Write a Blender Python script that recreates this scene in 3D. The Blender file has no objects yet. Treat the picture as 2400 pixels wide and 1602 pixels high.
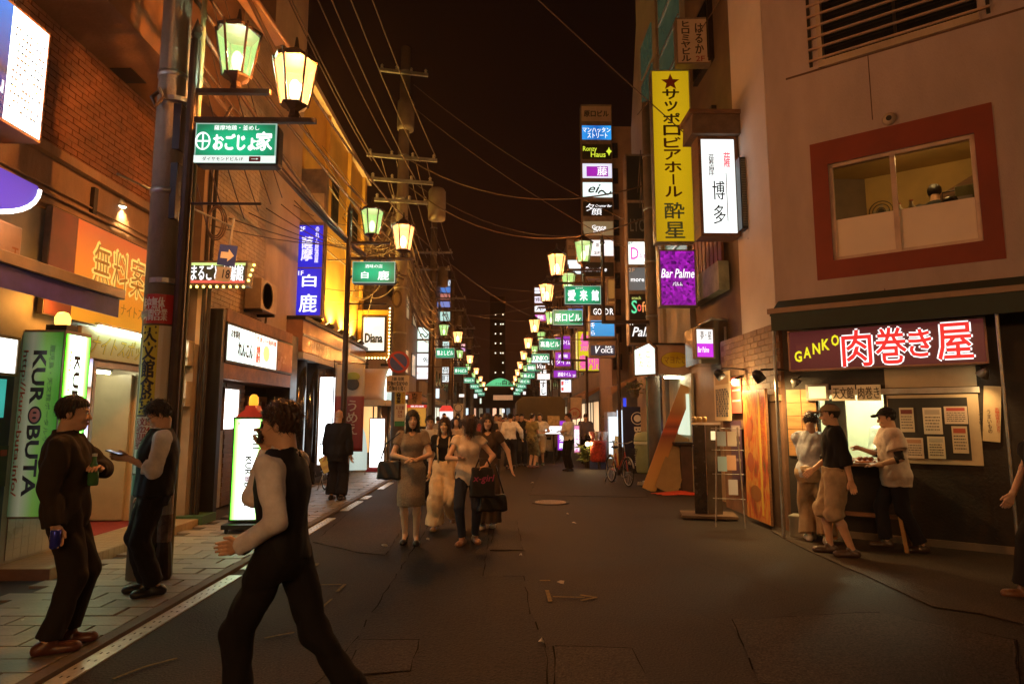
import bpy, math, random, hashlib
import numpy as np
from mathutils import Vector, Matrix, Euler
random.seed(7)
rng = np.random.default_rng(7)
SC = bpy.context.scene
COL = SC.collection
R = math.radians

# ---------------------------------------------------------------- camera
CAM_POS = Vector((0, 0, 1.6))
FPX = 1463.0                       # focal length in pixels of the 2400 wide photograph
cam_d = bpy.data.cameras.new('camera')
cam = bpy.data.objects.new('camera', cam_d)
COL.objects.link(cam)
cam_d.sensor_width = 36
cam_d.lens = FPX / 2400 * 36
cam_d.clip_start = 0.05
cam_d.clip_end = 2000
cam.location = CAM_POS
cam.rotation_euler = (R(90 + 6.82), 0, R(-0.97))
SC.camera = cam
CAM_ROT = Euler(cam.rotation_euler).to_matrix()

# ---------------------------------------------------------------- world: light-polluted night sky
world = bpy.data.worlds.new('World')
SC.world = world
world.use_nodes = True
wn = world.node_tree.nodes
wl = world.node_tree.links
bg = wn['Background']
tc = wn.new('ShaderNodeTexCoord')
sep = wn.new('ShaderNodeSeparateXYZ')
ramp = wn.new('ShaderNodeValToRGB')
wl.new(tc.outputs['Generated'], sep.inputs[0])
wl.new(sep.outputs['Z'], ramp.inputs[0])
ramp.color_ramp.elements[0].position = 0.0
ramp.color_ramp.elements[0].color = (0.036, 0.0095, 0.0045, 1)
ramp.color_ramp.elements[1].position = 0.62
ramp.color_ramp.elements[1].color = (0.0042, 0.0014, 0.0010, 1)
e = ramp.color_ramp.elements.new(0.25)
e.color = (0.0150, 0.0042, 0.0022, 1)
wl.new(ramp.outputs[0], bg.inputs[0])
bg.inputs[1].default_value = 0.5

# ---------------------------------------------------------------- exposure and renderer
SC.view_settings.view_transform = 'Standard'
SC.view_settings.look = 'None'
SC.view_settings.gamma = 1
SC.view_settings.use_curve_mapping = False
SC.view_settings.exposure = 0.0
SC.render.engine = 'CYCLES'
cy = SC.cycles
cy.use_denoising = True
cy.max_bounces = 6
cy.diffuse_bounces = 3
cy.glossy_bounces = 3
cy.transmission_bounces = 4
cy.transparent_max_bounces = 12
cy.sample_clamp_indirect = 4
cy.caustics_reflective = False
cy.caustics_refractive = False
cy.use_light_tree = True

# ---------------------------------------------------------------- pixel (2400x1602) -> direction -> point on a plane
def ray(px, py):
    return CAM_ROT @ Vector(((px - 1200) / FPX, -(py - 801) / FPX, -1))
def at_y(px, py, Y):
    d = ray(px, py); return CAM_POS + d * ((Y - CAM_POS.y) / d.y)
def at_x(px, py, X):
    d = ray(px, py); return CAM_POS + d * ((X - CAM_POS.x) / d.x)
def at_z(px, py, Z=0.0):
    d = ray(px, py); return CAM_POS + d * ((Z - CAM_POS.z) / d.z)
def at_pl(px, py, p0, n):
    d = ray(px, py); return CAM_POS + d * ((Vector(p0) - CAM_POS).dot(n) / d.dot(n))

# ---------------------------------------------------------------- materials
MATS = {}
def mat(key, col=(.5, .5, .5), rough=.6, metal=0, var=.18, scale=4.0, bump=0.0, bscale=60.0, emit=None, es=0.0,
        spec=.5, coat=0, trans=0, aniso=None, sss=0):
    if key in MATS: return MATS[key]
    m = bpy.data.materials.new(key); m.use_nodes = True
    n = m.node_tree.nodes; l = m.node_tree.links
    p = n['Principled BSDF']
    p.inputs['Roughness'].default_value = rough
    p.inputs['Metallic'].default_value = metal
    p.inputs['Specular IOR Level'].default_value = spec
    p.inputs['Coat Weight'].default_value = coat
    p.inputs['Transmission Weight'].default_value = trans
    if sss:
        p.inputs['Subsurface Weight'].default_value = sss
        p.inputs['Subsurface Radius'].default_value = (.6, .25, .12)
        p.inputs['Subsurface Scale'].default_value = .02
    c = (*col, 1)
    if var > 0:
        t = n.new('ShaderNodeTexCoord')
        mp = n.new('ShaderNodeMapping'); l.new(t.outputs['Object'], mp.inputs[0])
        if aniso: mp.inputs['Scale'].default_value = aniso
        ns = n.new('ShaderNodeTexNoise'); ns.inputs['Scale'].default_value = scale
        ns.inputs['Detail'].default_value = 6; ns.inputs['Roughness'].default_value = .65
        l.new(mp.outputs[0], ns.inputs['Vector'])
        r = n.new('ShaderNodeValToRGB')
        r.color_ramp.elements[0].position = .3; r.color_ramp.elements[1].position = .72
        r.color_ramp.elements[0].color = tuple(max(0, x * (1 - var)) for x in col) + (1,)
        r.color_ramp.elements[1].color = tuple(min(1, x * (1 + var)) for x in col) + (1,)
        l.new(ns.outputs['Fac'], r.inputs[0]); l.new(r.outputs[0], p.inputs['Base Color'])
        mr = n.new('ShaderNodeMapRange'); mr.inputs[3].default_value = max(0.02, rough - .12); mr.inputs[4].default_value = min(1, rough + .12)
        l.new(ns.outputs['Fac'], mr.inputs[0]); l.new(mr.outputs[0], p.inputs['Roughness'])
        if bump > 0:
            n2 = n.new('ShaderNodeTexNoise'); n2.inputs['Scale'].default_value = bscale; n2.inputs['Detail'].default_value = 5
            l.new(mp.outputs[0], n2.inputs['Vector'])
            b = n.new('ShaderNodeBump'); b.inputs['Strength'].default_value = bump; b.inputs['Distance'].default_value = .02
            l.new(n2.outputs['Fac'], b.inputs['Height']); l.new(b.outputs[0], p.inputs['Normal'])
    else:
        p.inputs['Base Color'].default_value = c
    if emit is not None:
        p.inputs['Emission Color'].default_value = (*emit, 1)
        p.inputs['Emission Strength'].default_value = es
    MATS[key] = m
    return m

def emis(col, s, sample=True, uneven=0.25, base=.03):
    """A lit translucent panel; the tubes behind it make it slightly uneven."""
    key = 'lit_%s_%.2f_%d_%.2f' % ('_'.join('%.2f' % x for x in col), s, sample, uneven)
    if key in MATS: return MATS[key]
    m = bpy.data.materials.new(key); m.use_nodes = True
    n = m.node_tree.nodes; l = m.node_tree.links
    p = n['Principled BSDF']
    p.inputs['Base Color'].default_value = tuple(min(1, base + x * .15) for x in col) + (1,)
    p.inputs['Roughness'].default_value = .35
    p.inputs['Emission Color'].default_value = (*col, 1)
    if uneven > 0:
        t = n.new('ShaderNodeTexCoord')
        mp = n.new('ShaderNodeMapping'); l.new(t.outputs['Generated'], mp.inputs[0])
        mp.inputs['Location'].default_value = (-.5, -.5, -.5)
        g = n.new('ShaderNodeVectorMath'); g.operation = 'LENGTH'; l.new(mp.outputs[0], g.inputs[0])
        mr = n.new('ShaderNodeMapRange'); mr.inputs[1].default_value = .1; mr.inputs[2].default_value = .8
        mr.inputs[3].default_value = s * (1 + uneven); mr.inputs[4].default_value = s * (1 - uneven)
        l.new(g.outputs['Value'], mr.inputs[0]); l.new(mr.outputs[0], p.inputs['Emission Strength'])
    else:
        p.inputs['Emission Strength'].default_value = s
    if not sample: m.cycles.emission_sampling = 'NONE'
    MATS[key] = m
    return m

def flat(col, rough=.5):
    return mat('paint_%s' % '_'.join('%.2f' % x for x in col), col, rough, var=0)
def inkmat(c):
    if c[0] == 'e': return emis(c[1], c[2], False, 0)
    return flat(c)

BLACK = (.008, .008, .01); WHITE = (.8, .8, .8); RED = (.55, .03, .03); WE = ('e', (1, 1, 1), 1.3)
M_DARK = mat('dark_iron', (.022, .016, .013), .5, .3, .5, 8, .2)
M_STEEL = mat('galvanised_steel', (.32, .31, .29), .45, .8, .3, 6, .1)
M_FRAME = mat('sign_cabinet', (.20, .15, .12), .5, .2, .35, 5, .1)
M_ALU = mat('aluminium', (.55, .54, .52), .35, .9, .15, 6)
M_WOOD = mat('brown_wood', (.16, .075, .035), .6, 0, .4, 5, .3, 30, aniso=(1, 1, 8))
M_BLACKM = mat('black_painted_metal', (.012, .011, .012), .4, .1, .4, 6)
M_GLASS = mat('dark_glass', (.015, .018, .022), .08, 0, .3, 3, spec=.8)
M_CABLE = mat('cable_rubber', (.075, .043, .027), .5, 0, .3, 3)

# ---------------------------------------------------------------- mesh building
WLOC = {}
class MB:
    def __init__(s): s.v = []; s.f = []
    def add(s, vs, fs):
        o = len(s.v); s.v += [tuple(x) for x in vs]; s.f += [tuple(i + o for i in f) for f in fs]; return s
    def bb(s, x0, x1, y0, y1, z0, z1):
        return s.add([(x0, y0, z0), (x1, y0, z0), (x1, y1, z0), (x0, y1, z0), (x0, y0, z1), (x1, y0, z1), (x1, y1, z1), (x0, y1, z1)],
                     [(3, 2, 1, 0), (4, 5, 6, 7), (0, 1, 5, 4), (1, 2, 6, 5), (2, 3, 7, 6), (3, 0, 4, 7)])
    def box(s, c, d, rot=None):
        x, y, z = (k / 2 for k in d)
        vs = [Vector(q) for q in ((-x, -y, -z), (x, -y, -z), (x, y, -z), (-x, y, -z), (-x, -y, z), (x, -y, z), (x, y, z), (-x, y, z))]
        m = Euler(rot).to_matrix() if rot else Matrix.Identity(3)
        return s.add([m @ q + Vector(c) for q in vs],
                     [(3, 2, 1, 0), (4, 5, 6, 7), (0, 1, 5, 4), (1, 2, 6, 5), (2, 3, 7, 6), (3, 0, 4, 7)])
    def cyl(s, p, q, r, r2=None, n=10, cap=True):
        p = Vector(p); q = Vector(q); r2 = r if r2 is None else r2
        d = (q - p).normalized(); a = d.orthogonal().normalized(); b = d.cross(a)
        vs = [p + (a * math.cos(t) + b * math.sin(t)) * r for t in (2 * math.pi * i / n for i in range(n))]
        vs += [q + (a * math.cos(t) + b * math.sin(t)) * r2 for t in (2 * math.pi * i / n for i in range(n))]
        fs = [(i, (i + 1) % n, n + (i + 1) % n, n + i) for i in range(n)]
        if cap: fs += [tuple(range(n - 1, -1, -1)), tuple(range(n, 2 * n))]
        return s.add(vs, fs)
    def tube(s, pts, r, n=6, rs=None):
        pts = [Vector(p) for p in pts]; o = len(s.v); k = len(pts); up = None
        for i, p in enumerate(pts):
            d = (pts[min(i + 1, k - 1)] - pts[max(i - 1, 0)]).normalized()
            a = d.orthogonal().normalized() if up is None else (up - d * up.dot(d)).normalized()
            up = a; b = d.cross(a); rr = rs[i] if rs else r
            for j in range(n):
                t = 2 * math.pi * j / n; s.v.append(tuple(p + (a * math.cos(t) + b * math.sin(t)) * rr))
        for i in range(k - 1):
            for j in range(n):
                s.f.append((o + i * n + j, o + i * n + (j + 1) % n, o + (i + 1) * n + (j + 1) % n, o + (i + 1) * n + j))
        s.f.append(tuple(o + j for j in range(n - 1, -1, -1))); s.f.append(tuple(o + (k - 1) * n + j for j in range(n)))
        return s
    def prism(s, poly, y0, y1, axis='y'):
        """polygon in (x,z) extruded along y (axis 'y'), in (y,z) along x (axis 'x'), in (x,y) along z (axis 'z')"""
        n = len(poly)
        def pt(a, b, t): return (a, t, b) if axis == 'y' else (t, a, b) if axis == 'x' else (a, b, t)
        return s.add([pt(a, b, y0) for a, b in poly] + [pt(a, b, y1) for a, b in poly],
                     [tuple(range(n)), tuple(range(2 * n - 1, n - 1, -1))] + [(i, n + i, n + (i + 1) % n, (i + 1) % n) for i in range(n)])
    def lathe(s, prof, n=16, c=(0, 0, 0)):
        o = len(s.v); k = len(prof)
        for r, z in prof:
            for j in range(n):
                t = 2 * math.pi * j / n; s.v.append((c[0] + r * math.cos(t), c[1] + r * math.sin(t), c[2] + z))
        for i in range(k - 1):
            for j in range(n):
                s.f.append((o + i * n + j, o + i * n + (j + 1) % n, o + (i + 1) * n + (j + 1) % n, o + (i + 1) * n + j))
        s.f.append(tuple(o + j for j in range(n - 1, -1, -1))); s.f.append(tuple(o + (k - 1) * n + j for j in range(n)))
        return s
    def ball(s, c, r, n=10, m=7):
        r = (r, r, r) if not hasattr(r, '__len__') else r
        o = len(s.v)
        for i in range(1, m):
            ph = math.pi * i / m
            for j in range(n):
                t = 2 * math.pi * j / n
                s.v.append((c[0] + r[0] * math.sin(ph) * math.cos(t), c[1] + r[1] * math.sin(ph) * math.sin(t), c[2] - r[2] * math.cos(ph)))
        s.v += [(c[0], c[1], c[2] - r[2]), (c[0], c[1], c[2] + r[2])]
        b, t_ = o + (m - 1) * n, o + (m - 1) * n + 1
        for i in range(m - 2):
            for j in range(n):
                s.f.append((o + i * n + j, o + i * n + (j + 1) % n, o + (i + 1) * n + (j + 1) % n, o + (i + 1) * n + j))
        for j in range(n):
            s.f.append((b, o + (j + 1) % n, o + j)); s.f.append((t_, o + (m - 2) * n + j, o + (m - 2) * n + (j + 1) % n))
        return s
    def mesh(s, name, m=None, smooth=False):
        me = bpy.data.meshes.new(name); me.from_pydata(s.v, [], s.f); me.update()
        if m: me.materials.append(m)
        if smooth:
            me.polygons.foreach_set('use_smooth', [True] * len(me.polygons))
        return me
    def build(s, name, m, parent=None, smooth=False, bevel=0, world=False):
        """child meshes are in the parent's own space; world=True shifts world coordinates into it"""
        if world and parent is not None:
            l = WLOC[parent.name]; s.v = [(a - l[0], b - l[1], c - l[2]) for a, b, c in s.v]
        o = bpy.data.objects.new(name, s.mesh(name, m, smooth)); COL.objects.link(o)
        if parent is not None: o.parent = parent; WLOC[o.name] = WLOC.get(parent.name, (0, 0, 0))
        if bevel:
            b = o.modifiers.new('bevel', 'BEVEL'); b.width = bevel; b.segments = 2; b.limit_method = 'ANGLE'
        return o

def tag(o, label=None, cat=None, group=None, kind=None):
    if label: o['label'] = label
    if cat: o['category'] = cat
    if group: o['group'] = group
    if kind: o['kind'] = kind
    return o
def thing(name, label, cat, loc=(0, 0, 0), rz=0, group=None):
    o = bpy.data.objects.new(name, None); COL.objects.link(o)
    o.empty_display_size = .2
    o.location = loc; o.rotation_euler = (0, 0, rz); WLOC[o.name] = tuple(loc)
    return tag(o, label, cat, group)
def single(mb, name, m, label, cat, group=None, smooth=False, bevel=0):
    """one-mesh thing given in world coordinates; its origin goes to its base"""
    xs, ys, zs = zip(*mb.v); c = ((min(xs) + max(xs)) / 2, (min(ys) + max(ys)) / 2, min(zs))
    mb.v = [(a - c[0], b - c[1], d - c[2]) for a, b, d in mb.v]
    o = mb.build(name, m, None, smooth, bevel); o.location = c
    return tag(o, label, cat, group)
def struct(mb, name, m, smooth=False):
    return tag(mb.build(name, m, None, smooth), kind='structure')
def kids(o): return [c for c in bpy.data.objects if c.parent == o]
def copy_tree(o, loc, rz=None, label=None, group=None, children=None):
    c = o.copy(); COL.objects.link(c); c.location = loc
    if rz is not None: c.rotation_euler = (0, 0, rz)
    if label: c['label'] = label
    if group: c['group'] = group
    WLOC[c.name] = tuple(loc)
    def rec(a, b):
        for ch in a.children:
            d = ch.copy(); COL.objects.link(d); d.parent = b; rec(ch, d)
    rec(o, c)
    return c
LK = 2.2
def lamp(name, kind, loc, power, col, parent=None, size=.05, target=None, angle=None, blend=.5):
    d = bpy.data.lights.new(name, kind); d.energy = power * LK; d.color = col
    if kind == 'AREA': d.size = size
    else: d.shadow_soft_size = size
    if kind == 'SPOT': d.spot_size = angle or R(80); d.spot_blend = blend
    o = bpy.data.objects.new(name, d); COL.objects.link(o); o.location = loc
    if target is not None: o.rotation_euler = (Vector(target) - Vector(loc)).to_track_quat('-Z', 'Y').to_euler()
    if parent is not None: o.parent = parent
    return o

# ---------------------------------------------------------------- lettering
TXT = {}
def text_mesh(t, bold=0, shear=0):
    k = (t, bold, shear)
    if k in TXT: return TXT[k]
    c = bpy.data.curves.new('lettering', 'FONT'); c.body = t; c.size = 1; c.shear = shear
    c.resolution_u = 2; c.align_x = 'CENTER'; c.fill_mode = 'FRONT'; c.space_line = .92
    c.offset = 0 if any(ord(x) > 0x2e80 for x in t) else bold
    o = bpy.data.objects.new('lettering', c)
    me = bpy.data.meshes.new_from_object(o)
    v = np.empty(len(me.vertices) * 3, np.float32); me.vertices.foreach_get('co', v); v = v.reshape(-1, 3)
    f = [tuple(p.vertices) for p in me.polygons]
    bpy.data.objects.remove(o); bpy.data.curves.remove(c); bpy.data.meshes.remove(me)
    TXT[k] = (v, f); return TXT[k]

def lettering(t, x0, x1, z0, z1, y, col, parent, vert=False, rot=False, bold=.012, shear=0, heavy=0, name='lettering'):
    """text stretched into the box x0..x1, z0..z1 of its sign, at depth y in front of the panel"""
    if vert: t = '\n'.join(t)
    v, f = text_mesh(t, bold, shear)
    if len(v) == 0: return
    v = v.copy()
    if rot: v[:, [0, 1]] = np.stack([v[:, 1], -v[:, 0]], 1)
    lo, hi = v.min(0), v.max(0); sp = np.maximum(hi - lo, 1e-4)
    X = x0 + (v[:, 0] - lo[0]) / sp[0] * (x1 - x0); Z = z0 + (v[:, 1] - lo[1]) / sp[1] * (z1 - z0)
    mb = MB()
    if not heavy and bold and any(ord(x) > 0x2e80 for x in t): heavy = -.014 * min(z1 - z0, x1 - x0) if not vert else -.02 * (x1 - x0)
    shifts = [(0, 0)] if not heavy else [(0, 0), (heavy, 0), (-heavy, 0)] if heavy < 0 else [(0, 0), (heavy, 0), (-heavy, 0), (0, heavy), (0, -heavy)]
    for i, (a, b) in enumerate(shifts):
        mb.add(np.stack([X + a, np.full(len(X), y - i * .0004), Z + b], 1).tolist(), f)
    return mb.build(name, inkmat(col), parent)

def wall_pieces(mb, u0, u1, z0, z1, holes, emitbox):
    us = sorted({u0, u1, *[h[0] for h in holes], *[h[1] for h in holes]}); zs = sorted({z0, z1, *[h[2] for h in holes], *[h[3] for h in holes]})
    for a, b in zip(us, us[1:]):
        for c, d in zip(zs, zs[1:]):
            if not any(h[0] <= (a + b) / 2 <= h[1] and h[2] <= (c + d) / 2 <= h[3] for h in holes): emitbox(a, b, c, d)

def sign(label, c, w, h, rz=0, d=.2, face=(1, 1, 1), es=1.6, texts=(), frame=M_FRAME, name='lightbox_sign', cat='sign', group=None,
         border=.03, uneven=.2, back=False, panel=None, extra=None, root=None, bolt=True):
    """cabinet with lit panel; c = centre of the front face, local -y looks out of the face"""
    if root is None:
        root = thing(name, label, cat, (c[0], c[1], c[2] - h / 2), rz, group); x0 = z00 = 0; yf = 0
    mb = MB()
    b = border
    mb.bb(-w / 2, w / 2, .012, d, 0, h)
    mb.bb(-w / 2, w / 2, -.012, .012, 0, b); mb.bb(-w / 2, w / 2, -.012, .012, h - b, h)
    mb.bb(-w / 2, -w / 2 + b, -.012, .012, b, h - b); mb.bb(w / 2 - b, w / 2, -.012, .012, b, h - b)
    mb.build('cabinet', frame, root)
    pm = panel if panel else (emis(face, es, True, uneven) if es > 0 else mat('panel_%.2f_%.2f_%.2f' % face, face, .45, 0, .12, 3))
    MB().bb(-w / 2 + b, w / 2 - b, .001, .010, b, h - b).build('panel', pm, root)
    if back: MB().bb(-w / 2 + b, w / 2 - b, d + .001, d + .004, b, h - b).build('panel', pm, root)
    for t in texts:
        o = dict(t[6]) if len(t) > 6 else {}
        lettering(t[0], -w / 2 + t[1] * w, -w / 2 + t[3] * w, t[2] * h, t[4] * h, -.003, t[5], root, **o)
    return root

def frect(x0, y0, x1, y1, Y):
    """pixel rectangle -> (centre, width, height) on the plane facing the camera street-wise at distance Y"""
    a = at_y(x0, (y0 + y1) / 2, Y); b = at_y(x1, (y0 + y1) / 2, Y); m = (x0 + x1) / 2
    t = at_y(m, y0, Y); u = at_y(m, y1, Y)
    return Vector(((a.x + b.x) / 2, Y, (t.z + u.z) / 2)), b.x - a.x, t.z - u.z
def wrect(x0, x1, yt, yb, X, at=None):
    """wall-parallel rectangle: screen columns x0..x1 on the wall X, top and bottom rows read at column `at`"""
    at = x0 if at is None else at
    a = at_x(x0, yt, X).y; b = at_x(x1, yt, X).y; t = at_x(at, yt, X).z; u = at_x(at, yb, X).z
    return Vector((X, (a + b) / 2, (t + u) / 2)), abs(b - a), t - u
# ================================================================ GROUND
def asphalt(key, col, v=.35):
    if key in MATS: return MATS[key]
    m = mat(key, col, .72, 0, v, .9, .7, 55, spec=.22)
    n = m.node_tree.nodes; l = m.node_tree.links; p = n['Principled BSDF']
    t = n.new('ShaderNodeTexCoord')
    vo = n.new('ShaderNodeTexVoronoi'); vo.feature = 'DISTANCE_TO_EDGE'; vo.inputs['Scale'].default_value = .55
    dn = n.new('ShaderNodeTexNoise'); dn.inputs['Scale'].default_value = 2.5; dn.inputs['Detail'].default_value = 4
    mx = n.new('ShaderNodeMix'); mx.data_type = 'VECTOR'; mx.inputs[0].default_value = .12
    l.new(t.outputs['Object'], dn.inputs['Vector']); l.new(t.outputs['Object'], mx.inputs[4]); l.new(dn.outputs['Color'], mx.inputs[5])
    l.new(mx.outputs[1], vo.inputs['Vector'])
    cr = n.new('ShaderNodeMapRange'); cr.inputs[1].default_value = 0; cr.inputs[2].default_value = .006; cr.inputs[3].default_value = .7; cr.inputs[4].default_value = 1
    l.new(vo.outputs['Distance'], cr.inputs[0])
    sp = n.new('ShaderNodeTexNoise'); sp.inputs['Scale'].default_value = 75; sp.inputs['Detail'].default_value = 5
    l.new(t.outputs['Object'], sp.inputs['Vector'])
    sr = n.new('ShaderNodeMapRange'); sr.inputs[1].default_value = .35; sr.inputs[2].default_value = .7; sr.inputs[3].default_value = .35; sr.inputs[4].default_value = 1.9
    l.new(sp.outputs['Fac'], sr.inputs[0])
    mu = n.new('ShaderNodeMath'); mu.operation = 'MULTIPLY'; l.new(cr.outputs[0], mu.inputs[0]); l.new(sr.outputs[0], mu.inputs[1])
    src = p.inputs['Base Color'].links[0].from_socket
    vm = n.new('ShaderNodeVectorMath'); vm.operation = 'SCALE'; l.new(src, vm.inputs[0]); l.new(mu.outputs[0], vm.inputs['Scale'])
    l.new(vm.outputs[0], p.inputs['Base Color'])
    return m
M_ROAD = asphalt('asphalt', (.025, .0175, .0135), .5)
M_ROAD2 = asphalt('asphalt_newer', (.0165, .0115, .009), .45)
M_ROAD3 = asphalt('asphalt_worn', (.034, .024, .0185), .45)
M_CONC = asphalt('concrete_forecourt', (.047, .032, .023))

g = struct(MB().bb(-400, 400, -60, 900, -.3, -.06), 'ground', mat('bare_ground', (.05, .045, .04), .9))
road = struct(MB().bb(-2.86, 4.6, -30, 140, -.2, 0), 'road', M_ROAD)
def ground_poly(px, name, m, z, parent, thick=.004):
    pts = [at_z(a, b, 0) for a, b in px]
    # ragged edges, as asphalt patches have
    out = []
    for i, p in enumerate(pts):
        q = pts[(i + 1) % len(pts)]; k = max(1, int((q - p).length / .25))
        for j in range(k):
            r = p.lerp(q, j / k); out.append((r.x + random.uniform(-.012, .012), r.y + random.uniform(-.012, .012)))
    area = sum(a[0] * b[1] - b[0] * a[1] for a, b in zip(out, out[1:] + out[:1]))
    if area < 0: out.reverse()
    if name == 'asphalt_patch':
        for i, p in enumerate(pts):
            q = pts[(i + 1) % len(pts)]; d = (q - p).normalized(); s_ = Vector((-d.y, d.x, 0)); k = max(2, int((q - p).length / .18)); L = []; Rr = []
            for j in range(k + 1):
                c = p.lerp(q, j / k) + s_ * random.uniform(-.012, .012); w_ = random.uniform(.001, .007); L.append(c + s_ * w_); Rr.append(c - s_ * w_)
            mb = MB(); mb.v = [(v.x, v.y, z + .0015) for v in L + Rr]; mb.f = [(j, k + 1 + j, k + 2 + j, j + 1) for j in range(k) if random.random() < .72]; mb.f and mb.build('tar_seam', mat('tar', (.009, .0065, .005), .95, 0, .3, spec=.05), parent)
    return MB().prism(out, z - thick, z, 'z').build(name, m, parent)
ground_poly([(850, 1471), (999, 1240), (1080, 1130), (1165, 1130), (1132, 1350), (1225, 1350), (1245, 1440), (1278, 1520), (1287, 1640), (690, 1640), (790, 1565)], 'asphalt_patch', M_ROAD2, .006, road)
ground_poly([(838, 1500), (985, 1500), (962, 1575), (815, 1585)], 'asphalt_patch', M_ROAD, .010, road)
ground_poly([(735, 1270), (845, 1180), (980, 1180), (905, 1300), (840, 1295)], 'asphalt_patch', M_ROAD3, .006, road)
ground_poly([(1240, 1160), (1270, 1100), (1480, 1100), (1520, 1165)], 'asphalt_patch', M_ROAD3, .006, road)
ground_poly([(1715, 1452), (2060, 1435), (2380, 1500), (2390, 1620), (1780, 1602)], 'asphalt_patch', M_ROAD3, .006, road)
ground_poly([(1300, 1515), (1480, 1520), (1545, 1650), (1300, 1650)], 'asphalt_patch', M_ROAD3, .006, road)
ground_poly([(1160, 1225), (1210, 1220), (1225, 1290), (1150, 1290)], 'asphalt_patch', M_ROAD2, .010, road)
ground_poly([(1810, 1247), (1885, 1287), (1947, 1314), (2072, 1370), (2189, 1424), (2299, 1440), (2420, 1470), (2520, 1300), (1980, 1190), (1800, 1215)], 'concrete_forecourt', M_CONC, .012, road)
# sprayed survey marks
M_YEL = mat('yellow_chalk', (.13, .085, .012), .8, 0, .6, 30)
def mark(pts, w):
    P = [at_z(a, b, 0) for a, b in pts]
    for a, b in zip(P, P[1:]):
        d = (b - a).normalized(); s = Vector((-d.y, d.x, 0)) * w / 2
        poly = [((a + s).x, (a + s).y), ((a - s).x, (a - s).y), ((b - s).x, (b - s).y), ((b + s).x, (b + s).y)]
        MB().prism(poly, .011, .0135, 'z').build('sprayed_mark', M_YEL, road)
for pts, w in (([(1282, 1385), (1290, 1412)], .035), ([(1296, 1400), (1370, 1402)], .02), ([(1360, 1396), (1398, 1402), (1362, 1409)], .03),
               ([(1265, 1362), (1290, 1362)], .03), ([(745, 1434), (778, 1405)], .02), ([(620, 1498), (690, 1484)], .02),
               ([(715, 1373), (800, 1371)], .015), ([(790, 1388), (808, 1371)], .03), ([(265, 1594), (340, 1565)], .02), ([(340, 1565), (415, 1545)], .02),
               ([(716, 1418), (745, 1414)], .04), ([(738, 1328), (744, 1322)], .04)):
    mark(pts, w)

# sidewalk with its pavers
side = struct(MB().bb(-6.2, -2.87, -30, 140, -.2, .012), 'sidewalk', mat('sidewalk_bed', (.05, .045, .038), .9))
M_PAV = [mat('paver_%d' % i, c, .5, 0, .25, 7, .25, 50) for i, c in enumerate(((.23, .19, .15), (.20, .165, .13), (.26, .22, .17)))]
pav_me = []
for i in range(3):
    me = MB().bb(-.215, .215, -.105, .105, .0, .036).mesh('paver', M_PAV[i]); pav_me.append(me)
cells = []; half = []
for r in range(-6, 400):
    y = 2.0 + r * .222
    for k in range(5):
        x = -2.87 - .225 - k * .442 - (.2 if r % 2 else 0)
        cells.append((x, y))
    if r % 2: half.append((-2.965, y))
def pv_show(c):
    x, y = c
    return y > 3.0 and -4.35 < x and abs(x / y) < .84
vis = sorted([c for c in cells if pv_show(c) and c[1] < 24], key=lambda c: c[1])
rest = MB()
for x, y in half:
    if 3 < y < 60: rest.bb(x - .09, x + .095, y - .105, y + .105, .002, .036)
for i, (x, y) in enumerate(vis):
    if x - .215 < -4.4 and y < 10: continue
    if i < 300:
        o = bpy.data.objects.new('paver', pav_me[random.choice((0, 0, 1, 2))]); COL.objects.link(o); o.parent = side
        o.location = (x, y, .002 + random.uniform(-.003, .003)); o.rotation_euler = (random.uniform(-.006, .006), random.uniform(-.006, .006), 0)
    else:
        rest.bb(x - .215, x + .215, y - .105, y + .105, .002, .036)
for x, y in cells:
    if 24 <= y < 60: rest.bb(x - .215, x + .215, y - .105, y + .105, .002, .036)
tag(rest.build('paver', M_PAV[0], side), kind='stuff')
# kerb strip and drain gratings along the road edge
MB().bb(-2.868, -2.77, -30, 140, -.1, .034).build('kerb', mat('kerb_stone', (.11, .09, .075), .75, 0, .3, 5, .3), side)
M_GRATE = mat('drain_steel', (.62, .62, .58), .38, .35, .3, 9, .1)
for a, b in ((2.2, 3.3), (3.36, 6.6), (6.85, 7.15), (8.2, 10.2), (11.0, 12.2), (12.5, 13.0), (14.2, 15.6), (17, 18.5), (20, 22)):
    gr = MB()
    gr.bb(-2.755, -2.62, a, b, -.02, .010)
    o = gr.build('drain_cover', M_GRATE, road)
    holes = MB(); y = a + .1
    while y < b - .08:
        for dx in (.045, .09): holes.bb(-2.755 + dx - .005, -2.755 + dx + .005, y - .012, y + .012, .0101, .0118)
        y += .13
    tag(holes.build('slot', mat('slot_black', (.004, .004, .004), .9, var=0), o), kind='stuff')
# manhole covers
def manhole(px, py, r, label):
    c = at_z(px, py, 0); t = thing('manhole_cover', label, 'manhole cover', (c.x, c.y, 0))
    MB().lathe([(r + .05, -.02), (r + .05, .011), (r, .011), (r, -.02)], 32).build('rim', M_ROAD3, t)
    MB().lathe([(.001, -.02), (r - .008, -.02), (r - .008, .013), (.001, .013)], 32).build('lid', mat('cast_iron', (.20, .13, .07), .45, .6, .4, 12), t)
    k = MB()
    for i in range(-7, 8):
        for j in range(-7, 8):
            x, y = i * r / 8, j * r / 8
            if math.hypot(x, y) < r * .9: k.box((x, y, .0145), (r / 14, r / 14, .004), (0, 0, .78))
    tag(k.build('stud', mat('cast_iron', ()), t), kind='stuff')
manhole(1290, 1177, .30, 'round cast iron manhole cover in the road, studded, glowing orange')
manhole(490, 1672, .32, 'round manhole cover cut off at the road edge by the walking man')

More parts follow.
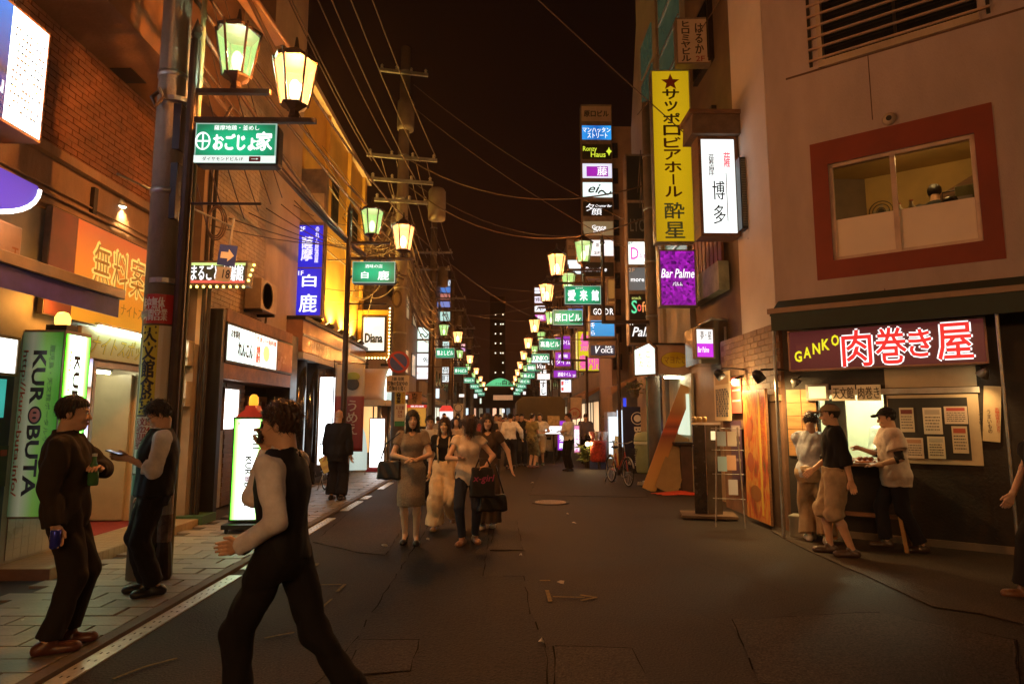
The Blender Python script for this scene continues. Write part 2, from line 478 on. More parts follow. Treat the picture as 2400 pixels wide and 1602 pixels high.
# ================================================================ LEFT SIDE, FIRST BUILDING (brick with overhang)
M_PLAST = mat('stained_plaster', (.26, .16, .10), .8, 0, .35, 1.3, .35, 25, aniso=(1, 1, .35))
M_BRICK = mat('orange_brick', (.185, .07, .03), .8, 0, .4, 3.0, .4, 30)
M_MORT = mat('mortar', (.16, .08, .045), .9, 0, .3, 4)
M_CREAM = mat('cream_paint', (.62, .55, .38), .55, 0, .08, 2)
b1 = thing('brick_building', 'brick building with overhanging upper floor and doorway beside the free information billboard', 'building', (-7, 6.5, 0))
MB().bb(-9, -5.03, -4, 9.6, 3.9, 6.0).build('wall', M_MORT, b1, world=True)
bk = MB(); r = 0; z = 4.56
while z < 5.98:
    y = 3.5 + (.11 if r % 2 else 0)
    while y < 9.55:
        o = random.uniform(-.003, .003)
        bk.bb(-5.04, -5.0 + o, y, min(y + .208, 9.58), z, min(z + .062, 5.99)); y += .22
    z += .073; r += 1
tag(bk.build('brick', M_BRICK, b1, world=True), kind='stuff')
up = MB().bb(-9, -4.2, -4, 9.55, 6.0, 15).build('upper_floor', mat('brown_render', (.20, .10, .05), .8, 0, .3, 1.0, .3, 20), b1, world=True)
MB().bb(-4.985, -4.72, 7.55, 7.9, 5.985, 5.999).build('soffit_hatch', M_BLACKM, up, world=True)
MB().bb(-5.06, -4.9, -4, 9.62, 4.44, 4.545).build('ledge', M_PLAST, b1, world=True)
MB().bb(-9, -4.985, -4, 9.6, 3.86, 4.44).build('wall_band', M_PLAST, b1, world=True)
MB().bb(-5.05, -4.93, 6.0, 9.6, 3.905, 3.95).build('ledge', M_PLAST, b1, world=True)
for z_, r_ in ((4.02, .018), (4.10, .012)):
    MB().cyl((-4.955, 5.0, z_), (-4.955, 9.5, z_), r_).build('conduit', M_PLAST, b1, world=True)
MB().box((-4.96, 7.42, 4.2), (.05, .07, .33)).build('cable_duct', M_DARK, b1, world=True)
# ground floor walls round the doorway (Y 7.85..9.15)
mb = MB()
wall_pieces(mb, -4, 9.6, 0, 3.86, [(7.72, 9.2, .13, 2.28)], lambda a, b, c, d: mb.bb(-9 if d > 3 else -5.3, -5.03, a, b, c, d))
mb.build('wall', mat('cream_tile_wall', (.42, .36, .26), .5, 0, .15, 3), b1, world=True)
tl = MB()
for i in range(9):
    for j in range(11):
        y0 = 6.62 + j * .102; z0 = .15 + i * .102
        if y0 < 7.68: tl.bb(-5.035, -5.022, y0, y0 + .098, z0, z0 + .098)
tag(tl.build('wall_tile', mat('cream_wall_tile', (.50, .45, .34), .3, 0, .12, 3), b1, world=True), kind='stuff')
rec = MB()
rec.bb(-6.3, -6.25, 7.6, 9.3, .13, 2.4); rec.bb(-6.3, -5.3, 9.2, 9.25, .13, 2.4); rec.bb(-6.3, -5.3, 7.67, 7.72, .13, 2.4); rec.bb(-6.3, -5.3, 7.7, 9.25, 2.28, 2.33)
rec.build('doorway_lining', M_CREAM, b1, world=True)
MB().bb(-6.25, -5.06, 7.72, 9.2, .115, .135).build('doormat', mat('red_carpet', (.25, .03, .025), .95, 0, .3, 40), b1, world=True)
df = MB(); df.bb(-5.04, -4.99, 7.72, 7.77, .13, 2.28); df.bb(-5.04, -4.99, 9.12, 9.2, .13, 2.28); df.bb(-5.04, -4.99, 7.77, 9.12, 2.21, 2.28)
df.build('door_frame', M_ALU, b1, world=True)
dl = MB().bb(-5.95, -5.35, 9.12, 9.17, .16, 2.2).build('door', mat('beige_door', (.5, .44, .28), .4, 0, .1), b1, world=True)
# entrance step with tiles
MB().bb(-5.03, -4.415, 6.4, 9.75, .0, .118).build('step', M_MORT, b1, world=True)
st = MB(); M_ST = mat('yellow_step_tile', (.38, .30, .17), .4, 0, .2, 6)
for i in range(33):
    for j in range(6): st.bb(-5.02 + j * .1, -5.02 + j * .1 + .096, 6.405 + i * .101, 6.405 + i * .101 + .097, .118, .126)
    st.bb(-4.415, -4.405, 6.405 + i * .101, 6.405 + i * .101 + .097, .01, .124)
tag(st.build('step_tile', M_ST, b1, world=True), kind='stuff')

# posters in the doorway
def sheet(label, pts, name='poster', cat='poster', cols=((.7, .68, .6), (.6, .1, .08)), lines=5, group=None, lit=0):
    """flat paper on a plane: pts = (centre, w, h, rz)"""
    c, w, h, rz = pts
    t = thing(name, label, cat, (c[0], c[1], c[2] - h / 2), rz, group)
    MB().bb(-w / 2, w / 2, 0, .006, 0, h).build('paper', emis(cols[0], lit, False, 0) if lit else mat('paper_%.2f_%.2f_%.2f' % cols[0], cols[0], .6, 0, .06, 3), t)
    mb = MB()
    mb.bb(-w * .4, w * .4, -.002, -.001, h * .74, h * .92); 
    mb.build('heading', flat(cols[1]), t)
    mb = MB(); rr = random.Random(str(label))
    for i in range(lines):
        z0 = h * (.66 - .58 * i / max(1, lines)); k = -w * .4
        while k < w * .34:
            l_ = rr.uniform(.04, .16) * w; mb.bb(k, min(k + l_, w * .4), -.0015, -.0008, z0 - h * .05, z0 - h * .005); k += l_ + .03 * w
    tag(mb.build('print', flat(cols[2] if len(cols) > 2 else (.08, .07, .07)), t), kind='stuff')
    return t
def on_wall_x(x0, x1, yt, yb, X):
    c, w, h = wrect(x0, x1, yt, yb, X); return (c, w, h, R(90) if X < 0 else R(-90))
P_ = [(247, 284, 890, 940), (246, 293, 943, 975), (247, 283, 981, 1034)]
for (a, b, c, d), lab, cc in zip(P_, ('white recruiting notice with red heading on the cream doorway wall', 'pale yellow area map below the recruiting notice',
                                      'dark red portrait flyer below the area map'), (((.75, .72, .66), (.6, .05, .04)), ((.6, .62, .4), (.3, .5, .6)), ((.25, .03, .04), (.7, .6, .5), (.7, .6, .5)))):
    p = at_y(a, c, 9.195); q = at_y(b, d, 9.195)
    sheet(lab, (Vector(((p.x + q.x) / 2, 9.19, (p.z + q.z) / 2)), q.x - p.x, p.z - q.z, 0), cols=cc)

# fluorescent tube over the doorway
def tube_light(label, p, q, r, col, s, power=0, group=None):
    t = thing('fluorescent_tube', label, 'light', p, 0, group)
    p = Vector(p); q = Vector(q); d = (q - p)
    MB().cyl((0, 0, 0), d, r).build('tube', emis(col, s, True, 0), t)
    MB().box(d / 2 + Vector((0, 0, r + .02)), (abs(d.x) + .06, abs(d.y) + .06, .03)).build('fitting', M_ALU, t)
    return t
tube_light('green-white tube light under the orange billboard, over the green katakana band', (-4.90, 7.6, 2.685), (-4.90, 9.3, 2.685), .014, (.8, 1, .75), 40)
tube_light('tube light on the ceiling of the cream doorway', (-5.6, 7.95, 2.22), (-5.6, 9.0, 2.22), .02, (1, .93, .62), 42)

# orange billboard, band sign
t = thing('billboard', 'orange and yellow free information billboard lit by a bell lamp', 'billboard', (-4.93, 8.05, 2.7), R(90))
def grad(key, stops, axis='X', s=0, rough=.5):
    """printed colour gradient across an object's own box"""
    if key in MATS: return MATS[key]
    m = bpy.data.materials.new(key); m.use_nodes = True; n = m.node_tree.nodes; l = m.node_tree.links; p = n['Principled BSDF']
    tc = n.new('ShaderNodeTexCoord'); sp = n.new('ShaderNodeSeparateXYZ'); l.new(tc.outputs['Generated'], sp.inputs[0])
    r = n.new('ShaderNodeValToRGB'); e = r.color_ramp.elements
    e[0].position, e[0].color = stops[0][0], (*stops[0][1], 1); e[1].position, e[1].color = stops[-1][0], (*stops[-1][1], 1)
    for a, c in stops[1:-1]: x = e.new(a); x.color = (*c, 1)
    l.new(sp.outputs[axis], r.inputs[0])
    p.inputs['Roughness'].default_value = rough
    if s: l.new(r.outputs[0], p.inputs['Emission Color']); p.inputs['Emission Strength'].default_value = s; p.inputs['Base Color'].default_value = (.05, .05, .05, 1)
    if s < .5: l.new(r.outputs[0], p.inputs['Base Color'])
    MATS[key] = m; return m
MB().bb(-1.35, 1.32, 0, .06, 0, 1.2).build('board', M_FRAME, t)
MB().bb(-1.34, -.92, -.006, -.001, .01, 1.19).build('panel', mat('maroon_panel', (.13, .03, .02), .5, 0, .25), t)
MB().bb(-.915, 1.31, -.006, -.001, .01, 1.19).build('panel', grad('orange_print', [(0, (.62, .36, .02)), (.45, (.62, .26, .02)), (1, (.45, .10, .03))], 'Z', .45), t)
YL = ('e', (1, .68, .13), .85)
for i, ch in enumerate('無料案内所'):
    u0 = -.62 + i * .38; lettering(ch, u0, u0 + .35, .47, 1.02 - .0 * i, -.009, YL, t, heavy=.016)
    lettering(ch, u0 + .02, u0 + .33, .49, 1.0, -.0125, (.50, .27, .03), t, bold=0)
lettering('ナイトスポット天文館', .0, 1.25, .2, .36, -.009, (.45, .25, .03), t)
t = thing('band_sign', 'pale green band sign with slanted katakana under the orange billboard', 'sign', (-4.955, 8.42, 2.3), R(90))
MB().bb(-1.05, .98, 0, .05, 0, .37).build('board', M_FRAME, t)
MB().bb(-1.04, .97, -.005, -.001, .01, .36).build('panel', mat('pale_green_panel', (.34, .38, .22), .45, 0, .12), t)
lettering('ナイトスポット天文館', -.85, .95, .06, .3, -.008, (.03, .04, .01), t, shear=.5, heavy=.006)
lettering('ナイトスポット天文館', -.85, .95, .06, .3, -.011, (.42, .40, .04), t, shear=.5, bold=0)

# bell lamp over the billboard
c = at_y(283, 475, 8.0)
t = thing('bell_lamp', 'small lit bell lamp on a bent arm above the orange billboard', 'lamp', (c.x, c.y, c.z))
MB().lathe([(.02, .13), (.035, .1), (.04, .03), (.085, -.06), (.08, -.06), (.03, .03)], 16).build('shade', M_STEEL, t, True)
MB().ball((0, 0, -.045), (.07, .07, .03)).build('bulb', emis((1, .9, .65), 8, False, 0), t)
MB().tube([(0, 0, .12), (0, 0, .2), (-.05, -.1, .22), (-.25, -.25, .12), (-.27, -.27, -.1)], .011).build('arm', M_DARK, t)
lamp('bell_lamp_light', 'SPOT', (0, 0, -.08), 520, (1, .60, .22), t, .04, (-.14, .35, -1.5), R(110), .9)
# lit poster sign and lunette of the next shop
t = thing('poster_lightbox', 'large white and blue poster lightbox high on the brick wall', 'sign', (-4.4, 5.27, 4.18), R(90))
MB().bb(-1.4, .49, 0, .35, 0, 1.12).build('cabinet', mat('orange_trim', (.45, .22, .10), .5), t)
MB().bb(0.03, .465, -.006, .0, .03, 1.09).build('panel', emis((.96, .98, 1), 3.6, True, .05), t)
MB().bb(-1.38, 0.025, -.006, .0, .03, 1.09).build('panel', grad('blue_print', [(0, (.0, .01, .12)), (.35, (.0, .03, .3)), (.4, (.01, .02, .06)), (.48, (.0, .04, .3)), (1, (.02, .25, .9))], 'Z', 1.0), t)
lettering('N', -.13, .0, .24, .36, -.009, WE, t)
mb = MB()
for i in range(12):
    for j in range(9):
        if random.random() < .75: mb.bb(.07 + j * .042, .07 + j * .042 + random.uniform(.015, .034), -.009, -.007, .16 + i * .068, .16 + i * .068 + .022)
tag(mb.build('print', flat((.35, .42, .5)), t), kind='stuff')
t = thing('lunette_sign', 'purple half-moon sign with a glowing white rim above the blue awning', 'sign', (-4.62, 5.6, 3.45), R(90))
arc = [(.48 - 1.1 * (1 - math.cos(a)) , .39 - .46 * math.sin(a)) for a in [i * R(90) / 10 for i in range(11)]]
poly = [(-1.6, .41), (.45, .41)] + arc + [(-1.6, -.07)]
MB().prism(poly, 0, .3).build('cabinet', M_PLAST, t)
MB().prism([(x * .985, z + .012) for x, z in poly], -.012, -.002).build('panel', emis((.10, .05, .75), .9, True, .3), t)
MB().tube([(x, -.012, z) for x, z in arc], .022).build('neon_rim', emis((1, .97, .9), 4, True, 0), t)
t = thing('fascia', 'beige shop fascia between the purple half-moon sign and the blue awning', 'fascia', (-4.7, 5.6, 3.0), R(90))
MB().bb(-1.6, .44, .0, .3, .0, .44).build('board', mat('peach_panel', (.50, .33, .21), .5, 0, .15), t, bevel=.02)
lettering('T', .32, .40, .1, .22, -.004, (.4, .15, .03), t)
# awning of the vending corner
t = thing('awning', 'dark blue shop awning with an aluminium rail over the vending machine', 'awning', (-4.5, 5.3, 2.7))
MB().add([(-.48, -2, .5), (.56, -2, .16), (.56, 1.13, .16), (-.48, 1.13, .5), (-.48, -2, .47), (.56, -2, .13), (.56, 1.13, .13), (-.48, 1.13, .47)],
         [(0, 1, 2, 3), (7, 6, 5, 4), (0, 4, 5, 1), (1, 5, 6, 2), (2, 6, 7, 3), (3, 7, 4, 0)]).build('roof', mat('blue_vinyl', (.09, .07, .45), .45, 0, .3, 5), t)
MB().bb(.545, .60, -2, 1.14, .10, .2).build('rail', mat('beige_aluminium', (.42, .33, .24), .4, .5), t, bevel=.006)
MB().bb(.555, .565, -2, 1.10, -.09, .10).build('valance', mat('blue_vinyl', ()), t)
MB().cyl((-.4, .3, .15), (.5, .3, .1), .018).build('strut', M_ALU, t)
# vending machine
t = thing('vending_machine', 'dark blue drink vending machine with lit bottle rows under the blue awning', 'vending machine', (-5.35, 5.85, .012), R(90))
MB().bb(-.55, .62, -.38, .3, .06, 2.03).build('body', mat('navy_metal', (.01, .015, .05), .35, .2, .2), t, bevel=.015)
MB().bb(-.5, .57, -.34, .3, 0, .06).build('plinth', M_BLACKM, t)
MB().bb(-.5, .5, -.388, -.378, 1.58, 1.96).build('screen', emis((.05, .5, .42), 1.0, True, .3), t)
lettering('生', .2, .4, 1.80, 1.92, -.391, ('e', (.9, .9, .1), 1), t, shear=.3)
MB().bb(-.5, .44, -.387, -.378, 1.5, 1.57).build('light_strip', emis((.75, 1, .95), 2, True, 0), t)
for r_ in range(5):
    MB().bb(-.5, .46, -.387, -.378, .66 + r_ * .165, .66 + r_ * .165 + .12).build('display_row', emis((.6, .85, 1), 2.2, True, .1), t)
    for k in range(9):
        x = -.46 + k * .105
        MB().lathe([(.025, 0), (.028, .01), (.028, .07), (.012, .095), (.012, .11)], 8, (x, -.39, .665 + r_ * .165)).build('bottle', flat(random.choice(((.1, .3, .1), (.4, .2, .05), (.05, .1, .4), (.6, .6, .6), (.02, .02, .02)))), t, True)
MB().bb(.485, .6, -.392, -.378, .9, 1.3).build('coin_panel', M_BLACKM, t)
MB().bb(.5, .58, -.396, -.39, 1.2, 1.26).build('coin_slot', flat((.3, .02, .02)), t)
MB().bb(-.45, .45, -.392, -.378, .12, .5).build('hatch', flat((.03, .04, .07)), t)
sign('white lit notice panel on the wall over the vending machine', at_x(14, 833, -4.93), .32, .40, R(90), .08, (.95, 1, .9), 4)

# big KUROBUTA lightbox at the wall (two printed faces)
t = thing('corner_lightbox', 'tall two-sided green and white lightbox fixed to the wall beside the doorway', 'sign', (-4.83, 6.82, .57))
MB().bb(-.23, .23, -.21, .21, 0, 1.94).build('cabinet', mat('brown_alu', (.22, .16, .12), .4, .4), t)
gp = [(0, (.05, .12, .02)), (.3, (.42, .5, .36)), (.6, (.2, .45, .08)), (1, (.05, .3, .01))]
MB().bb(-.225, .215, -.216, -.211, .02, 1.915).build('panel', grad('green_print_dim', gp, 'X', .24), t)
ge = [(0, (.09, 1, .01)), (.22, (.55, 1, .42)), (.45, (.9, 1, .85)), (.7, (.85, 1, .75)), (.86, (.25, 1, .12)), (1, (.03, .8, .01))]
sp_ = MB().bb(.231, .237, -.185, .185, .03, 1.90).build('panel', grad('green_print_lit', ge, 'Y', 4.2), t)
def kuro(parent, x0, x1, z0, z1, y, ink, pig, rotz=None):
    s = (z1 - z0) / 8
    objs = [lettering('KUR', x0, x1, z1 - 3 * s, z1, y, ink, parent, rot=True, bold=.03), lettering('BUTA', x0, x1, z0, z1 - 4.15 * s, y, ink, parent, rot=True, bold=.03)]
    cx, cz = (x0 + x1) / 2, z1 - 3.6 * s; ra, rb = (x1 - x0) / 2, s * .5
    ring = MB(); ring.prism([(cx + ra * math.cos(a), cz + rb * math.sin(a)) for a in [i * math.pi / 12 for i in range(24)]], y - .001, y)
    objs.append(ring.build('emblem', inkmat(ink), parent))
    r2 = MB(); r2.prism([(cx + ra * .78 * math.cos(a), cz + rb * .78 * math.sin(a)) for a in [i * math.pi / 12 for i in range(24)]], y - .003, y - .001)
    objs.append(r2.build('emblem', inkmat(pig), parent))
    for k in (-.28, .28):
        n_ = MB(); n_.prism([(cx + ra * .3 * math.cos(a), cz + rb * (k + .12 * math.sin(a))) for a in [i * math.pi / 6 for i in range(12)]], y - .005, y - .003)
        objs.append(n_.build('emblem', inkmat(ink), parent))
    return objs
kuro(t, -.08, .06, .22, 1.72, -.219, (.02, .02, .03), (.5, .2, .2))
lettering('http://kuro-buta.info/', -.2, -.13, .22, 1.72, -.219, (.45, .08, .04), t, rot=True)
lettering('鹿児島・天文館ポータルサイト', .09, .14, .6, 1.78, -.219, (.10, .25, .08), t, rot=True)
for o in kuro(t, -.06, .04, .25, 1.68, 0, (.01, .01, .02), ('e', (.9, .5, .5), 1)) + [lettering('http://kuro-buta.info', -.135, -.10, .4, 1.72, 0, ('e', (1, .35, .1), .9), t, rot=True)]:
    o.rotation_euler = (0, 0, R(90)); o.location = (.241, 0, 0)
# beacon on it
t = thing('beacon_lamp', 'glowing orange beacon on top of the wall-mounted green lightbox', 'lamp', (-4.74, 6.75, 2.512))
MB().bb(-.11, .11, -.09, .09, 0, .06).build('base', M_BLACKM, t)
MB().lathe([(.065, .06), (.075, .1), (.075, .15), (.05, .2), (.001, .215)], 16).build('dome', emis((1, .50, .08), 3.6, True, .1), t, True)
lamp('beacon_light', 'POINT', (-.04, -.03, .3), 5, (1, .40, .06), t, .06)
# film strip poster column beside the door
cw = at_x(232, 900, -4.86)
t = thing('photo_lightbox', 'narrow lit column of photo posters between the green lightbox and the doorway', 'sign', (-4.86, 7.33, .55), R(90))
MB().bb(-.20, .16, 0, .14, 0, 1.75).build('cabinet', M_ALU, t)
for i, (z0, z1, cs) in enumerate(((1.4, 1.73, [(0, (.5, .4, .35)), (.5, (.9, .85, .8)), (1, (.2, .2, .35))]), (.52, 1.38, [(0, (.9, .35, .3)), (.35, (.9, .8, .75)), (.55, (.15, .2, .6)), (.8, (.75, .5, .4)), (1, (.25, .12, .06))]),
                                  (.03, .5, [(0, (.9, .9, .85)), (.5, (.75, .6, .5)), (1, (.3, .25, .25))]))):
    MB().bb(-.19, .15, -.006, 0, z0, z1).build('panel', grad('photo_print_%d' % i, cs, 'Z', 2.2), t)
mb = MB()
for i in range(10): mb.bb(-.185, -.165, -.009, -.007, .05 + i * .045, .08 + i * .045); mb.bb(.125, .145, -.009, -.007, .05 + i * .045, .08 + i * .045)
tag(mb.build('print', flat(BLACK), t), kind='stuff')

# ================================================================ SECOND BUILDING (pale tile, noodle bar front)
M_PALE = mat('pale_render', (.42, .31, .22), .75, 0, .25, 1.2, .3, 22, aniso=(1, 1, .4))
b2 = thing('tiled_building', 'narrow pale tiled building above the bar with three-panel lightbox', 'building', (-6.5, 11.8, 0))
MB().bb(-9, -4.72, 9.75, 12.2, 2.9, 14).build('wall', M_MORT, b2, world=True)
bk = MB(); z = 3.3; r = 0
while z < 9.5:
    y = 9.78 + (.12 if r % 2 else 0)
    while y < 12.15:
        bk.bb(-4.73, -4.70 + random.uniform(-.002, .002), y, min(y + .226, 12.19), z, z + .07); y += .236
    z += .079; r += 1
tag(bk.build('brick', mat('pale_tile_brick', (.46, .34, .22), .65, 0, .25, 3, .2), b2, world=True), kind='stuff')
MB().bb(-9, -4.71, 12.2, 14.2, 2.9, 14).build('wall', M_PALE, b2, world=True)
MB().bb(-4.72, -4.62, 9.62, 9.78, 0, 12).build('corner_pier', M_PALE, b2, world=True)
MB().bb(-9, -4.72, 9.62, 9.75, 0, 14).build('end_wall', mat('dark_render', (.12, .08, .06), .8, 0, .3, 2), b2, world=True)
MB().bb(-5.3, -4.66, 9.5, 9.62, 0, 2.7).build('corner_pier', mat('pale_stone', (.38, .31, .23), .7, 0, .2, 2, .2), b2, world=True)
for x in (-4.6, -4.52): MB().cyl((x, 9.58, .1), (x, 9.58, 11), .03).build('drain_pipe', M_DARK, b2, world=True)
MB().bb(-5.0, -4.35, 9.4, 9.85, .036, .16).build('step', mat('green_step', (.05, .12, .06), .5), b2, world=True)
# bar front: black frame box
f_ = thing('bar_front', 'black framed bar shopfront with shutter and wooden slats under the three-panel lightbox', 'shopfront', (-4.6, 11.6, 0))
for y0, y1 in ((9.83, 9.95), (13.1, 13.5)): MB().bb(-4.9, -4.4, y0, y1, .036, 3.3).build('jamb', M_BLACKM, f_, world=True)
MB().bb(-5.0, -4.39, 9.95, 13.1, 3.12, 3.32).build('lintel', mat('rusty_brown', (.22, .10, .05), .55, .2, .5, 4, .3), f_, world=True)
MB().bb(-5.0, -4.4, 9.95, 13.1, 2.2, 2.45).build('lintel', mat('rusty_brown', ()), f_, world=True)
MB().bb(-5.6, -5.5, 9.95, 13.1, .036, 2.6).build('back_wall', mat('grey_green_wall', (.25, .24, .18), .7, 0, .2, 3), f_, world=True)
for i in range(7): MB().bb(-4.86, -4.83, 9.98 + i * .09, 9.98 + i * .09 + .075, .04, 2.2).build('slat', M_WOOD, f_, world=True)
mb = MB()
MB().bb(-4.95, -4.9, 10.65, 11.2, .04, 2.2).build('panel', mat('grey_tiled_panel', (.33, .31, .25), .6, 0, .2, 5), f_, world=True)
for i in range(26): MB().bb(-4.93, -4.88 - (.012 if i % 2 else 0), 11.22, 12.0, .05 + i * .083, .05 + i * .083 + .076).build('shutter_slat', mat('brown_shutter', (.26, .17, .11), .5, .3), f_, world=True)
wf = MB(); wf.bb(-4.95, -4.85, 12.05, 12.15, .04, 2.0); wf.bb(-4.95, -4.85, 12.95, 13.05, .04, 2.0); wf.bb(-4.95, -4.85, 12.15, 12.95, 1.9, 2.0)
wf.build('door_frame', M_WOOD, f_, world=True)
MB().bb(-4.96, -4.92, 12.15, 12.95, .04, 1.9).build('door', mat('frosted_pane', (.35, .32, .26), .3, 0, .1), f_, world=True)
t = thing('lightbox_sign', 'three-panel lightbox with white panels and one dark pink panel over the bar front', 'sign', (-4.38, 11.53, 2.46), R(90))
MB().bb(-1.58, 1.58, 0, .3, 0, .65).build('cabinet', M_DARK, t)
MB().bb(-1.55, -.47, -.008, -.001, .04, .61).build('panel', emis((.85, 1, .93), 1.6, True, .06), t)
MB().bb(-.43, .63, -.008, -.001, .04, .61).build('panel', emis((1, .98, .88), 1.6, True, .06), t)
MB().bb(.67, 1.54, -.008, -.001, .04, .61).build('panel', mat('pink_vinyl', (.42, .17, .12), .25, 0, .35, 2), t)
lettering('れんこん', -1.15, -.55, .15, .38, -.011, (.02, .03, .03), t, heavy=.012)
lettering('お食事処', -1.45, -1.1, .42, .55, -.011, (.12, .15, .14), t, heavy=.006)
MB().prism([(.1 + .16 * math.cos(a), .3 + .15 * math.sin(a)) for a in [i * R(30) for i in range(12)]], -.011, -.0095).build('emblem', ('x' and emis((.95, .9, .25), 1.3, False, 0)), t)
lettering('焼酎', -.38, -.2, .1, .4, -.011, ('e', (.9, .12, .05), .8), t, vert=True, heavy=.01); lettering('うまい一品料理', -.38, .58, .48, .57, -.011, ('e', (.8, .2, .1), .7), t, heavy=.006); lettering('らーめん', .45, .55, .08, .42, -.011, ('e', (.8, .4, .2), .8), t, vert=True)
sign('plain white upright lightbox on the slatted wall of the bar front', wrect(528, 560, 905, 1010, -4.6)[0], .62, .72, R(90), .1, (1, .98, .93), 6)
# aircon unit
def aircon(label, loc, rz, group='air conditioner units on the walls'):
    t = thing('air_conditioner', label, 'air conditioner', loc, rz, group)
    MB().bb(-.4, .4, -.15, .15, .05, .62).build('case', mat('cream_case', (.40, .30, .21), .5, 0, .2, 4), t, bevel=.015)
    MB().lathe([(.001, 0), (.23, 0), (.25, .012), (.25, 0)], 20).build('fan_guard', mat('fan_dark', (.10, .07, .05), .6), t).rotation_euler = (R(90), 0, 0)
    t.children[-1].location = (-.1, -.151, .33)
    for s in (-.3, .3): MB().bb(s - .03, s + .03, -.15, .3, 0, .05).build('bracket', M_DARK, t)
    MB().tube([(.38, .05, .2), (.45, .05, .1), (.45, .08, -.2), (.5, .15, -.4)], .025).build('hose', mat('cream_case', ()), t, True)
    return t
p = at_x(612, 700, -4.5)
aircon('cream outdoor air conditioner unit above the three-panel lightbox', (-4.52, 11.65, 3.5), R(90))
# maru-goto sign with bulbs, perpendicular to the wall
c, w, h = frect(440, 611, 580, 668, 9.4)
sg = sign('green and white perpendicular sign edged with yellow bulbs beside the grey pole', c, w, h, 0, .22, (.01, .03, .02), 0, [('まるごと市場館', .06, .18, .93, .84, WE, dict(heavy=.004))],
          panel=grad('green_red_print', [(0, (.9, .12, .08)), (.14, (.9, .12, .08)), (.15, (.005, .02, .012)), (.86, (.005, .02, .012)), (.87, (.75, .95, .3)), (1, (.75, .95, .3))], 'Z', 1.0))
for i in range(9):
    MB().ball((-w / 2 + .05 + i * (w - .1) / 8, 0, -.025), .022, 8, 5).build('bulb', emis((1, .72, .15), 5, False, 0), sg)
for i in range(4): MB().ball((w / 2 + .022, .0 + i * .06, h * (.2 + .25 * i)), .022, 8, 5).build('bulb', emis((1, .72, .15), 5, False, 0), sg)
# one-way sign and 18 plate on a bracket
c = at_y(530, 598, 7.6)
t = thing('road_sign', 'tilted blue one-way arrow sign with a number plate below', 'road sign', (c.x, c.y, c.z - .13))
MB().bb(-.2 * .55, .2 * .55, 0, .008, 0, .26).build('plate', mat('sign_blue', (.03, .05, .25), .4), t)
mb = MB(); mb.prism([(-.08, .09), (.01, .09), (.01, .05), (.085, .13), (.01, .21), (.01, .17), (-.08, .17)], -.003, -.001); mb.build('arrow', flat((.6, .58, .5)), t)
MB().bb(-.10, .08, 0, .006, -.2, -.02).build('number_plate', flat((.35, .32, .26)), t)
lettering('18', -.02, .07, -.16, -.05, -.003, BLACK, t)
MB().cyl((0, .02, -.2), (0, .02, .62), .015).build('rod', M_STEEL, t)
MB().cyl((0, .02, .5), (-.72, -1.2, .62), .012).build('bracket', M_STEEL, t)
t.rotation_euler = (0, R(6), 0)

# ================================================================ THIRD AND FOURTH BUILDING
b4 = thing('yellow_building', 'three-storey building with a yellow floodlit facade behind the blue vertical sign', 'building', (-6.5, 17.8, 0))
M_YELW = mat('yellow_wall', (.50, .28, .055), .7, 0, .2, 1.2, .15)
MB().bb(-9, -4.75, 14.25, 21.3, 3.9, 9.7).build('wall', M_YELW, b4, world=True)
MB().bb(-9.05, -4.6, 14.2, 21.35, 9.7, 9.85).build('parapet', M_PALE, b4, world=True)
for y0, y1 in ((16.9, 17.6), (19.3, 20.0)):
    for z0 in (6.9,):
        w_ = MB().bb(-4.77, -4.73, y0, y1, z0, z0 + 1.3).build('window', M_BLACKM, b4, world=True); MB().bb(-4.74, -4.72, y0 + .05, y1 - .05, z0 + .05, z0 + 1.25).build('pane', M_GLASS, w_, world=True)
for y in (16.2, 18.6, 20.6): MB().bb(-4.76, -4.64, y - .04, y + .04, 3.9, 9.68).build('pilaster', M_YELW, b4, world=True)
MB().bb(-9, -4.9, 14.25, 21.3, 0, 3.0).build('ground_floor', mat('dark_stone', (.03, .026, .024), .25, 0, .3, 2), b4, world=True)
M_PINK = mat('pink_granite', (.30, .15, .10), .18, 0, .2, 2.5, spec=.7)
MB().bb(-4.95, -4.35, 13.62, 20.0, 3.02, 3.72).build('fascia', M_PINK, b4, world=True)
MB().bb(-4.95, -4.3, 13.6, 20.1, 3.72, 3.80).build('fascia_cap', M_DARK, b4, world=True)
MB().bb(-4.36, -4.33, 13.62, 20.02, 3.36, 3.42).build('fascia_rail', M_STEEL, b4, world=True)
MB().bb(-4.95, -4.32, 13.62, 16.5, 2.86, 3.0).build('canopy', mat('grey_stone', (.4, .38, .35), .4), b4, world=True)
for y in (14.1, 15.0): MB().cyl((-4.6, y, .03), (-4.6, y, 2.86), .22, n=20).build('column', mat('black_marble', (.012, .012, .012), .12, 0, .4, 3, spec=.7), b4, True, world=True)
t = thing('raised_letters', 'chrome raised letters standing on the grey stone canopy', 'sign', (-4.33, 14.0, 3.0), R(90))
for i, ch in enumerate('YAKOSHIKA'):
    lettering(ch, i * .19, i * .19 + .15, .0, .30, -.02, (.6, .58, .55), t, name='letter', shear=.1); lettering(ch, i * .19 + .01, i * .19 + .16, 0, .30, .03, (.03, .03, .03), t, name='letter', shear=.1)
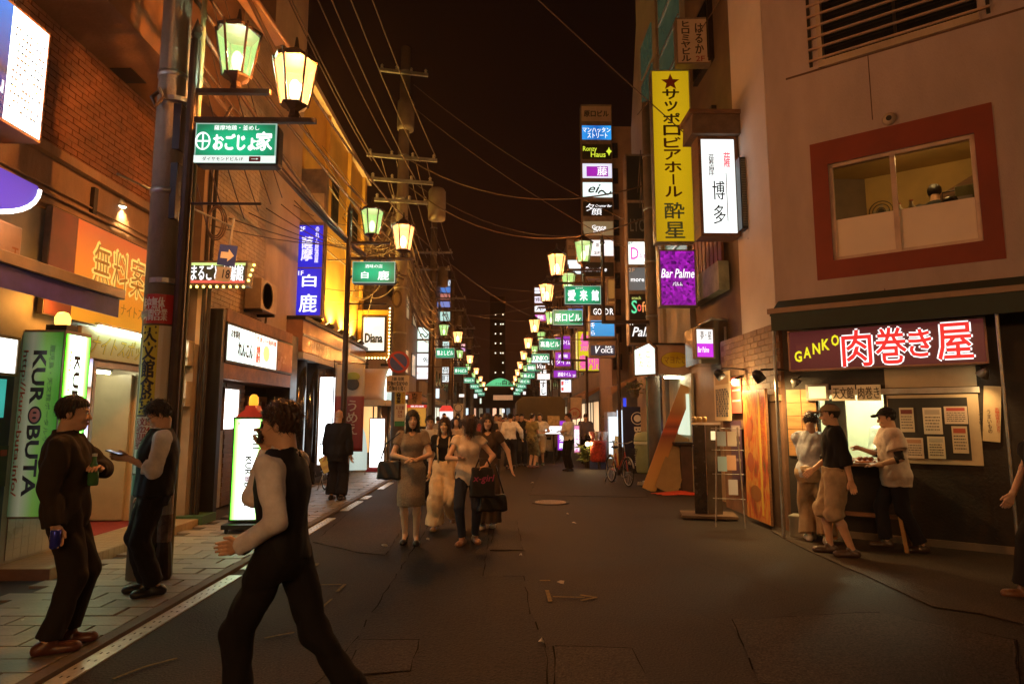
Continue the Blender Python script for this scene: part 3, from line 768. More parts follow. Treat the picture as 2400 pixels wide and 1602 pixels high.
# uplights on the fascia cap
for i, y in enumerate((14.9, 16.0, 17.2, 18.4, 19.6)):
    t = thing('floodlight', 'small floodlight on the pink fascia washing the yellow wall', 'floodlight', (-4.42, y, 3.8), 0, 'floodlights under the yellow wall')
    MB().box((0, 0, .1), (.14, .3, .1), (0, R(-35), 0)).build('housing', M_DARK, t)
    MB().bb(-.03, .03, -.03, .03, 0, .06).build('foot', M_DARK, t)
    MB().box((-.045, 0, .165), (.09, .26, .01), (0, R(-35), 0)).build('glass', emis((1, .75, .3), 3, False, 0), t)
    lamp('flood', 'SPOT', (-.05, 0, .2), 420, (1, .62, .12), t, .05, (-.30, 0, 2.6), R(130), .8)
# blue vertical sign
c, w, h = frect(693, 525, 757, 742, 14.3)
t = thing('vertical_sign', 'tall blue vertical lightbox with white characters in front of the yellow wall', 'sign', (c.x, c.y, c.z - h / 2))
MB().bb(-w / 2, w / 2, 0, .25, 0, 3.55).build('cabinet', M_FRAME, t)
BL = emis((.015, .02, .75), 1.0, True, .2)
MB().bb(-w / 2 + .03, w / 2 - .03, -.006, -.001, .04, h * .515).build('panel', BL, t); MB().bb(-w / 2 + .03, w / 2 - .03, -.006, -.001, h * .53, h - .03).build('panel', BL, t)
MB().bb(-w / 2 + .03, w / 2 - .03, -.004, -.001, h + .05, 2.95).build('panel', mat('blank_panel', (.4, .32, .22), .5), t)
lettering('白', -.15, .17, h * .32, h * .45, -.009, WE, t, heavy=.006); lettering('鹿', -.2, .2, h * .05, h * .24, -.009, WE, t, heavy=.006)
lettering('薩摩', -.2, .06, h * .6, h * .86, -.009, ('e', (.75, .72, 1), 1.3), t, vert=True, heavy=.008); lettering('のれん居酒屋', .11, .2, h * .58, h * .97, -.009, ('e', (.7, .65, 1), 1.3), t, vert=True, heavy=.004)
lettering('2F', -.25, -.13, h * .92, h * .97, -.009, WE, t); lettering('1F', -.25, -.13, h * .44, h * .49, -.009, WE, t)
# lit signboard, banner, A-board near the columns
c, w, h = frect(747, 878, 812, 975, 14.6)
sign('white upright lightbox with a blue corner beside the black marble columns', at_y(780, 985, 14.9), .72, 2.1, 0, .2, (.9, .97, 1), 4, [('3F', .03, .93, .16, .98, (.02, .05, .4)), ('鶏ちどり', .3, .35, .42, .8, (.3, .35, .4), dict(vert=True))])
t = thing('banner', 'red and white cloth banner with a bird emblem on a pole', 'banner', (*at_z(822, 1160, 0)[:2], .036))
x_, y_ = 0, 0
MB().cyl((-.42, 0, 0), (-.42, 0, 2.75), .012).build('pole', M_DARK, t); MB().cyl((-.42, 0, 2.72), (.3, 0, 2.66), .008).build('crossbar', M_DARK, t)
def cloth(x0, x1, z0, z1, y, mm, name, parent, amp=.03, nx=10, nz=14):
    mb = MB()
    for j in range(nz + 1):
        for i in range(nx + 1):
            u, v = i / nx, j / nz; mb.v.append((x0 + (x1 - x0) * u + .12 * (1 - v) * (x1 - x0) * 0, y + amp * math.sin(u * 5 + v * 2) * (1 - v * .6), z0 + (z1 - z0) * v))
    for j in range(nz):
        for i in range(nx): a = j * (nx + 1) + i; mb.f.append((a, a + 1, a + nx + 2, a + nx + 1))
    o = mb.build(name, mm, parent, True); s = o.modifiers.new('thick', 'SOLIDIFY'); s.thickness = .004; return o
cloth(-.4, .22, .85, 2.66, 0, grad('banner_print', [(0, (.25, .03, .03)), (.62, (.28, .05, .05)), (.64, (.5, .46, .4)), (1, (.5, .48, .42))], 'Z'), 'cloth', t)
MB().ball((-.02, -.05, 2.4), (.15, .008, .09)).build('emblem', flat((.30, .36, .06)), t); MB().ball((-.02, -.05, 2.24), (.14, .008, .13)).build('emblem', flat((.04, .04, .045)), t)
lettering('うめえ', -.12, .1, 1.2, 1.9, -.05, (.6, .5, .4), t, vert=True)
t = thing('curved_board', 'curved white standing board by the dark lantern post', 'board', (*at_z(838, 1115, 0)[:2], .036), R(20))
MB().prism([(-.22, .12), (.24, .12), (.24, .7), (.18, 1.1), (.06, 1.38), (-.16, 1.6), (-.22, 1.55)], 0, .03).build('board', emis((.75, .9, .8), .75, True, .2), t)
for s in (-.2, .2): MB().cyl((s, .015, 0), (s, .015, .15), .012).build('leg', M_STEEL, t)
# Diana signs
c, w, h = frect(845, 737, 917, 830, 20.3)
t = thing('bulb_sign', 'square white lightbox in a gold frame edged with small bulbs', 'sign', (c.x, c.y, c.z - h / 2))
MB().bb(-w / 2 - .1, w / 2 - .1, 0, .3, -.1, h + .15).build('cabinet', mat('gold_frame', (.5, .28, .05), .35, .4), t)
MB().bb(-w / 2 + .03, w / 2 - .16, -.03, .0, .06, h - .04).build('frame', M_BLACKM, t)
MB().bb(-w / 2 + .1, w / 2 - .22, -.04, -.031, .12, h - .1).build('panel', emis((1, .97, .86), 1.15, True, .06), t)
lettering('Diana', -w / 2 + .16, w / 2 - .28, .38, .68, -.044, (.02, .05, .05), t, heavy=.012); lettering('酒場', -w / 2 + .42, w / 2 - .32, .8, .92, -.044, ('e', (.5, .9, .9), .9), t)
for i in range(15): MB().ball((w / 2 - .06, -.02, -.1 + i * .115), .03, 8, 5).build('bulb', emis((1, .75, .3), 6, False, 0), t)
for i in range(8): MB().ball((-w / 2 + .1 + i * .1, -.02, -.12), .03, 8, 5).build('bulb', emis((1, .75, .3), 6, False, 0), t)
t = thing('barrel_canopy', 'beige barrel canopy with a glowing arched rim below the bulb-edged sign', 'canopy', (-4.2, 19.7, 2.05))
prof = [(.95 * math.cos(a), .05 + 1.0 * math.sin(a)) for a in [i * R(180) / 14 for i in range(15)]]
MB().prism(prof, -.7, .72, 'x').build('vault', mat('peach_canopy', (.52, .36, .24), .45, 0, .1), t, True)
MB().tube([(.74, a, b) for a, b in prof], .035, 6).build('neon_rim', emis((.8, 1, .92), 3.5, True, 0), t)
MB().prism([(a * .9, b * .94 + .01) for a, b in prof], .721, .726, 'x').build('end_panel', emis((.7, .9, .85), .9, True, .2), t)
MB().bb(-.75, .78, -1.0, 1.0, -.12, .05).build('sill', mat('cream_trim', (.6, .53, .42), .5), t)
for s in (-.85, .85): MB().cyl((.55, s, -2.0), (.55, s, -.12), .06).build('post', M_ALU, t, True)
MB().bb(-.6, -.5, -.8, .8, -2.0, -.12).build('door', M_GLASS, t)
c = at_z(882, 1108, 0)
t = sign('white standing lightbox with a red base on the sidewalk', (c.x, c.y, .036 + .82), .46, 1.42, 0, .16, (1, 1, .99), 6, [('Diana', .18, .80, .82, .92, (.55, .6, .6))], name='standing_lightbox')
MB().bb(-.28, .28, -.12, .28, -.1, 0).build('base', mat('red_base', (.4, .02, .03), .4), t)
for sx in (-.22, .22): MB().ball((sx, 0, -.11), .03).build('caster', M_BLACKM, t)
c = at_z(918, 1060, 0)
t = thing('leaning_board', 'long orange price board leaning beside the poster-covered pole', 'board', (-3.6, 20.6, .036))
MB().box((0, 0, 1.05), (.32, .04, 2.15), (0, R(-14), 0)).build('board', mat('orange_board', (.5, .22, .08), .5, 0, .2), t)
lettering('焼酎飲み放題', -.1, .1, .3, 1.7, -.03, (.6, .5, .3), t, vert=True)
c = at_y(783, 965, 16.3); 
t = thing('hanging_lantern', 'hexagonal white framed lamp glowing at the entrance beside the banner', 'lamp', (*at_y(828, 970, 17.2)[:2], 1.15))
MB().lathe([(.02, 0), (.16, .12), (.16, .75), (.02, .9)], 6).build('glass', emis((.75, 1, .95), 1.5, True, .1), t)
for i in range(6): a = i * R(60); MB().tube([(.02 * math.cos(a), .02 * math.sin(a), 0), (.165 * math.cos(a), .165 * math.sin(a), .12), (.165 * math.cos(a), .165 * math.sin(a), .75), (.02 * math.cos(a), .02 * math.sin(a), .9)], .01, 4).build('bar', M_BLACKM, t)
MB().cyl((0, 0, .88), (0, 0, 1.5), .01).build('rod', M_BLACKM, t)
# standing KUROBUTA lightbox on casters
c = at_z(585, 1246, 0.036)
t = thing('standing_lightbox', 'green and white standing lightbox on casters with a red beacon top on the sidewalk', 'sign', (c.x - .07, c.y, .036), R(3))
MB().bb(-.26, .30, -.16, .34, .06, .12).build('base', M_BLACKM, t)
for sx in (-.2, .22):
    for sy in (-.12, .28): MB().cyl((sx - .015, sy, .032), (sx + .015, sy, .032), .032).build('caster', M_BLACKM, t)
MB().bb(-.22, .22, -.012, .26, .14, 1.56).build('cabinet', mat('dark_green_alu', (.05, .08, .05), .4, .4), t)
gk = [(0, (.12, .95, .02)), (.12, (.4, 1, .25)), (.3, (.92, 1, .9)), (.72, (.95, 1, .9)), (.88, (.4, 1, .2)), (1, (.1, .9, .02))]
MB().bb(-.195, .195, -.018, -.013, .17, 1.53).build('panel', grad('green_print_stand', gk, 'X', 3.2), t)
MB().bb(.221, .226, .02, .23, .17, 1.53).build('panel', grad('green_print_side', [(0, (.8, 1, .3)), (1, (1, .85, .3))], 'Z', 2.2), t)
kuro(t, -.03, .055, .34, 1.02, -.021, (.01, .01, .02), ('e', (.9, .75, .8), 1))
mb = MB()
for k, (a, b) in enumerate(((1.36, 1.4), (1.3, 1.32), (1.24, 1.27), (1.18, 1.2), (1.12, 1.14))): mb.bb(.06, .16, -.022, -.02, a, b)
tag(mb.build('print', flat((.05, .08, .05)), t), kind='stuff')
MB().prism([(-.2, 1.56), (.2, 1.56), (.08, 1.66), (.06, 1.72), (-.06, 1.72), (-.08, 1.66)], .0, .24).build('roof', mat('red_tin', (.5, .03, .02), .35), t)
MB().lathe([(.06, 1.72), (.065, 1.76), (.06, 1.84), (.03, 1.875), (.001, 1.88)], 14, (0, .12, 0)).build('beacon', mat('amber_glass', (.7, .3, .02), .2, 0, .2, 5, emit=(1, .42, .03), es=1.2), t, True)
lettering('館', -.15, -.12, 1.45, 1.49, -.021, (.1, .3, .1), t)
# ================================================================ RIGHT SIDE: CORNER BUILDING WITH CHAMFERED SHOP FRONT
CA = at_z(1846, 1247, 0)                         # foot of the chamfer corner
CD = Vector((.794, -.607, 0))                    # along the chamfer, towards the camera's right
CN = Vector((-.607, -.794, 0))                   # out of the chamfer
CRZ = math.atan2(CD.y, CD.x)
def cuv(px, py, off=0.0):
    """pixel -> (u along the chamfer, z) on the chamfer plane moved out by off"""
    p = at_pl(px, py, CA + CN * off, CN); return (p - CA).dot(CD), p.z
def cth(name, label, cat, u=0, z=0, off=0, group=None):
    """thing on the chamfer: local x along it, local -y out of it"""
    p = CA + CD * u + CN * off; return thing(name, label, cat, (p.x, p.y, z), CRZ, group)
M_STUC = mat('pale_stucco', (.40, .305, .285), .85, 0, .2, 1.1, .45, 60, aniso=(1.2, 1.2, .35))
M_STUC2 = mat('white_stucco', (.52, .43, .38), .85, 0, .12, 1.0, .35, 70)
FX = CA.x                                        # street flank of the corner building
rb = cth('corner_building', 'pale stucco corner building with a red framed window above the meat roll stall', 'building')
uL = 9.0
wu0, wz1 = cuv(1940, 385); wu1, _ = cuv(2283, 312); _, wz0 = cuv(1955, 615)
wz0 = (cuv(1955, 612)[1] + cuv(2300, 563)[1]) / 2; wz1 = (cuv(1940, 385)[1] + cuv(2283, 312)[1]) / 2
lu0 = cuv(1925, 70)[0]; lu1 = cuv(2290, 0)[0]; lz0 = cuv(1935, 142)[1]
mb = MB()
wall_pieces(mb, 0.002, uL, 2.95, 16, [(wu0, wu1, wz0, wz1), (lu0, lu1, lz0, lz0 + 1.6)], lambda a, b, c, d: mb.bb(a, b, 0, .25, c, d))
mb.build('wall', M_STUC, rb)
# street flank, above the brick
fl = MB(); fl.bb(FX, FX + .3, CA.y + .02, 10.2, 2.95, 16)
fl.build('wall', M_STUC2, rb, world=True).rotation_euler = (0, 0, 0)
def untw(o):
    """children given in world coordinates under a rotated thing"""
    p = o.parent; m = Matrix.Translation(p.location) @ Euler(p.rotation_euler).to_matrix().to_4x4()
    o.matrix_parent_inverse = m.inverted(); return o
def wb(mb, name, m, parent, **k): return untw(mb.build(name, m, parent, **k))
bpy.data.objects.remove(rb.children[-1])
wb(MB().bb(FX, FX + .3, CA.y + .02, 10.2, 2.95, 16), 'wall', M_STUC2, rb)
# cracks/joints in the stucco
ju = cuv(2035, 140)[0]; mat('joint_dark', (.10, .05, .035), .9)
JT = [(2.96, cuv(2035, 660)[1] - .12), (cuv(2035, 300)[1] + .1, lz0 - .1)]
for j0, j1 in JT: MB().bb(ju - .006, ju + .006, -.004, .0, j0, j1).build('joint', MATS['joint_dark'], rb)
MB().bb(.3, 4.2, -.005, .0, lz0 - .12, lz0 - .09).build('drip_ledge', mat('joint_dark', ()), rb)
# dark upper band and bracket
# red window surround
ru0 = cuv(1898, 345)[0]; ru1 = cuv(2325, 250)[0]; rz1 = (cuv(1897, 340)[1] + cuv(2319, 242)[1]) / 2; rz0 = (cuv(1914, 662)[1] + cuv(2337, 603)[1]) / 2
mb = MB(); M_RED = mat('red_paint', (.21, .035, .018), .7, 0, .18, 1.5, .15)
wall_pieces(mb, ru0, ru1, rz0, rz1, [(wu0, wu1, wz0, wz1)], lambda a, b, c, d: mb.bb(a, b, -.012, -.001, c, d))
mb.build('window_surround', M_RED, rb)
win = MB(); fw = .05
win.bb(wu0, wu1, .03, .10, wz0, wz0 + fw); win.bb(wu0, wu1, .03, .10, wz1 - fw, wz1); win.bb(wu0, wu0 + fw, .03, .10, wz0, wz1); win.bb(wu1 - fw, wu1, .03, .10, wz0, wz1)
wm = (wu0 + wu1) / 2 - .06; win.bb(wm - .03, wm + .03, .02, .11, wz0, wz1)
w_ = win.build('window_frame', mat('pink_alu', (.55, .40, .33), .4, .3), rb)
zf = wz0 + (wz1 - wz0) * .42
MB().bb(wu0 + fw, wm - .03, .06, .066, wz0 + fw, zf).build('frosted_film', mat('frosted_film', (.72, .60, .50), .5, 0, .06, 2), w_)
MB().bb(wm + .03, wu1 - fw, .06, .066, wz0 + fw, zf).build('frosted_film', mat('frosted_film', ()), w_)
if 'pane' not in MATS:
    m = bpy.data.materials.new('pane'); m.use_nodes = True; n = m.node_tree.nodes; l = m.node_tree.links
    tr = n.new('ShaderNodeBsdfTransparent'); gl = n.new('ShaderNodeBsdfGlossy'); gl.inputs['Roughness'].default_value = .03
    fr = n.new('ShaderNodeFresnel'); fr.inputs['IOR'].default_value = 1.45; mx = n.new('ShaderNodeMixShader')
    tr.inputs[0].default_value = (.85, .85, .82, 1)
    l.new(fr.outputs[0], mx.inputs[0]); l.new(tr.outputs[0], mx.inputs[1]); l.new(gl.outputs[0], mx.inputs[2]); l.new(mx.outputs[0], n['Material Output'].inputs[0]); MATS['pane'] = m
for a, b in ((wu0 + fw, wm - .03), (wm + .03, wu1 - fw)): MB().bb(a, b, .075, .08, wz0 + fw, wz1 - fw).build('pane', MATS['pane'], w_)
# room behind the window
rm = MB(); rm.bb(wu0 - .8, wu1 + .8, 2.4, 2.45, wz0 - 1.2, wz1 + .5); rm.bb(wu0 - .85, wu0 - .8, .25, 2.4, wz0 - 1.2, wz1 + .5); rm.bb(wu1 + .8, wu1 + .85, .25, 2.4, wz0 - 1.2, wz1 + .5)
rm.bb(wu0 - .8, wu1 + .8, .25, 2.4, wz1 + .5, wz1 + .55); rm.bb(wu0 - .8, wu1 + .8, .25, 2.4, wz0 - 1.25, wz0 - 1.2)
rm.build('room', mat('room_ochre', (.42, .27, .09), .8, 0, .15, 2), rb)
MB().box(((wu0 + wu1) / 2 + .15, 2.3, wz1 - .25), (1.7, .1, .12), (0, R(-28), 0)).build('stair_edge', M_WOOD, rb)
t = cth('ceiling_lamp', 'round paper lamp inside the upstairs room behind the red framed window', 'lamp', (wu0 + wu1) / 2 + .3, wz1 + .36, -.55)
MB().ball((0, 0, 0), .12).build('shade', emis((1, .7, .25), 1.2, True, 0), t, True)
lamp('room_light', 'POINT', (0, 0, -.2), 24, (1, .62, .22), t, .12)
t = cth('electric_fan', 'wall fan in the upstairs room behind the red framed window', 'fan', wu0 + .42, zf + .62, -2.2)
mb = MB()
for r_ in (.06, .12, .17): mb.tube([(r_ * math.cos(a), -.06, r_ * math.sin(a)) for a in [i * R(20) for i in range(19)]], .008, 4)
mb.build('guard', M_DARK, t); MB().cyl((0, -.05, 0), (0, .1, 0), .05).build('hub', M_DARK, t)
for k in range(4): MB().box((.07 * math.cos(k * R(90)), -.03, .07 * math.sin(k * R(90))), (.11, .01, .06), (0, -k * R(90), 0)).build('blade', mat('fan_blade', (.3, .25, .15), .4), t)
t = cth('shelf_pots', 'dark kettle and bottles on the sill in the upstairs window', 'kettle', wu1 - .3, zf - .02, -.3)
MB().lathe([(.10, 0), (.12, .05), (.10, .12), (.03, .15)], 14).build('kettle', mat('kettle', (.03, .025, .02), .25, .6), t, True)
MB().tube([(-.09, 0, .1), (-.08, 0, .22), (.08, 0, .22), (.09, 0, .1)], .01).build('handle', M_DARK, t)
for i, (u, h_) in enumerate(((wu0 + .8, .16), (wu0 + .94, .18), (wm + .95, .34), (wm + .75, .26))):
    t = cth('bottle', ('small white bottle on the upstairs window sill beside the fan', 'small white bottle on the upstairs window sill beside the fan', 'tall pale jar on the upstairs window sill', 'green folder box on the upstairs window sill')[i], 'bottle' if i < 3 else 'box', u, zf - .03, -.28, 'bottles on the window sill' if i < 2 else None)
    if i < 3: MB().lathe([(.04, 0), (.045, .02), (.045, h_ * .6), (.02, h_ * .8), (.02, h_)], 12).build('body', flat((.5, .42, .28)), t, True); MB().cyl((0, 0, h_), (0, 0, h_ + .02), .022).build('cap', flat((.5, .1, .05)), t)
    else: MB().bb(-.1, .1, -.05, .05, 0, h_).build('body', flat((.25, .28, .12)), t, bevel=.01); MB().bb(-.08, .08, -.052, -.05, .05, .12).build('tab', flat((.5, .5, .4)), t)
# barred window at the top
MB().bb(lu0, lu1, .15, .2, lz0, lz0 + 1.6).build('window_glass', M_GLASS, rb)
for i in range(9):
    MB().bb(lu0 - .18, lu1 + .12, -.06, -.03, lz0 + .02 + i * .17, lz0 + .05 + i * .17).build('bar', mat('pink_bar', (.45, .30, .22), .5, .2), rb)
for u in (lu0 - .16, (lu0 + lu1) / 2, lu1 + .1): MB().bb(u - .02, u + .02, -.03, .0, lz0 - .04, lz0 + 1.6).build('bar_bracket', M_DARK, rb)
MB().bb(lu0 - .06, lu0, -.04, .2, lz0 - .1, lz0 + 1.6).build('window_jamb', M_PALE, rb); MB().bb(lu0 - .06, lu1, -.05, .2, lz0 - .1, lz0).build('window_sill', M_PALE, rb)
u_, z_ = cuv(2085, 280); t = cth('wall_vent', 'small round vent cap above the red framed window', 'vent', u_, z_ - .08, .0)
MB().ball((0, -.02, .08), (.085, .07, .085)).build('hood', M_PALE, t, True); MB().cyl((0, -.08, .07), (0, -.092, .065), .035).build('opening', M_DARK, t)
# ---------------- stall front under it
sf = cth('food_stall', 'dark wood stall front with counter, menu boards and dark skirting under the corner building', 'stall')
sL = cuv(1960, 905)[0]; sR = cuv(2290, 900)[0]; oT = cuv(1990, 925)[1]; oB = cuv(1990, 1075)[1]
M_DKW = mat('charred_wood', (.022, .015, .011), .7, 0, .4, 4, .3, 30)
mb = MB(); oU1 = cuv(2075, 1000)[0]; oU0 = cuv(1918, 950)[0]
wall_pieces(mb, .06, 6, .0, 2.95, [(oU0, oU1, oB, oT)], lambda a, b, c, d: mb.bb(a, b, 0.001, .12, c, d)); mb.build('wall', M_DKW, sf)
for k in range(5):
    for j in range(2):
        MB().bb(.08 + j * (oU0 - .1) / 2, .08 + (j + 1) * (oU0 - .1) / 2 - .008, -.02, -.001, oB + .02 + k * .185, oB + .02 + k * .185 + .178).build('board', mat('amber_board', (.28, .14, .05), .5, 0, .35, 3, .1, aniso=(1, 1, 6)), sf)
# kitchen behind the opening
kt = MB(); kt.bb(oU0 - .2, oU1 + 1, 1.8, 1.85, .3, 2.6); kt.bb(oU0 - .25, oU0 - .2, .12, 1.8, .3, 2.6); kt.bb(oU1 + 1, oU1 + 1.05, .12, 1.8, .3, 2.6); kt.bb(oU0 - .2, oU1 + 1, .12, 1.8, 2.6, 2.65)
kt.build('kitchen_wall', mat('kitchen_white', (.55, .58, .45), .5, 0, .1, 3), sf)
MB().bb(oU0 + .02, oU0 + .28, .35, .4, oB + .05, oT - .04).build('curtain', mat('grey_curtain', (.12, .11, .09), .8), sf)
MB().bb(oU0 - .02, oU1 + .04, -.32, .4, oB - .05, oB).build('counter', M_WOOD, sf, bevel=.008)
MB().bb(oU0 - .05, sR + .02, -.05, .0, oT + .0, oT + .07).build('shutter_rail', M_ALU, sf)
MB().bb(cuv(2075, 900)[0], sR, -.03, -.002, oT + .08, oT + .4).build('shutter_box', mat('beige_shutter', (.42, .33, .22), .5, 0, .12), sf)
MB().bb(.06, 6, -.02, .0, .0, .10).build('skirting', mat('grey_skirting', (.22, .17, .12), .8), sf)
t = cth('kitchen_lamp', 'tube light inside the stall kitchen', 'light', oU0 + .5, 2.35, -.8)
MB().cyl((-.5, 0, 0), (.5, 0, 0), .025).build('tube', emis((.95, 1, .6), 90, True, 0), t); MB().bb(-.55, .55, -.04, .04, .03, .07).build('fitting', M_ALU, t); lamp('kitchen_light', 'POINT', (0, 0, -.2), 40, (1, 1, .6), t, .1)
# notice case to the right of the opening
nu0 = cuv(2080, 950)[0]; nz1 = cuv(2150, 925)[1]; nz0 = cuv(2150, 1085)[1]
nc = cth('notice_case', 'aluminium notice case pinned with menus on the stall front', 'notice board', (nu0 + sR) / 2, nz0, .01)
nw = sR - nu0; nh = nz1 - nz0
MB().bb(-nw / 2, nw / 2, -.02, .0, 0, nh).build('frame', mat('beige_shutter', ()), nc); MB().bb(-nw / 2 + .01, nw / 2 - .11, -.024, -.021, .06, nh - .04).build('board', mat('black_board', (.012, .011, .01), .6), nc)
pp = [('framed certificate pinned in the notice case', 2107, 2145, 955, 1012, (.42, .35, .26), (.12, .02, .02)), ('tall white notice with a small photo in the notice case', 2162, 2211, 955, 1017, (.55, .48, .38), (.35, .3, .25)),
      ('red and white menu sheet at the top of the notice case', 2212, 2270, 952, 993, (.55, .45, .36), (.35, .05, .04)), ('pink handwritten notice in the notice case', 2118, 2167, 1025, 1074, (.55, .42, .33), (.4, .2, .12)),
      ('plain cream notice in the notice case', 2173, 2218, 1022, 1075, (.58, .5, .36), (.4, .36, .28)), ('photo menu sheet with small red pictures in the notice case', 2230, 2272, 998, 1062, (.5, .42, .3), (.32, .06, .03))]
for lab, a, b, c, d, co, c2 in pp:
    u0, z1 = cuv(a, c, .04); u1, z0 = cuv(b, d, .04); q = CA + CD * (u0 + u1) / 2 + CN * .043
    sheet(lab, (Vector((q.x, q.y, (z0 + z1) / 2)), u1 - u0, z1 - z0, CRZ), 'notice', 'notice', (co, c2))
# boards over the opening
for a, b, c, d, tx, lab, lit in ((1888, 1943, 901, 938, None, 'small lit yellow menu lightbox above the stall opening', 1), (1948, 2005, 903, 938, '天文館', 'white board with three black characters above the stall opening', 0), (2007, 2066, 902, 938, '肉巻き', 'white board with three slanted black characters above the stall opening', 0)):
    u0, z1 = cuv(a, c, .06); u1, z0 = cuv(b, d, .06); q = CA + CD * (u0 + u1) / 2 + CN * .06
    if lit: sign(lab, Vector((q.x, q.y, (z0 + z1) / 2)), u1 - u0, z1 - z0, CRZ, .05, (1, .85, .35), 1.5)
    else:
        t = cth('name_board', lab, 'sign', (u0 + u1) / 2, z0, .06); MB().bb(-(u1 - u0) / 2, (u1 - u0) / 2, 0, .03, 0, z1 - z0).build('board', flat((.60, .52, .40)), t)
        lettering(tx, -(u1 - u0) * .44, (u1 - u0) * .44, (z1 - z0) * .12, (z1 - z0) * .88, -.003, (.04, .03, .02), t)
u0, z1 = cuv(2292, 905, .03); u1, z0 = cuv(2360, 1035, .03)
t = cth('paper_scroll', 'slanted paper menu with red and black vertical writing beside the notice case', 'menu', (u0 + u1) / 2, z0, .03)
MB().box((0, 0, (z1 - z0) / 2), (u1 - u0 - .06, .006, z1 - z0), (0, R(5), 0)).build('paper', mat('aged_paper', (.52, .40, .24), .7, 0, .15), t)
for i, (s_, c_) in enumerate((('店主おすすめ品', (.06, .04, .03)), ('名物肉巻おにぎり', (.45, .06, .03)), ('うまいもの', (.06, .04, .03)), ('ございます', (.06, .04, .03)))):
    x = .13 - i * .08; o = lettering(s_, x - .02, x + .02, .12 - i * .01, .42 - i * .02, -.006, c_, t, vert=True)
# the big sign
u0, z1a = cuv(1850, 778, .1); u1, z1b = cuv(2309, 744, .1); _, z0a = cuv(1855, 871, .1); _, z0b = cuv(2312, 853, .1)
w = u1 - u0; h = (z1a + z1b) / 2 - (z0a + z0b) / 2; q = CA + CD * (u0 + u1) / 2 + CN * .22
GK = sign('wide maroon stall sign with big red characters outlined in white and yellow letters', Vector((q.x, q.y, (z1a + z1b + z0a + z0b) / 4)), w, h, CRZ, .2, (.115, .020, .018), 1.0, [], frame=mat('pink_frame', (.42, .25, .2), .5, .2), border=.022, uneven=.35, name='stall_sign')
for ch, a, b, c, d in (('肉', .305, .457, .06, .9), ('巻', .48, .63, .09, .9), ('き', .645, .75, .22, .82), ('屋', .78, .935, .12, .9)):
    x0, x1, z0, z1 = -w / 2 + a * w, -w / 2 + b * w, c * h, d * h
    lettering(ch, x0, x1, z0, z1, -.004, ('e', (1, .98, .95), 1.5), GK, heavy=.022)
    lettering(ch, x0, x1, z0, z1, -.008, ('e', (.95, .035, .03), .95), GK, heavy=.007)
for i, ch in enumerate('GANKO'):
    x = -w / 2 + (.035 + i * .053) * w; z0 = h * (.22 + i * .085); lettering(ch, x, x + .043 * w, z0, z0 + h * .27, -.004, ('e', (.95, .85, .02), 1.0), GK, bold=.03)
# awning over the sign
aw = cth('rolled_awning', 'dark green awning with a slim rail above the maroon stall sign', 'awning', 0, 0, 0)
za = cuv(2080, 705, .5)[1]; zb = cuv(2080, 745, .5)[1]
u0 = cuv(1805, 720, .5)[0]; u1 = 4.3
MB().add([(u0, -.55, za - .04), (u1, -.55, za - .04), (u1, -.03, za + .22), (u0, -.03, za + .22), (u0, -.55, za - .07), (u1, -.55, za - .07), (u1, -.03, za + .19), (u0, -.03, za + .19)],
         [(0, 1, 2, 3), (7, 6, 5, 4), (0, 4, 5, 1), (1, 5, 6, 2), (2, 6, 7, 3), (3, 7, 4, 0)]).build('roof', mat('green_vinyl', (.012, .03, .022), .6, 0, .3, 4), aw)
MB().bb(u0 - .02, u1, -.60, -.55, za - .04, za + .03).build('rail', mat('brown_rail', (.25, .17, .12), .5, .3), aw)
MB().bb(u0 + .02, u1, -.58, -.572, zb - .06, za - .04).build('valance', mat('green_vinyl', ()), aw)
for u in (u0 + .03,): MB().cyl((u, -.5, .02), (u, -.5, za), .022).build('post', M_STEEL, aw)
MB().cyl((cuv(2352, 900, .5)[0], -.5, .02), (cuv(2352, 900, .5)[0], -.5, za), .02).build('post', M_STEEL, aw)
# two small floodlights on the stall
for px, py, lab in ((1868, 900, 'small lit spotlight at the wooden end of the stall front'), (2302, 880, 'small lit spotlight over the slanted paper menu')):
    u, z = cuv(px, py, .25); t = cth('spotlight', lab, 'spotlight', u, z, .25)
    s = -1 if px > 2000 else 1
    MB().lathe([(.02, .1), (.035, .08), (.075, 0), (.07, 0), (.02, .07)], 14).build('shade', M_STEEL, t, True).rotation_euler = (R(25), R(-35 * s), 0)
    MB().ball((0, 0, .005), (.06, .06, .02)).build('bulb', emis((1, .82, .45), 10, False, 0), t).rotation_euler = (R(25), R(-35 * s), 0)
    MB().cyl((0, .03, .08), (0, .24, .12), .012).build('arm', M_DARK, t)
    lamp('spot', 'SPOT', (0, -.02, -.02), 26, (1, .60, .22), t, .04, (-.35 * s * -1, .1, -1.4), R(140), .9)
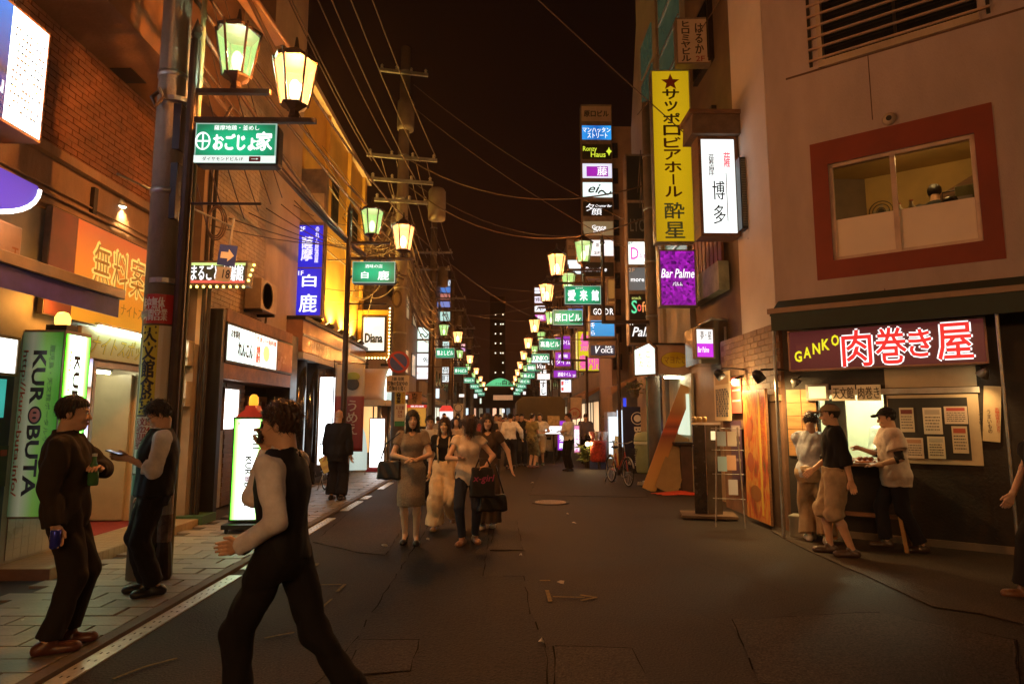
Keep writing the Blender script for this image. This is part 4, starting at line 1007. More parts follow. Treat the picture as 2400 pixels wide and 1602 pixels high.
# table easel leg and crate in front of the counter
p = CA + CD * 1.05 + CN * .45
t = cth('counter_table', 'wooden standing table with slanted legs and food trays in front of the stall opening', 'table', 1.05, 0.012, .42)
MB().bb(-.42, .42, -.2, .2, .98, 1.02).build('tabletop', M_WOOD, t)
for sx in (-.36, .36):
    for sy in (-.16, .16): MB().cyl((sx * 1.15, sy * 1.3, 0), (sx * .8, sy * .6, .98), .03, .025, 4).build('leg', mat('orange_wood', (.40, .20, .06), .5, 0, .3, 5), t)
MB().bb(-.34, .34, -.02, .02, .35, .40).build('stretcher', M_WOOD, t)
for i, (x, c_) in enumerate(((-.22, (.4, .05, .03)), (.02, (.5, .15, .04)), (.24, (.6, .5, .3)))):
    t = cth('food_tray', ('red tray of meat rolls on the standing table', 'orange tray of meat rolls on the standing table', 'pale tray of rolls on the standing table')[i], 'tray', 1.05 + x, 1.032, .42)
    MB().bb(-.1, .1, -.13, .13, 0, .02).build('tray', flat(c_), t, bevel=.006)
    for k in range(6): MB().ball((-.06 + (k % 3) * .06, -.06 + (k // 3) * .11, .045), (.028, .045, .028), 8, 5).build('meat_roll', mat('meat', (.25, .08, .03), .35, 0, .4, 20), t, True)
t = cth('crate', 'small grey plastic crate at the foot of the stall wall', 'crate', .27, .012, .25)
MB().bb(-.16, .16, -.12, .12, 0, .28).build('body', mat('grey_crate', (.25, .24, .2), .6), t, bevel=.01); MB().bb(-.17, .17, -.13, .13, .24, .27).build('rim', mat('grey_crate', ()), t)

# ---------------- street flank of the corner building: brick, posters
for z0 in np.arange(2.2, 2.95, .107):
    pass
fb = MB().bb(FX + .03, FX + .3, CA.y + .03, 11.35, 0, 2.95); wb(fb, 'wall', M_MORT, rb)
k = 0; M_BB = [mat('brown_brick_%d' % i, c, .7, 0, .3, 4, .3, 30) for i, c in enumerate(((.22, .13, .075), (.19, .105, .06), (.25, .15, .085)))]
bme = [MB().bb(0, .035, -.13, .13, 0, .088).mesh('brick', m) for m in M_BB]
for r_ in range(12):
    z0 = 1.83 + r_ * .094; y = CA.y + .17 + (.135 if r_ % 2 else 0)
    while y < 11.2:
        o = bpy.data.objects.new('brick', random.choice(bme)); COL.objects.link(o); o.parent = rb
        untw(o); o.location = (FX - .004 + random.uniform(-.002, .002), y, z0); y += .27
# posters along the flank
def fsheet(x0, x1, yt, yb, X=None, **k): return on_wall_x(x0, x1, yt, yb, FX - .03 if X is None else X)
t = thing('food_poster', 'tall orange and yellow food poster panel leaning on the brick flank', 'poster', (FX - .16, (CA.y + 10.0) / 2 + .02, .06), R(-90))
pw = 10.0 - CA.y - .25
MB().bb(-pw / 2, pw / 2, 0, .03, 0, 1.95).build('panel', M_WOOD, t)
mk = bpy.data.materials.new('food_print'); mk.use_nodes = True; n = mk.node_tree.nodes; l = mk.node_tree.links
tcn = n.new('ShaderNodeTexCoord'); mp = n.new('ShaderNodeMapping'); mp.inputs['Scale'].default_value = (3.2, 1, 1.2); ns = n.new('ShaderNodeTexNoise'); ns.inputs['Scale'].default_value = 1.6; ns.inputs['Detail'].default_value = 3
rp = n.new('ShaderNodeValToRGB'); e_ = rp.color_ramp.elements; e_[0].position = .3; e_[0].color = (.12, .10, .03, 1); e_[1].position = .7; e_[1].color = (.62, .33, .05, 1)
for a, c in ((.42, (.45, .07, .02, 1)), (.5, (.58, .30, .06, 1)), (.57, (.55, .12, .02, 1))): e_.new(a).color = c
l.new(tcn.outputs['Object'], mp.inputs[0]); l.new(mp.outputs[0], ns.inputs['Vector']); l.new(ns.outputs['Fac'], rp.inputs[0]); l.new(rp.outputs[0], n['Principled BSDF'].inputs['Base Color']); MATS['food_print'] = mk
MB().bb(-pw / 2 + .01, pw / 2 - .01, -.004, -.001, .01, 1.94).build('print', mk, t)
lettering('肉巻おにぎり', pw / 2 - .2, pw / 2 - .06, 1.0, 1.85, -.007, (.5, .08, .03), t, vert=True); MB().bb(pw / 2 - .28, pw / 2 - .22, -.007, -.004, .1, 1.9).build('stripe', flat((.62, .42, .06)), t)
for i, (x, z, rx, rz_) in enumerate(((-.2, 1.35, .12, .3), (-.2, .85, .12, .26), (-.05, .4, .2, .2))):
    MB().prism([(x + rx * math.cos(a), z + rz_ * .6 * math.sin(a)) for a in [q * R(24) for q in range(15)]], -.0065, -.0045).build('picture', flat(((.45, .12, .03), (.42, .10, .03), (.3, .12, .03))[i]), t)
t = sheet('lit cream menu board with rows of prices beside the red poster', fsheet(1672, 1710, 875, 985, FX - .05), 'menu_board', 'menu', ((.62, .48, .28), (.4, .25, .1)), 12)
sheet('red and white poster under the spotlight next to the cream menu board', fsheet(1712, 1735, 885, 968, FX - .04), 'poster', 'poster', ((.55, .10, .07), (.7, .55, .45), (.7, .6, .5)), 2)
sheet('tall dark purple poster below the red poster', fsheet(1711, 1736, 985, 1120, FX - .04), 'poster', 'poster', ((.07, .03, .06), (.25, .2, .2), (.3, .25, .25)), 2)
for px, py, lab in ((1688, 880, 'black spotlight over the cream menu board'), (1780, 885, 'black spotlight above the tall food poster')):
    p = at_x(px, py, FX - .42)
    t = thing('spotlight', lab, 'spotlight', p)
    MB().lathe([(.03, .12), (.07, .08), (.075, -.05), (.06, -.05), (.05, .06)], 14).build('shade', M_BLACKM, t, True).rotation_euler = (0, R(-35), 0)
    MB().ball((.0, 0, -.02), (.05, .05, .02)).build('bulb', emis((1, .75, .35), 12, False, 0), t).rotation_euler = (0, R(-35), 0)
    MB().tube([(.02, 0, .11), (.2, 0, .12), (.4, 0, .1)], .014).build('arm', M_BLACKM, t)
    lamp('spot', 'SPOT', (.04, 0, -.05), 70, (1, .62, .22), t, .05, (.4, 0, -.65), R(150), .9)
p = at_x(1722, 895, FX - .2)
t = thing('bare_bulb', 'bare glowing bulb by the red poster', 'lamp', p); MB().ball((0, 0, 0), .055).build('bulb', emis((1, .8, .4), 14, False, 0), t, True); MB().cyl((0, 0, .05), (.15, 0, .1), .02).build('socket', M_BLACKM, t)
lamp('bulb_light', 'POINT', (-.12, 0, -.06), 20, (1, .66, .28), t, .05)

# ================================================================ NARROW BROWN BUILDING (Y 11.4 .. 15.4)
M_BRWN = mat('brown_cladding', (.13, .085, .055), .7, 0, .3, 2, .2)
r2 = thing('narrow_building', 'narrow dark brown building behind the tall yellow beer hall sign', 'building', (6.2, 13.2, 0))
MB().bb(4.3, 9, 10.2, 13.6, 2.97, 12.5).build('wall', M_BRWN, r2, world=True)
MB().bb(4.18, 9, 13.6, 15.6, 2.7, 13.5).build('wall', mat('grey_render', (.24, .21, .17), .7, 0, .25, 1.5, .2), r2, world=True)
MB().bb(4.05, 4.25, 11.36, 13.3, 3.95, 4.5).build('balcony', mat('mossy_concrete', (.25, .25, .18), .8, 0, .4, 3), r2, world=True)
for i in range(8): MB().bb(4.15, 4.2, 11.45 + i * .23, 11.45 + i * .23 + .17, 4.52, 5.6).build('slat', mat('red_brown_slat', (.20, .08, .045), .6, 0, .3, 4), r2, world=True)
for z0 in (6.4, 8.8):
    w_ = MB().bb(4.2, 4.3, 11.8, 12.9, z0, z0 + 1.4).build('window', M_DARK, r2, world=True); MB().bb(4.19, 4.2, 11.87, 12.83, z0 + .07, z0 + 1.33).build('pane', M_GLASS, w_, world=True)
MB().bb(4.25, 9, 11.36, 15.6, -.1, 2.7).build('ground_floor', mat('beige_boards', (.30, .22, .14), .6, 0, .2, 3), r2, world=True)
MB().bb(4.17, 4.3, 13.65, 15.5, 5.2, 13.2).build('stair_window', mat('teal_glass', (.10, .20, .17), .15, 0, .2, 2, emit=(.12, .30, .22), es=.06), r2, world=True)
for z0 in np.arange(5.6, 13, .9): MB().bb(4.14, 4.17, 13.65, 15.5, z0, z0 + .05).build('transom', M_ALU, r2, world=True)
# angled wall top seen against the sky
MB().add([(4.1, 15.6, 0), (9, 15.6, 0), (9, 15.9, 0), (4.1, 15.9, 0), (4.1, 15.6, 11.2), (9, 15.6, 15.5), (9, 15.9, 15.5), (4.1, 15.9, 11.2)], [(3, 2, 1, 0), (4, 5, 6, 7), (0, 1, 5, 4), (1, 2, 6, 5), (2, 3, 7, 6), (3, 0, 4, 7)]).build('gable_wall', mat('grey_render', ()), r2, world=True)
# yellow beer hall sign
c, w, h = frect(1528, 165, 1633, 568, 12.3)
c2, w2, h2 = frect(1531, 165, 1622, 568, 12.3); c = c2; w = w2
YS = sign('tall yellow vertical sign with a red star and dark katakana', c, w, h, R(-2), .22, (.80, .50, .005), .72, [], frame=M_ALU, border=.022, uneven=.25, name='vertical_sign')
star = [(.0 + (.2 if i % 2 == 0 else .085) * math.sin(i * R(36)), .955 * h - .1 + (.2 if i % 2 == 0 else .085) * math.cos(i * R(36)) * .95) for i in range(10)]
MB().prism(star, -.006, -.003).build('emblem', flat((.22, .03, .015)), YS)
for i, ch in enumerate('サッポロビアホール'):
    z1 = h * (.885 - i * .071); k = .17 if ch not in 'ッ' else .13
    if ch == 'ー': lettering('|', -.02, .02, z1 - h * .06, z1, -.004, (.10, .03, .01), YS); continue
    lettering(ch, -k, k, z1 - h * .058, z1, -.004, (.05, .025, .01) if i < 4 else (.12, .03, .01), YS, heavy=.008)
lettering('酔', -.2, .2, h * .135, h * .225, -.004, (.12, .22, .2), YS, heavy=.006); lettering('星', -.2, .2, h * .025, h * .115, -.004, (.12, .22, .2), YS, heavy=.006)
# bar Palme
c, w, h = frect(1545, 585, 1632, 718, 12.35)
PU = mat('purple_mottle', (.2, 0, .2), .4, 0, 0)
def mottled(key, c1, c2, s, sc=3.0):
    m = bpy.data.materials.new(key); m.use_nodes = True; n = m.node_tree.nodes; l = m.node_tree.links; p = n['Principled BSDF']
    t = n.new('ShaderNodeTexCoord'); v = n.new('ShaderNodeTexVoronoi'); v.inputs['Scale'].default_value = sc * 6; v.distance = 'CHEBYCHEV'; ns = n.new('ShaderNodeTexNoise'); ns.inputs['Scale'].default_value = sc
    l.new(t.outputs['Object'], v.inputs['Vector']); l.new(t.outputs['Object'], ns.inputs['Vector'])
    mx = n.new('ShaderNodeMath'); mx.operation = 'MULTIPLY'; l.new(v.outputs['Color'], mx.inputs[0]); l.new(ns.outputs['Fac'], mx.inputs[1])
    r = n.new('ShaderNodeValToRGB'); r.color_ramp.elements[0].position = .05; r.color_ramp.elements[1].position = .5; r.color_ramp.elements[0].color = (*c1, 1); r.color_ramp.elements[1].color = (*c2, 1)
    l.new(mx.outputs[0], r.inputs[0]); l.new(r.outputs[0], p.inputs['Emission Color']); p.inputs['Emission Strength'].default_value = s; p.inputs['Base Color'].default_value = (.05, 0, .05, 1)
    MATS[key] = m; return m
PU = mottled('purple_mottled_print', (.05, .002, .10), (.60, .02, .72), .85)
sign('purple mottled bar lightbox with white script under the yellow sign', c, w, h, 0, .22, (0, 0, 0), 0, [('Bar Palme', .05, .5, .95, .66, WE, dict(shear=.25)), ('パルム', .36, .36, .62, .43, WE)], frame=M_FRAME, panel=PU)
# はるか sign
c, w, h = frect(1585, 42, 1664, 150, 11.9)
sign('weathered cream sign with black and red characters above the yellow sign', c, w, h, R(-3), .2, (.52, .40, .30), 0, [('ヒロミヤビル', .15, .06, .42, .93, (.05, .03, .025), dict(vert=True, heavy=.006)), ('はるか', .56, .22, .80, .87, (.05, .03, .025), dict(vert=True, heavy=.006)), ('2F', .56, .05, .82, .17, (.28, .03, .03))])
# 博多 sign with little roof
c, w, h = frect(1643, 328, 1727, 545, 10.0)
t = sign('tall white lightbox with black brush characters under a small wooden roof', c, w + .06, h + .12, 0, .34, (.93, 1, .97), 1.5, [('博', .33, .36, .64, .55, (.02, .015, .05)), ('多', .34, .12, .64, .31, (.02, .015, .05)), ('薩摩', .26, .6, .40, .82, (.25, .2, .3), dict(vert=True))], frame=M_WOOD, border=.05, name='roofed_sign')
MB().bb((.70 - .5) * w, (.72 - .5) * w, -.006, -.003, .16 * h, .68 * h).build('stripe', flat((.35, .3, .4)), t)
lettering('薩', (.66 - .5) * w, (.84 - .5) * w, .74 * h, .9 * h, -.005, ('e', (.9, .15, .2), 1), t, heavy=.003)
MB().prism([(-.46, h + .12), (.46, h + .12), (.40, h + .46), (-.44, h + .46)], -.12, .42).build('roof', mat('shingle', (.13, .08, .05), .8, 0, .3, 6), t); MB().bb(-.5, .48, -.16, .46, h + .46, h + .53).build('ridge', M_WOOD, t)
MB().bb(w / 2 + .03, w / 2 + .1, .1, .16, .2, .3).build('bracket', M_DARK, t)
# mesh heater panel beside it
c, w, h = frect(1736, 368, 1776, 535, 9.75)
t = thing('mesh_panel', 'black framed mesh box on the white flank beside the roofed sign', 'panel', (c.x, c.y, c.z - h / 2))
MB().bb(-w / 2, w / 2, -.0, .16, 0, h).build('frame', M_BLACKM, t)
mb = MB()
for i in range(13): mb.bb(-w / 2 + .02 + i * .02, -w / 2 + .026 + i * .02, -.006, -.003, .04, h - .04)
for i in range(28): mb.bb(-w / 2 + .02, w / 2 - .04, -.009, -.0065, .05 + i * .041, .056 + i * .041)
tag(mb.build('mesh', mat('mesh_grey', (.25, .28, .26), .4, .3), t), kind='stuff')
MB().tube([(0, .05, 0), (.05, .03, -.1), (-.05, .02, -.16), (.08, .05, -.22), (.22, .1, -.3)], .008).build('wire', M_CABLE, t)

# ================================================================ マヨたこ stall and curved glass canopy
t = thing('showcase', 'curved glass showcase canopy with a small white and purple lightbox', 'canopy', (4.3, 12.1, 2.6))
MB().prism([(-.55, 0), (-.55, .72), (-.3, .84), (.0, .82), (.3, .62), (.4, .42), (.4, 0)], -.4, .5).build('glass', mat('showcase_glass', (.10, .085, .07), .12, 0, .2, 2), t)
MB().tube([(-.55, -.41, .72), (-.3, -.41, .85), (.0, -.41, .83), (.3, -.41, .63), (.4, -.41, .42)], .022).build('rim', M_ALU, t, True)
for x in (-.55, -.05, .4): MB().bb(x - .02, x + .02, -.42, -.4, 0, .70 if x < .3 else .42).build('mullion', M_ALU, t)
c, w, h = frect(1628, 768, 1676, 840, 11.5)
t = sign('small two-part lightbox, white above purple, in the curved glass showcase', c, w, h, R(8), .12, (1, .95, .9), 0, [('夢・星', .28, .62, .85, .9, (.1, .05, .05)), ('Bar Palme', .12, .2, .7, .38, WE, dict(shear=.2))],
         panel=grad('white_purple_print', [(0, (.55, .02, .65)), (.49, (.55, .02, .65)), (.5, (1, .97, .93)), (1, (1, .97, .93))], 'Z', 1.3))
st = thing('snack_stall', 'pink sided snack stall with a yellow oval emblem and pentagon lightbox', 'stall', (4.0, 14.2, 0))
p0 = at_y(1533, 865, 14.0)
zt = at_y(1580, 808, 14.0).z; zb = at_y(1580, 877, 14.0).z; xa = at_y(1533, 840, 14.0).x; xb = at_y(1648, 840, 14.0).x
MB().bb(xa, xb, 14.0, 15.4, zb, zt).build('side_panel', mat('pink_board', (.45, .29, .22), .5, 0, .15, 2), st, world=True)
MB().bb(xa - .05, xb, 13.95, 15.4, zt, zt + .04).build('roof', M_DARK, st, world=True)
xc = at_y(1582, 843, 14).x; zc = at_y(1582, 843, 14).z
ov = lambda k, y0, y1: MB().prism([(xc + .31 * k * math.cos(a), zc + .175 * k * math.sin(a)) for a in [i * R(12) for i in range(30)]], y0, y1)
ov(1.04, 13.992, 13.998).build('emblem', flat((.25, .12, .02)), st, world=True); ov(1, 13.988, 13.992).build('emblem', flat((.62, .48, .01)), st, world=True)
o = lettering('マヨたこ', xc - .25 - 4.0, xc + .24 - 4.0, zc - .08, zc + .08, 13.984 - 14.2, (.32, .18, .01), st)
t = thing('pentagon_lightbox', 'house-shaped white and yellow lightbox on the street end of the snack stall', 'sign', (xa - .18, 14.1, zb - .03), R(-48))
hh = zt - zb
MB().prism([(-.31, 0), (.29, 0), (.29, hh * .95), (0.12, hh + .12), (-.31, hh - .02)], 0, .08).build('cabinet', M_WOOD, t)
MB().prism([(-.28, .04), (.26, .04), (.26, hh * .91), (.11, hh + .06), (-.28, hh - .06)], -.008, -.001).build('panel', emis((.85, 1, .9), 1.5, True, .1), t)
for x, z in ((-.18, .4), (.03, .42), (.05, .2), (-.16, .22)): lettering('た' if x < 0 else 'こ', x, x + .12, z, z + .13, -.011, ('e', (.9, .7, .02), .9), t)
tube_light('tube light under the roof of the snack stall', (xa + .25, 14.1, zb - .06), (xa + .95, 14.6, zb - .04), .022, (1, .9, .6), 40)
MB().bb(4.15, 4.2, 13.6, 15.4, .0, zb).build('back_wall', mat('stall_cream', (.45, .42, .3), .6), st, world=True)
MB().bb(xa + .45, 4.15, 13.7, 13.76, 0.0, 1.0).build('counter', mat('dark_red_wood', (.07, .03, .02), .5, 0, .4), st, world=True); MB().bb(xa + .3, 4.15, 13.55, 14.6, 1.0, 1.05).build('counter_top', M_DARK, st, world=True)
MB().bb(4.08, 4.14, 13.75, 14.5, 1.2, 2.1).build('window', emis((.85, 1, .75), .9, True, .1), st, world=True)
for x in (xa + .12, xa + .3): MB().cyl((x, 15.2, 0), (x, 15.2, zb), .045).build('post', mat('green_post', (.10, .16, .10), .4), st, world=True)

# ================================================================ SIGN COLUMNS AND FURTHER BUILDINGS, RIGHT
def column(label, x0, x1, Y, rows, rz=0, d=.35, W=None, group=None, frame=M_FRAME):
    """stack of lightboxes in one cabinet; rows: (ytop, ybottom, face, strength, texts)"""
    top = min(r[0] for r in rows); bot = max(r[1] for r in rows)
    c, w, h = frect(x0, top - 4, x1, bot + 4, Y)
    t = thing('sign_column', label, 'sign', (c.x, c.y, c.z - h / 2), rz, group)
    MB().bb(-w / 2, w / 2, 0, d, 0, h).build('cabinet', frame, t)
    for yt, yb, face, s, tx in rows:
        c2, _, h2 = frect(x0, yt, x1, yb, Y); z0 = c2.z - h2 / 2 - (c.z - h / 2)
        pm = face if not isinstance(face, tuple) else (emis(face, s, True, .15) if s > 0 else mat('panel_%.2f_%.2f_%.2f' % face, face, .4, 0, .12, 3))
        p = MB().bb(-w / 2 + .03, w / 2 - .03, -.008, -.001, z0 + .01, z0 + h2 - .01).build('panel', pm, t)
        for q in tx:
            o = dict(q[6]) if len(q) > 6 else {}
            lettering(q[0], -w / 2 + q[1] * w, -w / 2 + q[3] * w, z0 + q[2] * h2, z0 + q[4] * h2, -.012, q[5], p, **o)
    return t
DK = (.012, .012, .013)
column('dark sign column with a white and a grey panel, next to the tall utility pole', 1470, 1536, 15.9, [
    (365, 470, DK, 0, []), (475, 560, DK, 0, [('LYC', .12, .2, .62, .55, (.12, .12, .11))]), (566, 620, (.9, 1, .95), 1.6, [('D', .12, .22, .4, .75, ('e', (.85, .1, .6), 1)), ('AYE', .4, .25, .75, .5, ('e', (.8, .4, .6), .9)), ('3F', .02, .86, .2, .97, (.05, .2, .15))]),
    (626, 681, (.17, .18, .18), .7, [('more Sol', .1, .38, .9, .58, WE), ('2F', .03, .8, .25, .96, (.7, .7, .7))]),
    (688, 750, DK, 0, [('S', .1, .25, .3, .75, ('e', (.1, .8, .4), 1)), ('o', .3, .32, .45, .6, ('e', (.9, .1, .1), 1)), ('fte', .46, .3, .85, .7, ('e', (.9, .35, .1), 1)), ('snack', .12, .78, .45, .9, ('e', (.7, .8, .2), .8))]),
    (754, 803, DK, 0, [('Palin', .1, .3, .85, .75, ('e', (1, 1, 1), 1.1), dict(shear=.3)), ('1F', .03, .85, .2, .98, WE)])])
b = thing('column_building', 'dark building carrying the black sign column beside the utility pole', 'building', (6, 16.7, 0))
MB().prism([(15.92, 0), (19.3, 0), (19.3, 10.8), (18.2, 13.8), (18.2, 16), (15.92, 16)], 4.2, 9, 'x').build('wall', mat('pale_concrete', (.34, .27, .21), .7, 0, .2, 1, .2), b, world=True)
for z0 in (9.2, 10.4, 11.6): MB().bb(4.17, 4.21, 16.3, 17.6, z0, z0 + 1.0).build('stair_window', mat('teal_glass', ()), b, world=True)
MB().bb(4.15, 4.2, 16.0, 17.4, 0.1, 2.6).build('shopfront', M_GLASS, b, world=True); MB().bb(4.1, 4.2, 15.95, 17.45, 2.6, 2.9).build('lintel', M_DARK, b, world=True)
column('tall sign column with nine bar panels from blue and yellow-green to purple and white', 1364, 1437, 21.0, [
    (249, 285, (.42, .30, .22), 0, [('原口ビル', .1, .3, .9, .7, (.04, .03, .025), dict(heavy=.01))]), (294, 328, grad('blue_ad', [(0, (.02, .30, .8)), (.5, (.0, .12, .5)), (1, (.02, .35, .85))], 'X', 1.1), 0, [('マンハッタン', .05, .5, .95, .85, WE), ('ストリート', .2, .12, .85, .48, WE)]),
    (338, 374, (.03, .028, .015), 0, [('Ronzy', .05, .45, .5, .85, ('e', (.75, .9, .05), 1)), ('Haus', .3, .15, .78, .5, ('e', (.75, .9, .05), 1)), ('✦', .8, .25, .98, .8, ('e', (.75, .9, .05), 1))]),
    (383, 418, (.85, .85, 1), 1.1, []), (427, 463, (.82, 1, .95), 1.3, [('ei', .2, .3, .6, .85, (.02, .02, .02), dict(shear=.4)), ('～', .5, .15, .95, .5, (.02, .02, .02))]),
    (472, 507, DK, 0, [('夕', .12, .35, .38, .85, WE), ('顔', .3, .08, .62, .55, WE), ('Counter Bar', .42, .62, .95, .78, WE, dict(shear=.3))]),
    (518, 552, (.35, .24, .11), .6, [('Grace', .3, .45, .75, .72, WE), ('moor', .35, .2, .7, .45, WE)]), (562, 600, (1, .95, .93), 1.2, [('銀', .42, .55, .52, .8, (.1, .05, .05)), ('2F', .35, .12, .55, .28, (.1, .05, .05))]),
    (614, 648, DK, 0, [('Bar côte', .05, .35, .75, .65, WE, dict(shear=.3))])])
c, w, h = frect(1371, 386, 1432, 415, 20.95)
tag(MB().bb(-w / 2 + .08, w / 2 - .08, -.02, -.012, -h / 2 + .04, h / 2 - .05).build('inset', emis((.45, .02, .55), .9, False, .2), bpy.data.objects['sign_column.001']), None)
bpy.data.objects['inset'].location = (0, 0, c.z - bpy.data.objects['sign_column.001'].location.z)
lettering('藤', .0, .35, c.z - bpy.data.objects['sign_column.001'].location.z - .16, c.z - bpy.data.objects['sign_column.001'].location.z + .16, -.024, WE, bpy.data.objects['sign_column.001'])
b = thing('slim_tower', 'slim pale building with rows of small windows carrying the tall sign column', 'building', (6, 21.5, 0))
MB().bb(3.8, 9, 21.4, 24.2, 0, 12).build('wall', mat('pink_render', (.28, .18, .12), .7, 0, .2, 2), b, world=True)
for i in range(9):
    w_ = MB().bb(3.84, 4.15, 21.34, 21.41, 3.2 + i * .95, 3.75 + i * .95).build('window', M_DARK, b, world=True); MB().bb(3.88, 4.1, 21.33, 21.34, 3.26 + i * .95, 3.7 + i * .95).build('pane', M_GLASS, w_, world=True)
column('low stack of dark and blue bar panels behind the lantern signs', 1382, 1442, 19.4, [
    (715, 740, DK, 0, [('GOLD', .15, .1, .75, .7, WE), ('R', .8, .1, .95, .7, WE)]), (750, 788, grad('azure_ad', [(0, (.0, .32, .75)), (1, (.02, .42, .9))], 'Z', .9), 0, [('キ', .05, .5, .2, .9, WE), ('ら', .05, .08, .2, .35, WE)]), (808, 833, (.02, .03, .06), .8, [('V', .2, .2, .4, .9, WE, dict(shear=.3)), ('OICE', .42, .25, .9, .65, WE), ('BAR', .6, .72, .85, .9, WE)])])
c, w, h = frect(1354, 775, 1413, 870, 26)
t = sign('big yellow information office sign with pink outlined characters', c, w, h, 0, .6, (.85, .70, .02), .95, [('案内所', .08, .05, .95, .4, ('e', (.95, .12, .45), 1), dict(heavy=.02)), ('無料', .12, .5, .85, .93, ('e', (.95, .15, .5), 1), dict(heavy=.02))])
MB().bb(-w / 2 - .012, -w / 2 - .003, .03, .57, .05, h - .05).build('panel', emis((.9, .72, .2), .9, True, .1), t)
column('purple sign column with white brush writing', 1300, 1338, 25.0, [(787, 818, (.30, .015, .62), .9, [('酒場タイム', .15, .3, .95, .7, WE)]), (825, 858, (.32, .015, .65), .9, [('酒場', .2, .6, .8, .85, WE), ('タイム', .1, .15, .95, .5, WE)])])
c, w, h = frect(1296, 866, 1352, 886, 24); sign('wide purple sign with white brush writing below the purple column', c, w, h, 0, .2, (.35, .02, .62), .95, [('酒場タイム', .2, .2, .75, .7, WE), ('2F', .82, .15, .95, .45, WE)])
c, w, h = frect(1313, 888, 1340, 920, 25.5); sign('white sign with red and blue blocks hanging askew', c, w, h, R(-8), .15, (.95, .96, 1), 1.5, [('■', .1, .55, .3, .85, ('e', (.9, .1, .1), .9)), ('日', .42, .55, .7, .95, ('e', (.1, .1, .7), .9)), ('■', .1, .15, .3, .4, ('e', (.9, .1, .1), .9))])
c, w, h = frect(1256, 850, 1288, 866, 33); sign('black sign with white slanted script', c, w, h, 0, .2, DK, 0, [('Visee', .08, .15, .95, .85, WE, dict(shear=.3))])
c, w, h = frect(1279, 838, 1300, 866, 31); sign('dark brown narrow sign with white script', c, w, h, 0, .2, (.03, .02, .015), 0, [('OR', .2, .4, .8, .85, WE)])
c, w, h = frect(1258, 874, 1290, 890, 35); sign('pinkish white lightbox above the sushi sign', c, w, h, 0, .2, (1, .85, .8), 1.5)
c, w, h = frect(1265, 862, 1282, 927, 37); sign('tall white lightbox with black vertical writing', c, w, h, 0, .2, (.95, 1, 1), 1.5, [('おすし', .15, .05, .85, .75, (.02, .02, .03), dict(vert=True, heavy=.01))])
column('far stack of white and magenta panels high up', 1252, 1280, 38, [(674, 688, (.9, .9, 1), 1.4, []), (694, 710, (.9, .85, 1), 1.3, [('藤', .1, .2, .9, .8, (.2, .1, .3))]), (716, 731, (.9, .95, 1), 1.3, [('ル', .1, .2, .8, .8, (.2, .2, .3))]), (737, 752, (.8, .15, .7), 1, [('華', .2, .1, .8, .9, WE)])])
c, w, h = frect(1330, 560, 1345, 590, 27); 
column('white and dark panels beside the big lantern', 1329, 1363, 23, [(564, 600, (.30, .24, .2), 0, [('高島', .1, .4, .6, .7, (.05, .04, .04))]), (609, 642, (.8, .95, 1), 1.3, []), (648, 664, (.2, .12, .08), 0, [('ラウンジ', .1, .2, .9, .8, (.45, .35, .2))]), (668, 712, (.35, .06, .03), .5, [])])
column('bright blue panel pair behind the green lantern signs', 1330, 1372, 23.6, [(716, 736, (.02, .2, .75), 1, []), (742, 762, (.02, .3, .85), 1, [])])
column('orange and red lattice panels on the pale tower', 1425, 1443, 20.6, [(655, 700, (.45, .2, .04), .6, []), (705, 730, (.5, .45, .3), 0, []), (780, 806, (.8, .55, .5), .8, [])])
# BOSS machine, small blue sign, fridge
c = at_z(1500, 1098, 0)
t = thing('vending_machine', 'dark blue vending machine with a round white emblem and big white lettering on its side', 'vending machine', (4.02, 18.9, .0))
MB().bb(-.36, .36, -.0, .95, .05, 1.9).build('body', mat('boss_blue', (.012, .016, .075), .35, .1, .15), t, bevel=.02); MB().bb(-.32, .32, .04, .9, 0, .05).build('plinth', M_BLACKM, t)
lettering('BOSS', -.03, .2, .62, 1.3, -.004, (.75, .75, .75), t, rot=True, bold=.04)
for o in [q for q in t.children if q.name.startswith('lettering')]: o.scale = (1, 1, 1)
lettering('COFFEE', -.03, .18, .15, .5, -.004, (.7, .7, .7), t, rot=True)
MB().tube([(.08 + .18 * math.cos(a), -.006, 1.55 + .18 * math.sin(a)) for a in [i * R(20) for i in range(19)]], .014, 4).build('emblem', flat(WHITE), t); MB().prism([(.08 + .11 * math.cos(a), 1.55 + .11 * math.sin(a)) for a in [i * R(30) for i in range(12)]], -.005, -.001).build('emblem', flat(WHITE), t)
MB().bb(-.372, -.362, .05, .9, .7, 1.8).build('display', emis((.7, .85, 1), 1.4, True, .1), t)
c, w, h = frect(1458, 930, 1470, 960, 19.5); sign('small glowing blue sign beside the drink fridge', c, w, h, 0, .1, (.02, .06, .8), 1.2)
t = thing('drink_fridge', 'white lit glass-door drink cabinet beside the blue vending machine', 'fridge', (3.78, 19.9, 0))
MB().bb(-.42, .40, 0, .6, .05, 1.75).build('body', M_ALU, t)
for x0, x1 in ((-.38, -.02), (.01, .36)):
    d_ = MB().bb(x0, x1, -.012, -.001, .3, 1.6).build('door', emis((.8, .95, 1), 1.5, True, .15), t); MB().bb(x1 - .02, x1 + .0, -.03, -.013, .7, 1.1).build('handle', M_BLACKM, d_)
